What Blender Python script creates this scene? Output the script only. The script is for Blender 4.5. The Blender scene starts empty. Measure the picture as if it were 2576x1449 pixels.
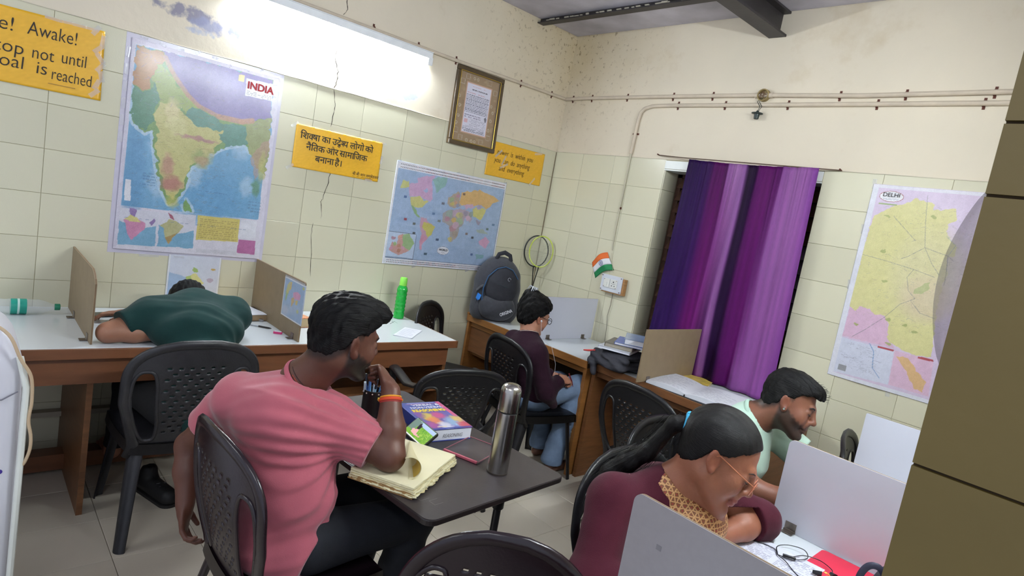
import bpy, bmesh, math, random
import numpy as np
from mathutils import Vector, Matrix, Euler
random.seed(7); RNG=np.random.default_rng(11)
PI=math.pi
SC=bpy.context.scene; COL=SC.collection
# ------------------------------------------------------------------ camera, light, exposure
cam=bpy.data.cameras.new('camera'); cam.lens=21.536; cam.sensor_width=36; cam.clip_start=.02
camo=bpy.data.objects.new('camera',cam); COL.objects.link(camo)
CR=Matrix(((0.65825829,-0.20985452,0.72295028),(0.73264606,-0.0420985,-0.67930661),(0.17299068,0.97682588,0.1260374)))
camo.matrix_world=Matrix.Translation((3.5561,-3.5633,1.5893))@CR.to_4x4()
SC.camera=camo
SC.view_settings.view_transform='Standard'; SC.view_settings.look='None'
SC.view_settings.gamma=1; SC.view_settings.use_curve_mapping=False
SC.view_settings.exposure=1.18
w=bpy.data.worlds.new('world'); SC.world=w; w.use_nodes=True
w.node_tree.nodes['Background'].inputs[0].default_value=(.75,.82,1,1)
w.node_tree.nodes['Background'].inputs[1].default_value=.40
def area(name,loc,rot,sx,sy,power,col=(.93,.98,1)):
    l=bpy.data.lights.new(name,'AREA'); l.shape='RECTANGLE'; l.size=sx; l.size_y=sy; l.energy=power; l.color=col
    o=bpy.data.objects.new(name,l); o.location=loc; o.rotation_euler=rot; COL.objects.link(o); return o
# strength of the wall tube lamps, then two added unseen fill lights behind the camera
TUBE_STRENGTH=108
area('fill_light_behind_camera',(3.2,-4.35,2.62),(math.radians(58),0,math.radians(20)),1.2,.08,6)
area('fill_light_far_room',(.9,-5.1,2.6),(math.radians(50),0,math.radians(-12)),1.2,.08,6)
# ------------------------------------------------------------------ materials
MATS={}
def lin(c):
    return tuple(((x/255.)/12.92 if x/255.<=.04045 else ((x/255.+.055)/1.055)**2.4) for x in c[:3])+(1,)
def mat(name,rgb,rough=.6,metal=0,noise=.06,nscale=12,bump=0,bscale=80,spec=.5,alpha=None,trans=0,emit=None,coat=0,vcol=False,sss=0,stretch=None,sheen=0):
    if name in MATS: return MATS[name]
    m=bpy.data.materials.new(name); m.use_nodes=True; nt=m.node_tree; N=nt.nodes; L=nt.links
    b=N['Principled BSDF']; b.inputs['Roughness'].default_value=rough; b.inputs['Metallic'].default_value=metal
    b.inputs['Specular IOR Level'].default_value=spec
    if coat: b.inputs['Coat Weight'].default_value=coat; b.inputs['Coat Roughness'].default_value=.15
    if trans: b.inputs['Transmission Weight'].default_value=trans
    if alpha is not None: b.inputs['Alpha'].default_value=alpha
    if sheen: b.inputs['Sheen Weight'].default_value=sheen; b.inputs['Sheen Roughness'].default_value=.5
    if sss: b.inputs['Subsurface Weight'].default_value=sss; b.inputs['Subsurface Radius'].default_value=(.02,.008,.005); b.inputs['Subsurface Scale'].default_value=.4
    tc=N.new('ShaderNodeTexCoord')
    mp=N.new('ShaderNodeMapping'); L.new(tc.outputs['Object'],mp.inputs[0])
    if stretch: mp.inputs['Scale'].default_value=stretch
    nz=N.new('ShaderNodeTexNoise'); nz.inputs['Scale'].default_value=nscale; nz.inputs['Detail'].default_value=5
    L.new(mp.outputs[0],nz.inputs['Vector'])
    rmp=N.new('ShaderNodeMapRange'); rmp.inputs['From Min'].default_value=.25; rmp.inputs['From Max'].default_value=.75
    rmp.inputs['To Min'].default_value=1-noise; rmp.inputs['To Max'].default_value=1+noise
    L.new(nz.outputs['Fac'],rmp.inputs['Value'])
    mx=N.new('ShaderNodeMix'); mx.data_type='RGBA'; mx.blend_type='MULTIPLY'; mx.inputs['Factor'].default_value=1
    if vcol:
        at=N.new('ShaderNodeAttribute'); at.attribute_name='Col'; L.new(at.outputs['Color'],mx.inputs['A'])
    else: mx.inputs['A'].default_value=lin(rgb)
    L.new(rmp.outputs[0],mx.inputs['B']); L.new(mx.outputs['Result'],b.inputs['Base Color'])
    if bump:
        n2=N.new('ShaderNodeTexNoise'); n2.inputs['Scale'].default_value=bscale; n2.inputs['Detail'].default_value=3
        L.new(mp.outputs[0],n2.inputs['Vector'])
        bp=N.new('ShaderNodeBump'); bp.inputs['Strength'].default_value=bump; bp.inputs['Distance'].default_value=.004
        L.new(n2.outputs['Fac'],bp.inputs['Height']); L.new(bp.outputs[0],b.inputs['Normal'])
    if emit: b.inputs['Emission Color'].default_value=lin(emit[0]); b.inputs['Emission Strength'].default_value=emit[1]
    MATS[name]=m; return m
def nodes_of(m): return m.node_tree.nodes,m.node_tree.links,m.node_tree.nodes['Principled BSDF']
# ------------------------------------------------------------------ mesh helpers
class MB:
    """collects geometry for ONE mesh object"""
    def __init__(s): s.v=[]; s.f=[]
    def add(s,vs,fs):
        o=len(s.v); s.v+= [tuple(map(float,p)) for p in vs]; s.f+=[tuple(i+o for i in f) for f in fs]; return s
    def box(s,a,b,M=None,bev=0):
        x0,y0,z0=a; x1,y1,z1=b
        if bev>0:
            e=bev; vs=[];
            pts=[(x0+e,y0),(x1-e,y0),(x1,y0+e),(x1,y1-e),(x1-e,y1),(x0+e,y1),(x0,y1-e),(x0,y0+e)]
            for z,i in ((z0,0),(z1,0)): vs+=[(p[0],p[1],z) for p in pts]
            fs=[tuple(reversed(range(8))),tuple(range(8,16))]+[(k,(k+1)%8,(k+1)%8+8,k+8) for k in range(8)]
        else:
            vs=[(x0,y0,z0),(x1,y0,z0),(x1,y1,z0),(x0,y1,z0),(x0,y0,z1),(x1,y0,z1),(x1,y1,z1),(x0,y1,z1)]
            fs=[(0,3,2,1),(4,5,6,7),(0,1,5,4),(1,2,6,5),(2,3,7,6),(3,0,4,7)]
        if M is not None: vs=[tuple(M@Vector(p)) for p in vs]
        return s.add(vs,fs)
    def tube(s,path,r,n=10,cap=True,flat=None,up=None):
        P=[Vector(p) for p in path]; R=r if isinstance(r,(list,tuple)) else [r]*len(P)
        rings=[]; prev=None
        for i,p in enumerate(P):
            d=(P[min(i+1,len(P)-1)]-P[max(i-1,0)]).normalized()
            if prev is None:
                a=Vector(up) if up else (Vector((0,0,1)) if abs(d.z)<.9 else Vector((1,0,0)))
                x=(a-d*a.dot(d)).normalized()
            else: x=(prev-d*prev.dot(d)).normalized()
            prev=x; y=d.cross(x)
            fx=1;fy=1
            if flat: fx,fy=flat
            rings.append([p+x*math.cos(2*PI*k/n)*R[i]*fx+y*math.sin(2*PI*k/n)*R[i]*fy for k in range(n)])
        vs=[q for rg in rings for q in rg]; fs=[]
        for i in range(len(P)-1):
            for k in range(n):
                a=i*n+k; b=i*n+(k+1)%n; fs.append((a,b,b+n,a+n))
        if cap: fs.append(tuple(reversed(range(n)))); fs.append(tuple(range(len(vs)-n,len(vs))))
        return s.add(vs,fs)
    def lathe(s,prof,n=32,c=(0,0,0),M=None):
        vs=[];fs=[]
        for r,z in prof:
            for k in range(n): vs.append((c[0]+r*math.cos(2*PI*k/n),c[1]+r*math.sin(2*PI*k/n),c[2]+z))
        for i in range(len(prof)-1):
            for k in range(n):
                a=i*n+k;b=i*n+(k+1)%n; fs.append((a,b,b+n,a+n))
        fs.append(tuple(reversed(range(n)))); fs.append(tuple(range(len(vs)-n,len(vs))))
        if M is not None: vs=[tuple(M@Vector(p)) for p in vs]
        return s.add(vs,fs)
    def poly(s,pts,th,M=None):
        """extruded 2D polygon (xy) from z=0 to z=th"""
        n=len(pts); vs=[(p[0],p[1],0) for p in pts]+[(p[0],p[1],th) for p in pts]
        fs=[tuple(reversed(range(n))),tuple(range(n,2*n))]+[(k,(k+1)%n,(k+1)%n+n,k+n) for k in range(n)]
        if M is not None: vs=[tuple(M@Vector(p)) for p in vs]
        return s.add(vs,fs)
    def build(s,name,m,parent=None,smooth=False,bevel=0,loc=None,rot=None,mod=None):
        me=bpy.data.meshes.new(name); me.from_pydata(s.v,[],s.f); me.update()
        return link(name,me,m,parent,smooth,bevel,loc,rot)
def link(name,me,m,parent=None,smooth=False,bevel=0,loc=None,rot=None):
    if m is not None and len(me.materials)==0: me.materials.append(m)
    if smooth:
        me.polygons.foreach_set('use_smooth',[True]*len(me.polygons))
        if smooth!='all':
            try: me.set_sharp_from_angle(angle=math.radians(42))
            except Exception: pass
    o=bpy.data.objects.new(name,me); COL.objects.link(o)
    if parent is not None: o.parent=parent
    if loc is not None: o.location=loc
    if rot is not None: o.rotation_euler=rot
    if bevel:
        md=o.modifiers.new('bevel','BEVEL'); md.width=bevel; md.segments=2; md.limit_method='ANGLE'
    return o
def cr(pts,n=6):
    P=[Vector(p) for p in pts]; P=[P[0]*2-P[1]]+P+[P[-1]*2-P[-2]]; out=[]
    for i in range(1,len(P)-2):
        a,b,c,d=P[i-1:i+3]
        for k in range(n):
            t=k/n; out.append(tuple(.5*((2*b)+(c-a)*t+(2*a-5*b+4*c-d)*t*t+(3*b-a-3*c+d)*t**3)))
    return out+[tuple(P[-2])]
def tag(o,label=None,cat=None,group=None,kind=None):
    if label: o['label']=label
    if cat: o['category']=cat
    if group: o['group']=group
    if kind: o['kind']=kind
    return o
def thing(name,label,cat,loc=(0,0,0),rz=0,group=None):
    o=bpy.data.objects.new(name,None); COL.objects.link(o); o.empty_display_size=.05
    o.location=loc; o.rotation_euler=(0,0,rz); return tag(o,label,cat,group)
def struct(o): o['kind']='structure'; return o
def copy_tree(o,parent=None):
    c=o.copy(); COL.objects.link(c); c.parent=parent
    for ch in list(o.children): copy_tree(ch,c)
    return c
def rounded(w,h,r,n=6,cx=0,cy=0):
    pts=[]
    for sx,sy,a0 in ((1,1,0),(-1,1,90),(-1,-1,180),(1,-1,270)):
        for k in range(n+1):
            a=math.radians(a0+90*k/n); pts.append((cx+sx*(w/2-r)+r*math.cos(a),cy+sy*(h/2-r)+r*math.sin(a)))
    return pts
def text_obj(name,body,size,m,parent,loc,rot,shear=0,weight=0,sx=1,align='LEFT',ext=.0004,clip=None,sy=1,spacing=1):
    cu=bpy.data.curves.new('txt','FONT'); cu.body=body; cu.size=size; cu.shear=shear; cu.offset=weight; cu.extrude=ext; cu.align_x=align
    cu.resolution_u=3; cu.space_character=spacing
    to=bpy.data.objects.new('txt',cu); COL.objects.link(to)
    bpy.context.view_layer.update()
    me=bpy.data.meshes.new_from_object(to.evaluated_get(bpy.context.evaluated_depsgraph_get()))
    bpy.data.objects.remove(to)
    if clip is not None:
        bm=bmesh.new(); bm.from_mesh(me)
        bmesh.ops.bisect_plane(bm,geom=bm.verts[:]+bm.edges[:]+bm.faces[:],plane_co=(clip,0,0),plane_no=(1,0,0),clear_outer=True)
        bm.to_mesh(me); bm.free()
    me.materials.clear()
    o=link(name,me,m,parent,loc=loc,rot=rot); o.scale=(sx,sy,1); return o
# ------------------------------------------------------------------ distance-field modelling: one continuous skin
class SDF:
    def __init__(s,lo,hi,res):
        s.lo=np.array(lo,float); s.res=res; n=np.ceil((np.array(hi)-s.lo)/res).astype(int)+1; s.n=n
        s.ax=[(s.lo[i]+res*np.arange(n[i])).astype(np.float32) for i in range(3)]
        s.F=np.full(n,.25,np.float32)
    def _box(s,lo,hi,pad):
        sl=[]
        for i in range(3):
            a=int(max(0,np.floor((lo[i]-pad-s.lo[i])/s.res))); b=int(min(s.n[i],np.ceil((hi[i]+pad-s.lo[i])/s.res)+1))
            if b<=a: return None
            sl.append(slice(a,b))
        return tuple(sl)
    def _grid(s,sl): return s.ax[0][sl[0]][:,None,None],s.ax[1][sl[1]][None,:,None],s.ax[2][sl[2]][None,None,:]
    def _mix(s,sl,d,k,op='add'):
        f=s.F[sl]
        if op=='add':
            h=np.clip(.5+.5*(f-d)/k,0,1); s.F[sl]=f*(1-h)+d*h-k*h*(1-h)
        else:
            h=np.clip(.5-.5*(f+d)/k,0,1); s.F[sl]=f*(1-h)-d*h+k*h*(1-h)
    def cone(s,a,b,ra,rb,k=.02,squash=None,op='add'):
        """round cone a->b; squash=(direction,factor): thickness along direction divided by factor"""
        a=np.array(a,float); b=np.array(b,float); r=max(ra,rb)
        sl=s._box(np.minimum(a,b)-r*1.3,np.maximum(a,b)+r*1.3,k+.03)
        if sl is None: return s
        X,Y,Z=s._grid(sl); px,py,pz=X-a[0],Y-a[1],Z-a[2]; ab=b-a
        if squash is not None:
            n,fac=squash; n=np.array(n,float); n/=np.linalg.norm(n)
            t=(px*n[0]+py*n[1]+pz*n[2])*(fac-1); px=px+n[0]*t; py=py+n[1]*t; pz=pz+n[2]*t
            ab=ab+n*ab.dot(n)*(fac-1)
        L2=max(ab.dot(ab),1e-9); h=np.clip((px*ab[0]+py*ab[1]+pz*ab[2])/L2,0,1)
        d=np.sqrt((px-h*ab[0])**2+(py-h*ab[1])**2+(pz-h*ab[2])**2)-(ra+(rb-ra)*h)
        s._mix(sl,d.astype(np.float32),k,op); return s
    def chain(s,pts,rs,k=.02,squash=None):
        for i in range(len(pts)-1): s.cone(pts[i],pts[i+1],rs[i],rs[i+1],k,squash)
        return s
    def ell(s,c,r,R=None,k=.02,op='add'):
        c=np.array(c,float); r=np.array(r,float); m=r.max()
        sl=s._box(c-m,c+m,k+.02)
        if sl is None: return s
        X,Y,Z=s._grid(sl); px,py,pz=X-c[0],Y-c[1],Z-c[2]
        if R is not None:
            q=[R[0][i]*px+R[1][i]*py+R[2][i]*pz for i in range(3)]   # columns of R are the local axes
        else: q=[px,py,pz]
        k0=np.sqrt((q[0]/r[0])**2+(q[1]/r[1])**2+(q[2]/r[2])**2)
        k1=np.sqrt((q[0]/r[0]**2)**2+(q[1]/r[1]**2)**2+(q[2]/r[2]**2)**2)+1e-6
        d=k0*(k0-1)/k1
        s._mix(sl,d.astype(np.float32),k,op); return s
    def cut(s,o,n,k=None):
        """remove everything on the side the normal points to"""
        n=np.array(n,float); n/=np.linalg.norm(n); X,Y,Z=s._grid((slice(None),)*3)
        d=(X-o[0])*n[0]+(Y-o[1])*n[1]+(Z-o[2])*n[2]; s.F=np.maximum(s.F,d.astype(np.float32)); return s
    def cut_where(s,fn,o,n):
        n=np.array(n,float); n/=np.linalg.norm(n); X,Y,Z=s._grid((slice(None),)*3)
        d=(X-o[0])*n[0]+(Y-o[1])*n[1]+(Z-o[2])*n[2]; m=fn(X,Y,Z); s.F=np.where(m,np.maximum(s.F,d),s.F).astype(np.float32); return s
    def warp(s,fn):
        X,Y,Z=s._grid((slice(None),)*3); m=np.abs(s.F)<.03
        s.F=np.where(m,s.F+fn(X,Y,Z).astype(np.float32),s.F); return s
    def mesh(s):
        F=s.F; F[0]=F[-1]=.2; F[:,0]=F[:,-1]=.2; F[:,:,0]=F[:,:,-1]=.2
        S=F<0; nx,ny,nz=F.shape
        c=S[:-1,:-1,:-1].astype(np.int8)
        tot=np.zeros((nx-1,ny-1,nz-1),np.int8)
        for i in (0,1):
            for j in (0,1):
                for k in (0,1): tot+=S[i:nx-1+i,j:ny-1+j,k:nz-1+k]
        cell=np.argwhere((tot>0)&(tot<8)); idx=-np.ones(tot.shape,np.int32); idx[tuple(cell.T)]=np.arange(len(cell))
        acc=np.zeros((len(cell),3)); cnt=np.zeros(len(cell))
        C=[(i,j,k) for i in (0,1) for j in (0,1) for k in (0,1)]
        for a in range(8):
            for b in range(a+1,8):
                pa,pb=np.array(C[a]),np.array(C[b])
                if np.abs(pa-pb).sum()!=1: continue
                fa=F[tuple((cell+pa).T)]; fb=F[tuple((cell+pb).T)]
                m=(fa<0)!=(fb<0); t=np.where(m,fa/np.where(m,fa-fb,1),0)
                acc+=np.where(m[:,None],pa+(pb-pa)*t[:,None],0); cnt+=m
        V=s.lo+(cell+acc/cnt[:,None])*s.res
        Q=[]
        for ax in range(3):
            sl0=[slice(None)]*3; sl1=[slice(None)]*3; sl0[ax]=slice(0,-1); sl1[ax]=slice(1,None)
            A=S[tuple(sl0)]; B=S[tuple(sl1)]; e=np.argwhere(A!=B)
            u,v=[(1,2),(2,0),(0,1)][ax]
            e=e[(e[:,u]>0)&(e[:,v]>0)&(e[:,u]<F.shape[u]-1)&(e[:,v]<F.shape[v]-1)]
            du=np.zeros(3,int);du[u]=1;dv=np.zeros(3,int);dv[v]=1
            q=np.stack([idx[tuple((e-du-dv).T)],idx[tuple((e-dv).T)],idx[tuple(e.T)],idx[tuple((e-du).T)]],1)
            fl=~A[tuple(e.T)]; q[fl]=q[fl][:,::-1]
            Q.append(q)
        return V,np.concatenate(Q)
def np_mesh(name,V,Q):
    me=bpy.data.meshes.new(name); n=len(V); k=Q.shape[1]
    me.vertices.add(n); me.vertices.foreach_set('co',np.asarray(V,np.float32).ravel())
    me.loops.add(Q.size); me.loops.foreach_set('vertex_index',Q.ravel().astype(np.int32))
    me.polygons.add(len(Q)); me.polygons.foreach_set('loop_start',np.arange(0,Q.size,k,dtype=np.int32))
    me.update(calc_edges=True); me.validate(); return me
def set_col(me,rgb):
    a=me.color_attributes.new('Col','BYTE_COLOR','POINT'); c=np.ones((len(me.vertices),4),np.float32)
    l=np.clip(np.asarray(rgb,np.float32)/255.,0,1); c[:,:3]=np.where(l<=.04045,l/12.92,((l+.055)/1.055)**2.4)
    a.data.foreach_set('color',c.ravel())
def smooth_verts(V,Q,it=2,lam=.5):
    n=len(V); E=np.concatenate([Q[:,[i,(i+1)%4]] for i in range(4)])
    for _ in range(it):
        acc=np.zeros_like(V); cnt=np.zeros(n)
        np.add.at(acc,E[:,0],V[E[:,1]]); np.add.at(acc,E[:,1],V[E[:,0]]); np.add.at(cnt,E[:,0],1); np.add.at(cnt,E[:,1],1)
        V=V+(acc/cnt[:,None]-V)*lam
    return V
def sdf_obj(name,S,m,parent,colfn=None,it=1,pose=None,strandfn=None):
    V,Q=S.mesh(); V=smooth_verts(V,Q,it) if it else V
    C=colfn(V) if colfn else None
    if pose is not None: V=V@pose[0].T+pose[1]
    me=np_mesh(name,V,Q)
    if C is not None: set_col(me,C)
    if strandfn is not None:
        a=me.color_attributes.new('strand','FLOAT_COLOR','POINT'); q=np.ones((len(V),4),np.float32); q[:,:3]=strandfn(V); a.data.foreach_set('color',q.ravel())
    return link(name,me,m,parent,smooth='all')
# ------------------------------------------------------------------ flat prints: colour raster on a fine sheet
def inpoly(U,V,pts):
    r=np.zeros(U.shape,bool); n=len(pts)
    for i in range(n):
        x0,y0=pts[i]; x1,y1=pts[(i+1)%n]
        if y0==y1: continue
        c=((y0>V)!=(y1>V))&(U<(x1-x0)*(V-y0)/(y1-y0)+x0); r^=c
    return r
class Print:
    def __init__(s,w,h,nx,ny,bg):
        s.w,s.h,s.nx,s.ny=w,h,nx,ny; s.U,s.V=np.meshgrid(np.linspace(0,w,nx),np.linspace(0,h,ny),indexing='ij')
        s.C=np.zeros((nx,ny,3)); s.C[:]=bg; s.jit=None; s.fade=.25
    def wob(s,a):
        def sm(seed):
            g=np.random.default_rng(seed).normal(size=(s.nx//6+3,s.ny//6+3))
            xi=np.linspace(0,g.shape[0]-2.001,s.nx); yi=np.linspace(0,g.shape[1]-2.001,s.ny); i=xi.astype(int); j=yi.astype(int); fx=(xi-i)[:,None]; fy=(yi-j)[None]
            return (g[i][:,j]*(1-fx)*(1-fy)+g[i+1][:,j]*fx*(1-fy)+g[i][:,j+1]*(1-fx)*fy+g[i+1][:,j+1]*fx*fy)
        s.jit=(sm(1)*a,sm(2)*a,sm(3)); return s
    def poly(s,pts,c,mix=1,jit=True):
        U,V=s.U,s.V
        if jit and s.jit is not None: U=U+s.jit[0]; V=V+s.jit[1]
        m=inpoly(U,V,pts); s.C[m]=s.C[m]*(1-mix)+np.array(c)*mix; return s
    def rect(s,x0,y0,x1,y1,c,mix=1): return s.poly([(x0,y0),(x1,y0),(x1,y1),(x0,y1)],c,mix,False)
    def ell(s,x,y,rx,ry,c,mix=1,soft=False):
        U,V=s.U,s.V
        if s.jit is not None: U=U+s.jit[0]; V=V+s.jit[1]
        d=((U-x)/rx)**2+((V-y)/ry)**2
        w=(np.clip(1.3-d,0,1) if soft else (d<1))*mix; s.C[:]=s.C*(1-w[...,None])+np.array(c)*w[...,None]; return s
    def line(s,pts,c,t,mix=1):
        for (x0,y0),(x1,y1) in zip(pts[:-1],pts[1:]):
            dx,dy=x1-x0,y1-y0; L=dx*dx+dy*dy+1e-12; h=np.clip(((s.U-x0)*dx+(s.V-y0)*dy)/L,0,1)
            m=((s.U-x0-h*dx)**2+(s.V-y0-h*dy)**2)<t*t; s.C[m]=s.C[m]*(1-mix)+np.array(c)*mix
        return s
    def speck(s,x0,y0,x1,y1,n,c,seed=0,size=(2,1),mix=.6):
        r=np.random.default_rng(seed)
        for _ in range(n):
            i=int(r.uniform(x0,x1)/s.w*s.nx); j=int(r.uniform(y0,y1)/s.h*s.ny)
            s.C[i:i+size[0],j:j+size[1]]=s.C[i:i+size[0],j:j+size[1]]*(1-mix)+np.array(c)*mix
        return s
    def textrows(s,x0,y0,x1,y1,rows,c,seed=0,mix=.7,fill=.7):
        r=np.random.default_rng(seed); H=(y1-y0)/rows
        for k in range(rows):
            j0=int((y0+H*(k+.3))/s.h*s.ny); j1=max(j0+1,int((y0+H*(k+.75))/s.h*s.ny)); x=x0
            while x<x1:
                L=r.uniform(.006,.02); i0=int(x/s.w*s.nx); i1=max(i0+1,int(min(x+L,x1)/s.w*s.nx))
                if r.random()<fill+.2: s.C[i0:i1,j0:j1]=s.C[i0:i1,j0:j1]*(1-mix)+np.array(c)*mix
                x+=L+r.uniform(.003,.006)
        return s
    def noise(s,a):
        s.C+=RNG.normal(size=s.C.shape[:2])[...,None]*a
        if s.jit is not None: s.C+=s.jit[2][...,None]*a*.7
        return s
    def build(s,name,m,parent,M,wave=0,th=.0006,seed=3):
        """sheet lying in local x (u), y (v), facing +z of M"""
        nx,ny=s.nx,s.ny; r=np.random.default_rng(seed)
        z=np.full((nx,ny),th)
        if wave:
            for _ in range(7):
                a,b,p=r.uniform(-9,9),r.uniform(-7,7),r.uniform(0,6); z+=wave/4*(np.sin(s.U*a*2+s.V*b+p)+1)*.5
        P=np.stack([s.U,s.V,z],-1).reshape(-1,3)
        i=np.arange(nx-1)[:,None]*ny+np.arange(ny-1)[None]; Q=np.stack([i,i+ny,i+ny+1,i+1],-1).reshape(-1,4)
        # thin rim and back so that the sheet has thickness
        rim=np.concatenate([np.arange(nx)*ny,(nx-1)*ny+np.arange(1,ny),(np.arange(nx-1)[::-1])*ny+ny-1,np.arange(1,ny-1)[::-1]])
        B=P[rim].copy(); B[:,2]=0; k=len(P); n=len(rim); P2=np.concatenate([P,B])
        a=np.arange(n); Q2=np.stack([rim[a],k+a,k+(a+1)%n,rim[(a+1)%n]],-1)
        Mx=np.array(M); P2=P2@Mx[:3,:3].T+Mx[:3,3]
        me=np_mesh(name,P2,np.concatenate([Q,Q2]))
        g_=s.C.mean(-1,keepdims=True); s.C=(s.C*(1-s.fade)+g_*s.fade)*(.93 if s.fade else 1)+(12 if s.fade else 0)
        cc=s.C.reshape(-1,3); set_col(me,np.concatenate([cc,cc[rim]]))
        return link(name,me,m,parent)
# frames of reference: sheet on the left wall (u runs along +Y, v up), on the back wall (u along +X, v up)
def on_left(y,z,off=.012,roll=0): return Matrix.Translation((off,y,z))@Matrix(((0,0,1,0),(1,0,0,0),(0,1,0,0),(0,0,0,1)))@Matrix.Rotation(roll,4,'Z')
def on_back(x,z,off=.012,roll=0): return Matrix.Translation((x,-off,z))@Matrix(((1,0,0,0),(0,0,-1,0),(0,1,0,0),(0,0,0,1)))@Matrix.Rotation(roll,4,'Z')
# ------------------------------------------------------------------ THE ROOM
def paint_mat():
    m=mat('wall_paint',(224,213,192),rough=.62,noise=.05,nscale=2.2,bump=.25,bscale=30); N,L,b=nodes_of(m)
    src=b.inputs['Base Color'].links[0].from_socket
    g=N.new('ShaderNodeNewGeometry'); sp=N.new('ShaderNodeSeparateXYZ'); L.new(g.outputs['Position'],sp.inputs[0])
    def M(op,a,bb=None,c=None):
        n=N.new('ShaderNodeMath'); n.operation=op
        for i,v in enumerate((a,bb,c)):
            if v is None: continue
            if isinstance(v,(int,float)): n.inputs[i].default_value=v
            else: L.new(v,n.inputs[i])
        return n.outputs[0]
    def over(col,fac):
        nonlocal src
        x=N.new('ShaderNodeMix'); x.data_type='RGBA'; L.new(fac,x.inputs['Factor']); L.new(src,x.inputs['A']); x.inputs['B'].default_value=lin(col); src=x.outputs['Result']
    def nz(scale,det=6,rough=.6,off=(0,0,0)):
        mp=N.new('ShaderNodeMapping'); mp.inputs['Location'].default_value=off; L.new(g.outputs['Position'],mp.inputs[0])
        n=N.new('ShaderNodeTexNoise'); n.inputs['Scale'].default_value=scale; n.inputs['Detail'].default_value=det; n.inputs['Roughness'].default_value=rough; L.new(mp.outputs[0],n.inputs['Vector']); return n.outputs['Fac']
    X,Y,Z=sp.outputs
    # damp yellow-brown mottling spreading from the room corner and under the ceiling
    corner=M('MULTIPLY',M('MAXIMUM',0,M('SUBTRACT',1,M('ADD',M('ABSOLUTE',M('DIVIDE',Y,1.1)),M('DIVIDE',X,1.0)))),1)
    hi=M('MAXIMUM',0,M('MULTIPLY',M('SUBTRACT',Z,2.25),1.6))
    damp=M('MINIMUM',1,M('MULTIPLY',M('MULTIPLY',corner,M('ADD',hi,.2)),.8))
    over((196,176,128),M('MULTIPLY',damp,M('SMOOTH_MIN',1,M('MULTIPLY',nz(3.1),1.1),.1)))
    mould=M('MULTIPLY',M('MULTIPLY',damp,2.2),M('MAXIMUM',0,M('MULTIPLY',M('SUBTRACT',nz(26,8,.7),.56),6)))
    over((120,98,62),M('MINIMUM',.75,mould))
    # general faint stains
    over((190,168,128),M('MINIMUM',.35,M('MAXIMUM',0,M('MULTIPLY',M('SUBTRACT',nz(1.7,8,.65,(3,1,0)),.58),3))))
    # peeled patches showing an older bluish coat on the left wall
    for (cy,cz,ry,rz,c) in ((-2.72,2.262,.17,.040,(128,126,150)),(-2.60,2.232,.12,.045,(150,152,180)),(-1.62,2.215,.24,.05,(176,186,214)),(-1.46,2.20,.12,.045,(180,186,212)),(-2.66,2.19,.07,.02,(176,182,200))):
        d=M('ADD',M('POWER',M('ABSOLUTE',M('DIVIDE',M('SUBTRACT',Y,cy),ry)),2),M('POWER',M('ABSOLUTE',M('DIVIDE',M('SUBTRACT',Z,cz),rz)),2))
        f=M('SUBTRACT',M('ADD',1,M('MULTIPLY',M('SUBTRACT',nz(14,6,.6,(cy,0,0)),.5),5)),d)
        onl=M('LESS_THAN',X,.05)
        over(c,M('MULTIPLY',onl,M('MINIMUM',.85,M('MAXIMUM',0,M('MULTIPLY',f,1.2)))))
    L.new(src,b.inputs['Base Color']); return m
PAINT=paint_mat()
GROUT=mat('tile_grout',(172,164,136),rough=.9,nscale=20,noise=.2)
def tile_mat():
    m=mat('wall_tile_glaze',(216,212,186),rough=.22,noise=.03,nscale=1.1,spec=.5); N,L,b=nodes_of(m)
    src=b.inputs['Base Color'].links[0].from_socket
    oi=N.new('ShaderNodeObjectInfo'); r=N.new('ShaderNodeMapRange'); L.new(oi.outputs['Random'],r.inputs['Value']); r.inputs['To Min'].default_value=.955; r.inputs['To Max'].default_value=1.035
    x=N.new('ShaderNodeMix'); x.data_type='RGBA'; x.blend_type='MULTIPLY'; x.inputs['Factor'].default_value=1; L.new(src,x.inputs['A']); L.new(r.outputs[0],x.inputs['B']); L.new(x.outputs['Result'],b.inputs['Base Color'])
    g=N.new('ShaderNodeNewGeometry'); n=N.new('ShaderNodeTexNoise'); n.inputs['Scale'].default_value=260; n.inputs['Detail'].default_value=2; L.new(g.outputs['Position'],n.inputs['Vector'])
    bp=N.new('ShaderNodeBump'); bp.inputs['Strength'].default_value=.12; bp.inputs['Distance'].default_value=.002; L.new(n.outputs['Fac'],bp.inputs['Height']); L.new(bp.outputs[0],b.inputs['Normal'])
    return m
TILE=tile_mat()
TH=.2034; TW=.3075; ZT=2.10; GAP=.0018
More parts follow.
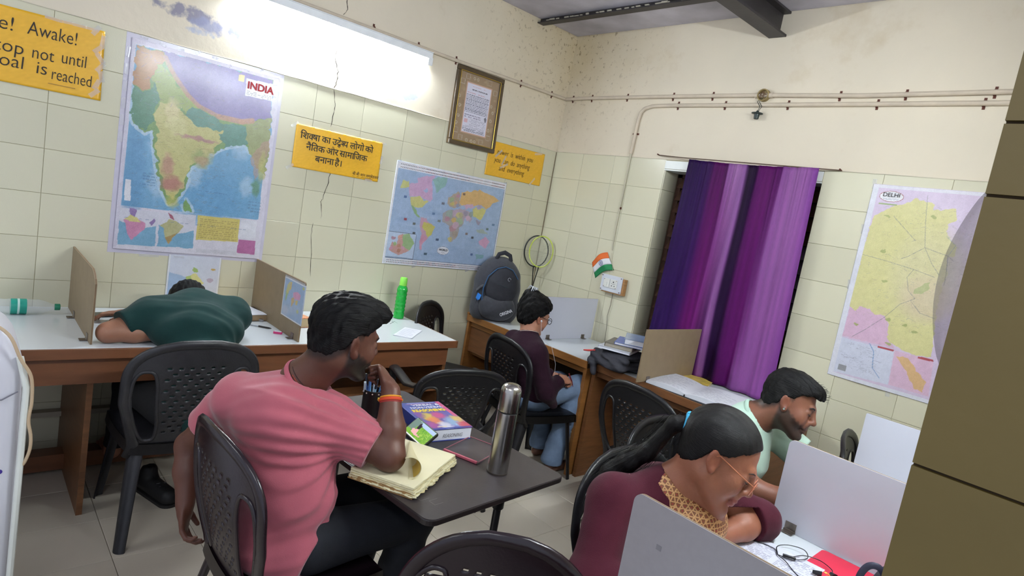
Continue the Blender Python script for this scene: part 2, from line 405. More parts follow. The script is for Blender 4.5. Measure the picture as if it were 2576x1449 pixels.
def wall_tiles(parent,cells,frame):
    """cells: (u0,v0,u1,v1) on the wall; each tile an own object sharing its mesh with alike tiles"""
    cache={}
    for (u0,v0,u1,v1) in cells:
        w=round(u1-u0-GAP,4); h=round(v1-v0-GAP,4)
        if w<.01 or h<.01: continue
        if (w,h) not in cache:
            b=MB(); e=.0012; t=.006
            b.add([(0,0,0),(w,0,0),(w,h,0),(0,h,0),(0,0,t-e),(w,0,t-e),(w,h,t-e),(0,h,t-e),(e,e,t),(w-e,e,t),(w-e,h-e,t),(e,h-e,t)],
                  [(0,1,5,4),(1,2,6,5),(2,3,7,6),(3,0,4,7),(4,5,9,8),(5,6,10,9),(6,7,11,10),(7,4,8,11),(8,9,10,11)])
            me=bpy.data.meshes.new('tile'); me.from_pydata(b.v,[],b.f); me.update(); me.materials.append(TILE); cache[(w,h)]=me
        o=bpy.data.objects.new('tile',cache[(w,h)]); COL.objects.link(o); o.parent=parent
        jz=random.uniform(-.0003,.0006)
        o.matrix_local=frame(u0+GAP/2,v0+GAP/2,jz)@Matrix.Rotation(random.uniform(-.0012,.0012),4,'Y')@Matrix.Rotation(random.uniform(-.0012,.0012),4,'X')
rows=[]
z=ZT
while z>0.0: rows.append((max(0,z-TH),z)); z-=TH
# left wall: face of the tiles at x=0
wl=MB().box((-.14,-6.3,0),(-.0028,.0,2.101)).build('wall_left',GROUT); struct(wl)
MB().box((-.14,-6.3,2.101),(.0,.0,3.02)).build('plaster',PAINT,wl)
ys=[-.18-TW*k for k in range(0,13)]
cols=[(-.18,-.002)]+[(ys[k+1],ys[k]) for k in range(12)]
wall_tiles(wl,[(a,r0,b,r1) for (a,b) in cols for (r0,r1) in rows],lambda u,v,j:Matrix.Translation((-.006+j,u,v))@Matrix(((0,0,1,0),(1,0,0,0),(0,1,0,0),(0,0,0,1))))
# back wall with the window opening
WX0,WX1,WZ0,WZ1=1.055,2.10,.80,2.035
wb=MB()
for a,b in (((-.14,.0028,0),(WX0,.23,2.101)),((WX1,.0028,0),(3.9,.23,2.101)),((WX0,.0028,0),(WX1,.23,WZ0)),((WX0,.0,WZ1),(WX1,.23,2.101))): wb.box(a,b)
wb=wb.build('wall_back',GROUT); struct(wb)
MB().box((-.14,0,2.101),(3.9,.23,3.02)).build('plaster',PAINT,wb)
xs=[0.,.297,.605,.760]
bc=[(.004,.297),(.297,.605),(.605,.762),(.762,WX0)]
rc=[(WX1,2.4045),(2.4045,2.712),(2.712,3.02),(3.02,3.37)]
cells=[(a,r0,b,r1) for (a,b) in bc+rc for (r0,r1) in rows]
cells+=[(WX0+.3075*k,r0,min(WX1,WX0+.3075*(k+1)),min(r1,WZ0)) for k in range(4) for (r0,r1) in rows if r0<WZ0-.02]
wall_tiles(wb,cells,lambda u,v,j:Matrix.Translation((u,.006-j,v))@Matrix(((1,0,0,0),(0,0,-1,0),(0,1,0,0),(0,0,0,1))))
# tiled reveal of the window (left side faces +x), one strip of cut tiles
wall_tiles(wb,[(.0,max(r0,WZ0),.155,min(r1,WZ1)) for (r0,r1) in rows if r1>WZ0+.03],lambda u,v,j:Matrix.Translation((WX0-.001+j,u+.004,v))@Matrix(((0,0,1,0),(1,0,0,0),(0,1,0,0),(0,0,0,1))))
WHITE=mat('white_paint',(226,230,226),rough=.35)
DARKW=mat('dark_rust',(86,58,44),rough=.6,noise=.35,nscale=9)
LOUV=mat('louver_lit',(128,118,134),rough=.25,noise=.3,nscale=5)  # grey-lavender of the middle right slats stands in for reflected light
wn=MB().box((WX0,.175,WZ0),(WX0+.035,.21,WZ1)).box((WX1-.035,.175,WZ0),(WX1,.21,WZ1)).box((WX0,.175,WZ0),(WX1,.21,WZ0+.03)).box((WX0,.175,WZ1-.03),(WX1,.21,WZ1)).box(((WX0+WX1)/2-.012,.178,WZ0),((WX0+WX1)/2+.012,.206,WZ1)).build('window_1',DARKW); struct(wn)
for side in (0,1):
    for k in range(14):
        zc=WZ0+.06+k*.0855; xa=(WX0+.035,(WX0+WX1)/2+.012)[side]; xb=((WX0+WX1)/2-.012,WX1-.035)[side]
        l=MB().box((xa,-.0035,-.05),(xb,.0035,.05)).build('louver_slat',LOUV if (side and 3<k<10) else DARKW,wn,loc=(0,.165,zc),rot=(math.radians(-38),0,0))
MB().box((WX0-.1,.23,WZ0-.1),(WX1+.1,.26,WZ1+.1)).build('black_backing',mat('night_black',(12,10,12),rough=.9),wn)  # black sheet put in for the darkness behind the louvers
MB().box((WX0+.0,-.004,WZ1-.008),(WX1,.172,WZ1+.0)).build('soffit',WHITE,wn)
MB().box((WX0,-.006,2.038),(WX1,-.0,2.092)).build('lintel_strip',WHITE,wn)
# right wall: it ends as a tiled corner close to the camera
BROWN=mat('brown_tile',(112,97,60),rough=.5,noise=.12,nscale=3)
wr=MB().box((3.386,-2.652,0),(3.9,.0,3.02)).build('wall_right',mat('cream_dim',(200,194,170),rough=.6)); MB().box((3.3765,-2.6535,0),(3.9,-2.652,3.0)).build('joint_backing',mat('joint_dark',(70,56,34),rough=.9),wr); struct(wr)
zs=[0.,.25,.50,.75,1.09,1.363,1.703,1.789,2.1,2.55,3.02]
BT=mat('brown_board',(100,84,38),rough=.55,noise=.14,nscale=2.5,bump=.15,bscale=40)
for k in range(len(zs)-1):
    for j in range(2):
        MB().box((3.376+.262*j,-2.66,zs[k]+.002),(3.376+.262*(j+1)-.002,-2.652,zs[k+1]-.002),bev=.0).build('tile',BT,wr)
MB().box((3.376,-2.652,0),(3.386,-.0,3.0)).build('corner_face',mat('cream_dim',(200,194,170)),wr)
# floor
fl=MB().box((-.14,-6.3,-.12),(3.9,.0,-.006)).build('floor',mat('floor_grout',(88,74,62),rough=.9)); struct(fl)
FT=mat('floor_tile_glaze',(206,196,178),rough=.28,noise=.05,nscale=1.5,spec=.5)
N_,L_,b_=nodes_of(FT)
oi=N_.new('ShaderNodeObjectInfo'); r_=N_.new('ShaderNodeMapRange'); L_.new(oi.outputs['Random'],r_.inputs['Value']); r_.inputs['To Min'].default_value=.93; r_.inputs['To Max'].default_value=1.03
src=b_.inputs['Base Color'].links[0].from_socket; x_=N_.new('ShaderNodeMix'); x_.data_type='RGBA'; x_.blend_type='MULTIPLY'; x_.inputs['Factor'].default_value=1; L_.new(src,x_.inputs['A']); L_.new(r_.outputs[0],x_.inputs['B']); L_.new(x_.outputs['Result'],b_.inputs['Base Color'])
fme=None; FS=.310
for i in range(-3,11):
    for j in range(-5,11):
        x0=.7365+FS*(i-0)-0; y0=-3.042+FS*j
        if x0>3.75 or y0>-.02 or x0+FS<0.02: continue
        xa=max(x0,0.0)+.001; xb=min(x0+FS,3.38)-.001; ya=max(y0,-4.5)+.001; yb=min(y0+FS,-.0)-.001
        if xb-xa<.02 or yb-ya<.02: continue
        if abs(xb-xa-FS)<.003 and abs(yb-ya-FS)<.003:
            if fme is None:
                b=MB(); w=FS-.002; e=.0012
                b.add([(0,0,-.006),(w,0,-.006),(w,w,-.006),(0,w,-.006),(0,0,-e),(w,0,-e),(w,w,-e),(0,w,-e),(e,e,0),(w-e,e,0),(w-e,w-e,0),(e,w-e,0)],
                  [(0,1,5,4),(1,2,6,5),(2,3,7,6),(3,0,4,7),(4,5,9,8),(5,6,10,9),(6,7,11,10),(7,4,8,11),(8,9,10,11)])
                fme=bpy.data.meshes.new('tile'); fme.from_pydata(b.v,[],b.f); fme.update(); fme.materials.append(FT)
            o=bpy.data.objects.new('tile',fme); COL.objects.link(o); o.parent=fl; o.location=(xa,ya,0)
        else: MB().box((0,0,-.006),(xb-xa,yb-ya,0)).build('tile',FT,fl,loc=(xa,ya,0))
MB().box((-.14,-6.3,-.006),(3.9,-4.5,0)).build('far_floor',FT,fl)
# ceiling of stone slabs on steel members
CE=mat('ceiling_stone',(186,182,192),rough=.85,noise=.3,nscale=3.5,bump=.5,bscale=14)
ce=MB().box((-.14,-6.3,3.012),(3.9,.23,3.1)).build('ceiling',CE); struct(ce)
for (a,b) in (((.0,-.40),(1.62,-.0)),((.0,-1.30),(1.62,-.41)),((.0,-2.2),(1.62,-1.31)),((1.68,-.40),(3.38,-.0)),((1.68,-1.3),(3.38,-.41)),((1.68,-2.2),(3.38,-1.31))):
    MB().box((a[0]+.004,a[1]+.004,2.998+random.uniform(0,.003)),(b[0]-.004,b[1]-.004,3.012)).build('slab',CE,ce)
STEEL=mat('dark_steel',(48,44,46),rough=.5,noise=.3,nscale=8,bump=.2)
ib=MB().box((1.60,-6.3,2.855),(1.705,-.001,2.868)).box((1.645,-6.3,2.868),(1.660,-.001,2.99)).box((1.60,-6.3,2.986),(1.705,-.001,2.998)).build('trim_1',STEEL); struct(ib); ib['label']='dark steel beam under the ceiling ending in the back wall'
tb=MB().box((.001,-.437,2.962),(1.60,-.375,2.970)).box((.001,-.41,2.970),(1.60,-.402,2.998)).build('trim_2',STEEL); struct(tb); tb['label']='thin rusty steel section crossing from the left wall to the big beam'
for yy in (-1.305,-2.205):
    t3=MB().box((.001,yy-.03,2.962),(1.60,yy+.03,2.970)).box((.001,yy-.004,2.970),(1.60,yy+.004,2.998)).build('trim_3',STEEL); struct(t3)
PL=MB()
for k in range(26):
    xx=.02+.06*k+random.uniform(-.02,.02); PL.box((xx,-.44-random.uniform(0,.006),2.969),(xx+random.uniform(.01,.05),-.436,2.973+random.uniform(0,.006)))
o=PL.build('mortar_edge',mat('mortar',(170,165,150),rough=.9),tb); o['kind']='stuff'
# cracks in the left wall (narrow dark gaps)
CRK=mat('crack_dark',(52,44,38),rough=.95)
def crack(parent,pts,w,fr):
    P=[]
    for (a,b) in zip(pts[:-1],pts[1:]):
        for t in np.linspace(0,1,5)[:-1]: P.append((a[0]+(b[0]-a[0])*t+random.uniform(-.004,.004),a[1]+(b[1]-a[1])*t+random.uniform(-.002,.002)))
    P.append(pts[-1]); vs=[];fs=[]
    for i,(u,v) in enumerate(P):
        ww=w*random.uniform(.3,1)*(1 if 0<i<len(P)-1 else .2); vs+= [tuple(fr@Vector((u-ww,v,0.0006))),tuple(fr@Vector((u+ww,v,0.0006)))]
        if i: fs.append((2*i-2,2*i-1,2*i+1,2*i))
    MB().add(vs,fs).build('crack',CRK,parent)
FL_=on_left(0,0,.001); FLt=on_left(0,0,.0015)
crack(wl,[(-1.912,2.64),(-1.918,2.61),(-1.905,2.56),(-1.930,2.52)],.0028,FL_)
crack(wl,[(-1.939,2.329),(-1.945,2.27),(-1.915,2.203),(-1.912,2.15),(-1.925,2.10)],.0030,FL_)
crack(wl,[(-1.925,2.10),(-1.906,2.021),(-1.905,1.96),(-1.915,1.88)],.0022,FLt)
crack(wl,[(-1.879,1.63),(-1.885,1.53),(-1.905,1.45),(-1.915,1.426),(-1.905,1.40),(-1.90,1.33)],.0022,FLt)
crack(wl,[(-1.945,1.30),(-1.944,1.227),(-1.928,1.106),(-1.915,.97)],.0016,FLt)
crack(wl,[(-2.90,2.103),(-2.75,2.094),(-2.62,2.106),(-2.45,2.10)],.0012,FL_)
# mortar bead along the tile top and in the room corner
BD=mat('bead_plaster',(212,204,184),rough=.8,bump=.4)
pts=[(.002,-3.9+.1*k,2.1+random.uniform(-.0015,.002)) for k in range(40)]
MB().tube(pts,.0022,5).build('plaster_bead',BD,wl)
MB().tube([(x,-.002,2.1+random.uniform(-.002,.002)) for x in np.arange(0,3.4,.09)],.002,5).build('plaster_bead',BD,wb)
MB().tube([(.001,-.001,.0),(.001,-.001,2.1)],.0018,6).build('corner_joint',mat('joint_brown',(150,128,100),rough=.9),wb)
def ragged(y0,y1,z0,z1,m,parent):
    pass
# ------------------------------------------------------------------ tube lamps
LAMPW=mat('lamp_body',(235,238,240),rough=.4)
def tube_lamp(label,loc,rz,strength):
    t=thing('tube_lamp',label,'lamp',loc,rz)
    MB().box((-.61,-.055,-.012),(.61,0,.03),bev=0).box((-.61,-.062,.026),(.61,0,.032)).build('batten',LAMPW,t,bevel=.003)
    for s in (-1,1): MB().box((s*.6-.018,-.052,-.05),(s*.6+.018,-.01,.0)).build('end_cap',LAMPW,t,bevel=.003)
    MB().tube([(-.585,-.032,-.026),(.585,-.032,-.026)],.0135,16).build('tube',mat('tube_glow_%d'%int(strength*100),(255,255,255),emit=((236,246,255),TUBE_STRENGTH*strength)),t,smooth=True)
    return t
tube_lamp('glowing white tube lamp on the left wall just under the conduit',(.004,-1.93,2.452),PI/2,1)
tube_lamp('tube lamp on the right wall hidden behind the brown wall corner',(3.372,-1.6,2.42),-PI/2,1.3)
# ------------------------------------------------------------------ conduits, clips, junction
PIPE=mat('painted_conduit',(206,192,172),rough=.55,noise=.1,nscale=14); RUST=mat('rusty_clip',(92,46,32),rough=.7,noise=.4,nscale=60)
def clip(parent,p,axis,wall,r=.0125):
    """U-shaped saddle over a pipe running along axis"""
    b=MB(); n=9; pts=[]
    for k in range(n):
        a=PI*k/(n-1); pts.append((math.cos(a)*(r+.003),math.sin(a)*(r+.003)))
    pts=[(pts[0][0]+.012,.001)]+pts+[(pts[-1][0]-.012,.001)]
    for (u,v),(u2,v2) in zip(pts[:-1],pts[1:]):
        q=[]
        for s in (-.006,.006):
            for uu,vv in ((u,v),(u2,v2)):
                if wall=='L': q.append((vv,s,uu) if axis=='h' else (vv,uu,s))
                else: q.append((s,-vv,uu) if axis=='h' else (uu,-vv,s))
        b.add(q,[(0,1,3,2)])
    o=b.build('clip',RUST,parent,loc=p); md=o.modifiers.new('t','SOLIDIFY'); md.thickness=.0025; md.offset=0
    for s in (-1,1):
        off=s*(r+.010); c=Vector(p)+(Vector((.004,0,off)) if wall=='L' else (Vector((0,-.004,off)) if axis=='h' else Vector((off,-.004,0))))
    return o
cA=thing('conduit','thin cream conduit pipe running along the left wall above the tube lamp','pipe',(0,0,0))
MB().tube([(.013,-6.0,2.503),(.013,-2.2,2.503),(.013,-1.1,2.500),(.013,-.5,2.508),(.013,-.03,2.512)],.0115,10).build('pipe',PIPE,cA,smooth=True)
for y,zz in ((-1.729,2.509),(-1.403,2.502),(-1.099,2.502),(-.496,2.508),(-.167,2.510),(-2.4,2.504)): clip(cA,(.001,y,zz),'h','L',.0115)
cB=thing('conduit','upper cream conduit pipe along the back wall passing the round junction box','pipe',(0,0,0))
MB().tube([(.014,-.014,2.512),(.25,-.013,2.518),(1.0,-.013,2.519),(1.65,-.013,2.516),(2.2,-.013,2.504),(2.9,-.013,2.512),(3.37,-.013,2.515)],.0125,10).build('pipe',PIPE,cB,smooth=True)
for x,zz in ((.08,2.514),(.277,2.518),(.617,2.519),(1.008,2.519),(1.307,2.518),(2.09,2.506),(2.413,2.507),(2.783,2.511)): clip(cB,(x,-.001,zz),'h','B')
cC=thing('conduit','lower cream conduit pipe bending down beside the window','pipe',(0,0,0))
MB().tube([(3.37,-.012,2.462),(2.2,-.012,2.459),(1.0,-.012,2.459),(.86,-.012,2.456),(.80,-.012,2.44),(.77,-.012,2.41),(.76,-.012,2.36),(.752,-.012,2.12)],.0125,10).build('pipe',PIPE,cC,smooth=True)
MB().tube([(.752,-.0095,2.13),(.749,-.008,1.85),(.742,-.007,1.60),(.75,-.006,1.42)],[.008,.006,.005,.003],8).build('buried_run',mat('filler',(196,190,168),rough=.7),cC,smooth=True)
for x,zz in ((1.061,2.459),(1.408,2.459),(1.811,2.459),(2.289,2.459),(2.752,2.460)): clip(cC,(x,-.001,zz),'h','B')
clip(cC,(.755,-.001,2.262),'v','B')
jb=thing('junction_box','round open junction box on the back wall above the window','box',(1.655,0,2.515))
MB().lathe([(.036,0),(.036,.03),(.030,.03),(.028,.012),(.001,.011)],24,M=Matrix.Rotation(PI/2,4,'X')).build('box_body',mat('aged_plastic',(150,130,84),rough=.6,noise=.3,nscale=40),jb,smooth=True)
for k in range(4):
    a=k*1.4; MB().tube([(.024*math.cos(a),-.03,.024*math.sin(a)),(.01*math.sin(a),-.042,.012*math.cos(a)),(-.02*math.cos(a+.6),-.032,-.02*math.sin(a+.4))],.0022,6).build('wire_end',mat('brown_wire',(96,66,40)),jb,smooth=True)
for s in (-1,1): MB().tube([(s*.034,-.012,0),(s*.055,-.012,0)],.016,10).build('pipe_socket',PIPE,jb,smooth=True)
hd=thing('bulb_holder','small dark bulb holder dangling on two wires below the junction box','lamp holder',(1.646,-.03,2.40))
GREENB=mat('dark_green_bakelite',(30,44,42),rough=.45)
MB().lathe([(.010,-.03),(.014,-.028),(.017,.0),(.033,.003),(.033,.007),(.012,.010),(.006,.02)],20).build('holder_body',GREENB,hd,smooth=True)
for s in (-1,1): MB().tube([(s*.003,0,.015),(.012+s*.006,.004,.045),(-.012+s*.006,.006,.075),(.004+s*.005,.01,.098)],.0018,6).build('wire',GREENB,hd,smooth=True)
# outlines of the printed maps, in metres on the sheet
INDIA_PRINT=dict(main=[(0.018,0.992),(0.672,1.007),(0.685,0.225),(0.018,0.217)],
 land=[(0.018,0.992),(0.672,1.007),(0.688,0.478),(0.64,0.514),(0.594,0.587),(0.569,0.626),(0.532,0.614),(0.469,0.591),(0.437,0.572),(0.377,0.519),(0.307,0.45),(0.295,0.415),(0.305,0.385),(0.297,0.357),(0.275,0.306),(0.252,0.273),(0.242,0.26),(0.224,0.253),(0.199,0.295),(0.185,0.319),(0.15,0.436),(0.133,0.533),(0.121,0.603),(0.11,0.607),(0.088,0.588),(0.054,0.608),(0.064,0.629),(0.039,0.622),(0.023,0.651),(0.021,0.8)],
 lanka=[(0.303,0.289),(0.332,0.251),(0.34,0.229),(0.302,0.226),(0.288,0.253)],
 purple=[(0.116,0.998),(0.668,1.002),(0.689,0.797),(0.589,0.759),(0.535,0.741),(0.419,0.742),(0.318,0.773),(0.264,0.814),(0.216,0.867),(0.182,0.91),(0.146,0.969)],
 orange=[(0.018,0.992),(0.123,0.989),(0.152,0.96),(0.121,0.922),(0.1,0.868),(0.094,0.8),(0.056,0.784),(0.037,0.804),(0.02,0.806)],
 teal1=[(0.021,0.8),(0.038,0.791),(0.056,0.781),(0.094,0.794),(0.111,0.843),(0.147,0.823),(0.148,0.775),(0.128,0.741),(0.118,0.661),(0.087,0.596),(0.053,0.612),(0.023,0.651)],
 ygreen=[(0.12,0.931),(0.166,0.906),(0.216,0.851),(0.266,0.805),(0.317,0.767),(0.284,0.719),(0.207,0.756),(0.145,0.749),(0.1,0.859)],
 center=[(0.145,0.749),(0.207,0.756),(0.266,0.715),(0.327,0.668),(0.444,0.672),(0.458,0.633),(0.379,0.534),(0.306,0.462),(0.289,0.403),(0.286,0.355),(0.24,0.282),(0.209,0.298),(0.164,0.439),(0.145,0.535),(0.142,0.627),(0.118,0.661)],
 teal2=[(0.272,0.746),(0.327,0.765),(0.44,0.713),(0.54,0.725),(0.606,0.707),(0.577,0.627),(0.532,0.614),(0.469,0.591),(0.439,0.629),(0.444,0.672),(0.327,0.668),(0.266,0.715)],
 myan=[(0.556,0.739),(0.6,0.759),(0.689,0.797),(0.699,0.572),(0.688,0.478),(0.64,0.514),(0.594,0.587),(0.577,0.627)],
 b1=[(0.014,0.207),(0.185,0.205),(0.185,0.023),(0.015,0.018)],
 b1sea=[(0.015,0.142),(0.095,0.11),(0.177,0.13),(0.184,0.027),(0.016,0.022)],
 i1=[(0.035,0.15),(0.064,0.177),(0.133,0.141),(0.125,0.108),(0.098,0.08),(0.074,0.049),(0.055,0.076),(0.045,0.115)],
 i1b=[(0.052,0.212),(0.087,0.204),(0.082,0.169),(0.06,0.177)],
 i1c=[(0.035,0.15),(0.06,0.177),(0.091,0.165),(0.11,0.143),(0.066,0.145)],
 i1d=[(0.145,0.147),(0.166,0.17),(0.175,0.158),(0.159,0.132)],
 b2=[(0.19,0.205),(0.359,0.21),(0.364,0.03),(0.192,0.023)],
 b2sea=[(0.189,0.141),(0.269,0.098),(0.358,0.128),(0.363,0.032),(0.193,0.028)],
 i2=[(0.195,0.136),(0.234,0.173),(0.266,0.169),(0.306,0.148),(0.286,0.11),(0.256,0.075),(0.244,0.043),(0.222,0.076),(0.214,0.123)],
 i2b=[(0.226,0.21),(0.244,0.2),(0.262,0.171),(0.239,0.178)],
 ytab=[(0.369,0.213),(0.584,0.215),(0.587,0.088),(0.372,0.08)],
 wtab=[(0.59,0.214),(0.677,0.215),(0.682,0.117),(0.589,0.113)],
 mag=[(0.59,0.104),(0.684,0.104),(0.687,0.023),(0.588,0.027)],
 lab=[(0.535,0.972),(0.677,0.978),(0.68,0.888),(0.537,0.883)],
 sq=[(0.495,0.982),(0.523,0.984),(0.523,0.95),(0.494,0.949)],
 wl=[(0.026,0.35),(0.049,0.35),(0.055,0.246),(0.027,0.246)])
WORLD_PRINT=dict(frame=[(-0.002,0.634),(0.946,0.64),(0.959,0.051),(-0.001,0.043)],
 alaska=[(0.052,0.515),(0.063,0.562),(0.112,0.564),(0.115,0.53),(0.09,0.521),(0.059,0.51)],
 canada=[(0.118,0.553),(0.177,0.563),(0.177,0.597),(0.236,0.618),(0.317,0.638),(0.291,0.587),(0.306,0.542),(0.305,0.513),(0.319,0.474),(0.294,0.458),(0.25,0.464),(0.22,0.477),(0.133,0.47),(0.113,0.524)],
 hud=[(0.233,0.52),(0.257,0.541),(0.275,0.52),(0.257,0.503)],
 usa=[(0.134,0.465),(0.22,0.477),(0.253,0.453),(0.287,0.457),(0.259,0.418),(0.247,0.405),(0.206,0.403),(0.178,0.405),(0.15,0.41)],
 mex=[(0.15,0.41),(0.178,0.405),(0.196,0.381),(0.214,0.36),(0.242,0.34),(0.233,0.333),(0.202,0.353),(0.177,0.373)],
 andes=[(0.247,0.335),(0.288,0.34),(0.313,0.319),(0.37,0.284),(0.358,0.234),(0.328,0.201),(0.316,0.188),(0.288,0.149),(0.288,0.113),(0.273,0.118),(0.264,0.183),(0.274,0.225),(0.251,0.27),(0.243,0.299)],
 brazil=[(0.273,0.308),(0.314,0.313),(0.37,0.284),(0.358,0.234),(0.328,0.201),(0.306,0.241),(0.265,0.272)],
 arg=[(0.274,0.225),(0.312,0.211),(0.316,0.188),(0.288,0.149),(0.288,0.113),(0.273,0.118),(0.268,0.183)],
 green=[(0.294,0.605),(0.333,0.629),(0.418,0.637),(0.408,0.576),(0.363,0.545),(0.347,0.519),(0.328,0.557)],
 africa=[(0.424,0.386),(0.454,0.42),(0.522,0.423),(0.585,0.413),(0.603,0.365),(0.616,0.342),(0.586,0.295),(0.581,0.245),(0.544,0.198),(0.515,0.192),(0.507,0.268),(0.484,0.308),(0.427,0.332)],
 europe=[(0.448,0.45),(0.445,0.503),(0.485,0.527),(0.523,0.563),(0.542,0.548),(0.548,0.482),(0.569,0.454),(0.503,0.439)],
 russia=[(0.548,0.482),(0.556,0.556),(0.615,0.571),(0.705,0.597),(0.842,0.573),(0.925,0.546),(0.854,0.517),(0.842,0.496),(0.807,0.466),(0.744,0.49),(0.675,0.474),(0.575,0.461)],
 china=[(0.672,0.449),(0.7,0.471),(0.807,0.466),(0.794,0.414),(0.768,0.379),(0.698,0.402)],
 kaz=[(0.582,0.468),(0.672,0.489),(0.685,0.463),(0.618,0.442)],
 mid=[(0.52,0.429),(0.611,0.441),(0.671,0.417),(0.688,0.375),(0.677,0.349),(0.631,0.381),(0.614,0.348),(0.56,0.385)],
 sea_=[(0.724,0.377),(0.77,0.372),(0.768,0.34),(0.751,0.345)],
 indo=[(0.743,0.306),(0.806,0.319),(0.873,0.281),(0.755,0.288)],
 aus=[(0.786,0.22),(0.843,0.265),(0.894,0.224),(0.863,0.176),(0.8,0.196)],
 ant=[(0.782,0.123),(0.858,0.123),(0.855,0.096),(0.795,0.085)],
 inset=[(0.002,0.217),(0.23,0.218),(0.233,0.046),(0.005,0.049)],
 ein1=[(0.033,0.092),(0.046,0.15),(0.092,0.132),(0.089,0.189),(0.125,0.21),(0.167,0.127),(0.191,0.105),(0.136,0.071),(0.089,0.073)],
 ein2=[(0.126,0.204),(0.178,0.216),(0.224,0.155),(0.198,0.106),(0.147,0.125),(0.126,0.17)])
DELHI_PRINT=dict(yel=[(0.166,0.955),(0.202,0.983),(0.256,0.972),(0.292,0.963),(0.287,0.936),(0.342,0.942),(0.383,0.954),(0.401,0.898),(0.368,0.874),(0.374,0.823),(0.422,0.778),(0.428,0.728),(0.399,0.71),(0.422,0.635),(0.412,0.581),(0.41,0.514),(0.414,0.448),(0.431,0.319),(0.441,0.225),(0.357,0.216),(0.254,0.249),(0.234,0.278),(0.234,0.335),(0.2,0.375),(0.157,0.371),(0.113,0.396),(0.08,0.396),(0.059,0.372),(0.027,0.383),(0.021,0.541),(0.03,0.786),(0.037,0.871),(0.099,0.927)],
 pink=[(0.031,0.377),(0.071,0.408),(0.12,0.391),(0.215,0.365),(0.24,0.308),(0.24,0.266),(0.284,0.222),(0.03,0.222)],
 in1=[(0.028,0.214),(0.283,0.212),(0.293,0.036),(0.024,0.023)],
 in2=[(0.285,0.216),(0.456,0.212),(0.473,0.035),(0.296,0.037)],
 org=[(0.299,0.185),(0.35,0.194),(0.396,0.146),(0.447,0.101),(0.441,0.051),(0.406,0.053),(0.361,0.121)],
 r1=[(0.205,0.217),(0.282,0.218),(0.281,0.208),(0.206,0.207)],
 r2=[(0.389,0.216),(0.454,0.217),(0.456,0.207),(0.389,0.205)],
 lab=[(0.03,0.996),(0.151,0.994),(0.149,0.95),(0.037,0.955)],
 gr=[(0.04,0.938),(0.14,0.939),(0.139,0.931),(0.041,0.929)],
 park=[(0.299,0.536),(0.326,0.562),(0.359,0.59),(0.359,0.543),(0.33,0.516),(0.301,0.516)])
DELHIL_PRINT=dict(l1=[(0.252,1.005),(0.272,0.874),(0.298,0.748),(0.237,0.694),(0.206,0.675)],
 l2=[(0.298,0.748),(0.402,0.723),(0.431,0.702)],
 l3=[(0.025,0.668),(0.156,0.652),(0.275,0.633),(0.371,0.612)],
 l4=[(0.128,0.883),(0.248,0.777)],
 l5=[(0.298,0.748),(0.346,0.673),(0.385,0.628)],
 l6=[(0.275,0.633),(0.255,0.589),(0.276,0.524),(0.312,0.492),(0.287,0.472),(0.256,0.451),(0.202,0.368),(0.131,0.286),(0.073,0.227)],
 l7=[(0.299,0.475),(0.35,0.426),(0.415,0.415)],
 riv=[(0.375,0.817),(0.422,0.778),(0.402,0.723),(0.413,0.647)],
 b1=[(0.167,0.217),(0.194,0.182),(0.206,0.099),(0.248,0.056)],
 box=[(0.402,0.723),(0.414,0.634),(0.417,0.582)])
# ------------------------------------------------------------------ FLAT PRINTS ON THE WALLS
PRINTM=mat('printed_sheet',(255,255,255),rough=.32,noise=.03,nscale=30,vcol=True,coat=.25)
PLAM=mat('clear_lamination',(236,236,240),rough=.12,alpha=.34,noise=.0)
INK=mat('black_ink',(34,30,26),rough=.6); REDI=mat('red_ink',(178,30,40),rough=.5)
YEL=mat('yellow_card',(236,186,44),rough=.5,noise=.06,nscale=5,coat=.2)
def tape(parent,M,x,y,w,h,a=0):
    m=M@Matrix.Translation((x,y,.0012))@Matrix.Rotation(a,4,'Z'); b=MB(); n=7; vs=[];fs=[]
    for i in range(n+1):
        for j in (0,1): vs.append(tuple(m@Vector((-w/2+w*i/n,-h/2+h*j,random.uniform(0,.0016)))))
        if i: k=2*i; fs.append((k-2,k,k+1,k-1))
    o=b.add(vs,fs).build('tape',PLAM,parent,smooth='all'); return o
# --- big map of the country
t=thing('wall_map','large laminated physical map of India with purple mountains and blue sea on the left wall','map',(0,0,0))
W,H=.715,1.02
P=Print(W,H,268,382,(214,208,226)).wob(.006); D=INDIA_PRINT
P.poly(D['main'],(96,164,214),jit=False)
P.poly([(x*.97+.02,y) for x,y in D['main'][:2]]+[(.70,.70),(.02,.70)],(96,164,214))
P.ell(.42,.30,.19,.16,(82,158,216),.8,True); P.ell(.06,.35,.05,.3,(70,140,200),.5,True)
for (x,y,r) in ((.16,.55,.05),(.17,.35,.05),(.55,.63,.06),(.36,.52,.05),(.32,.42,.05),(.60,.40,.04)): P.ell(x,y,r,r*1.6,(160,196,226),.7,True)
P.line(D['land'][4:],(172,204,226),.013,.75); P.line(D['lanka'],(172,204,226),.010,.7)
P.poly(D['land'],(112,158,86)); P.poly(D['teal1'],(74,138,108)); P.poly(D['purple'],(128,112,182)); P.poly(D['orange'],(186,128,78))
P.poly(D['ygreen'],(150,172,84)); P.poly(D['center'],(196,190,108)); P.poly(D['teal2'],(76,142,124)); P.poly(D['myan'],(150,160,96)); P.poly(D['lanka'],(116,170,86))
P.line(D['purple'][3:],(190,138,112),.011,.8); P.line(D['purple'][3:6],(196,140,112),.015,.7)
L0=D['center']; cx=sum(p[0] for p in L0)/len(L0); cy=sum(p[1] for p in L0)/len(L0)
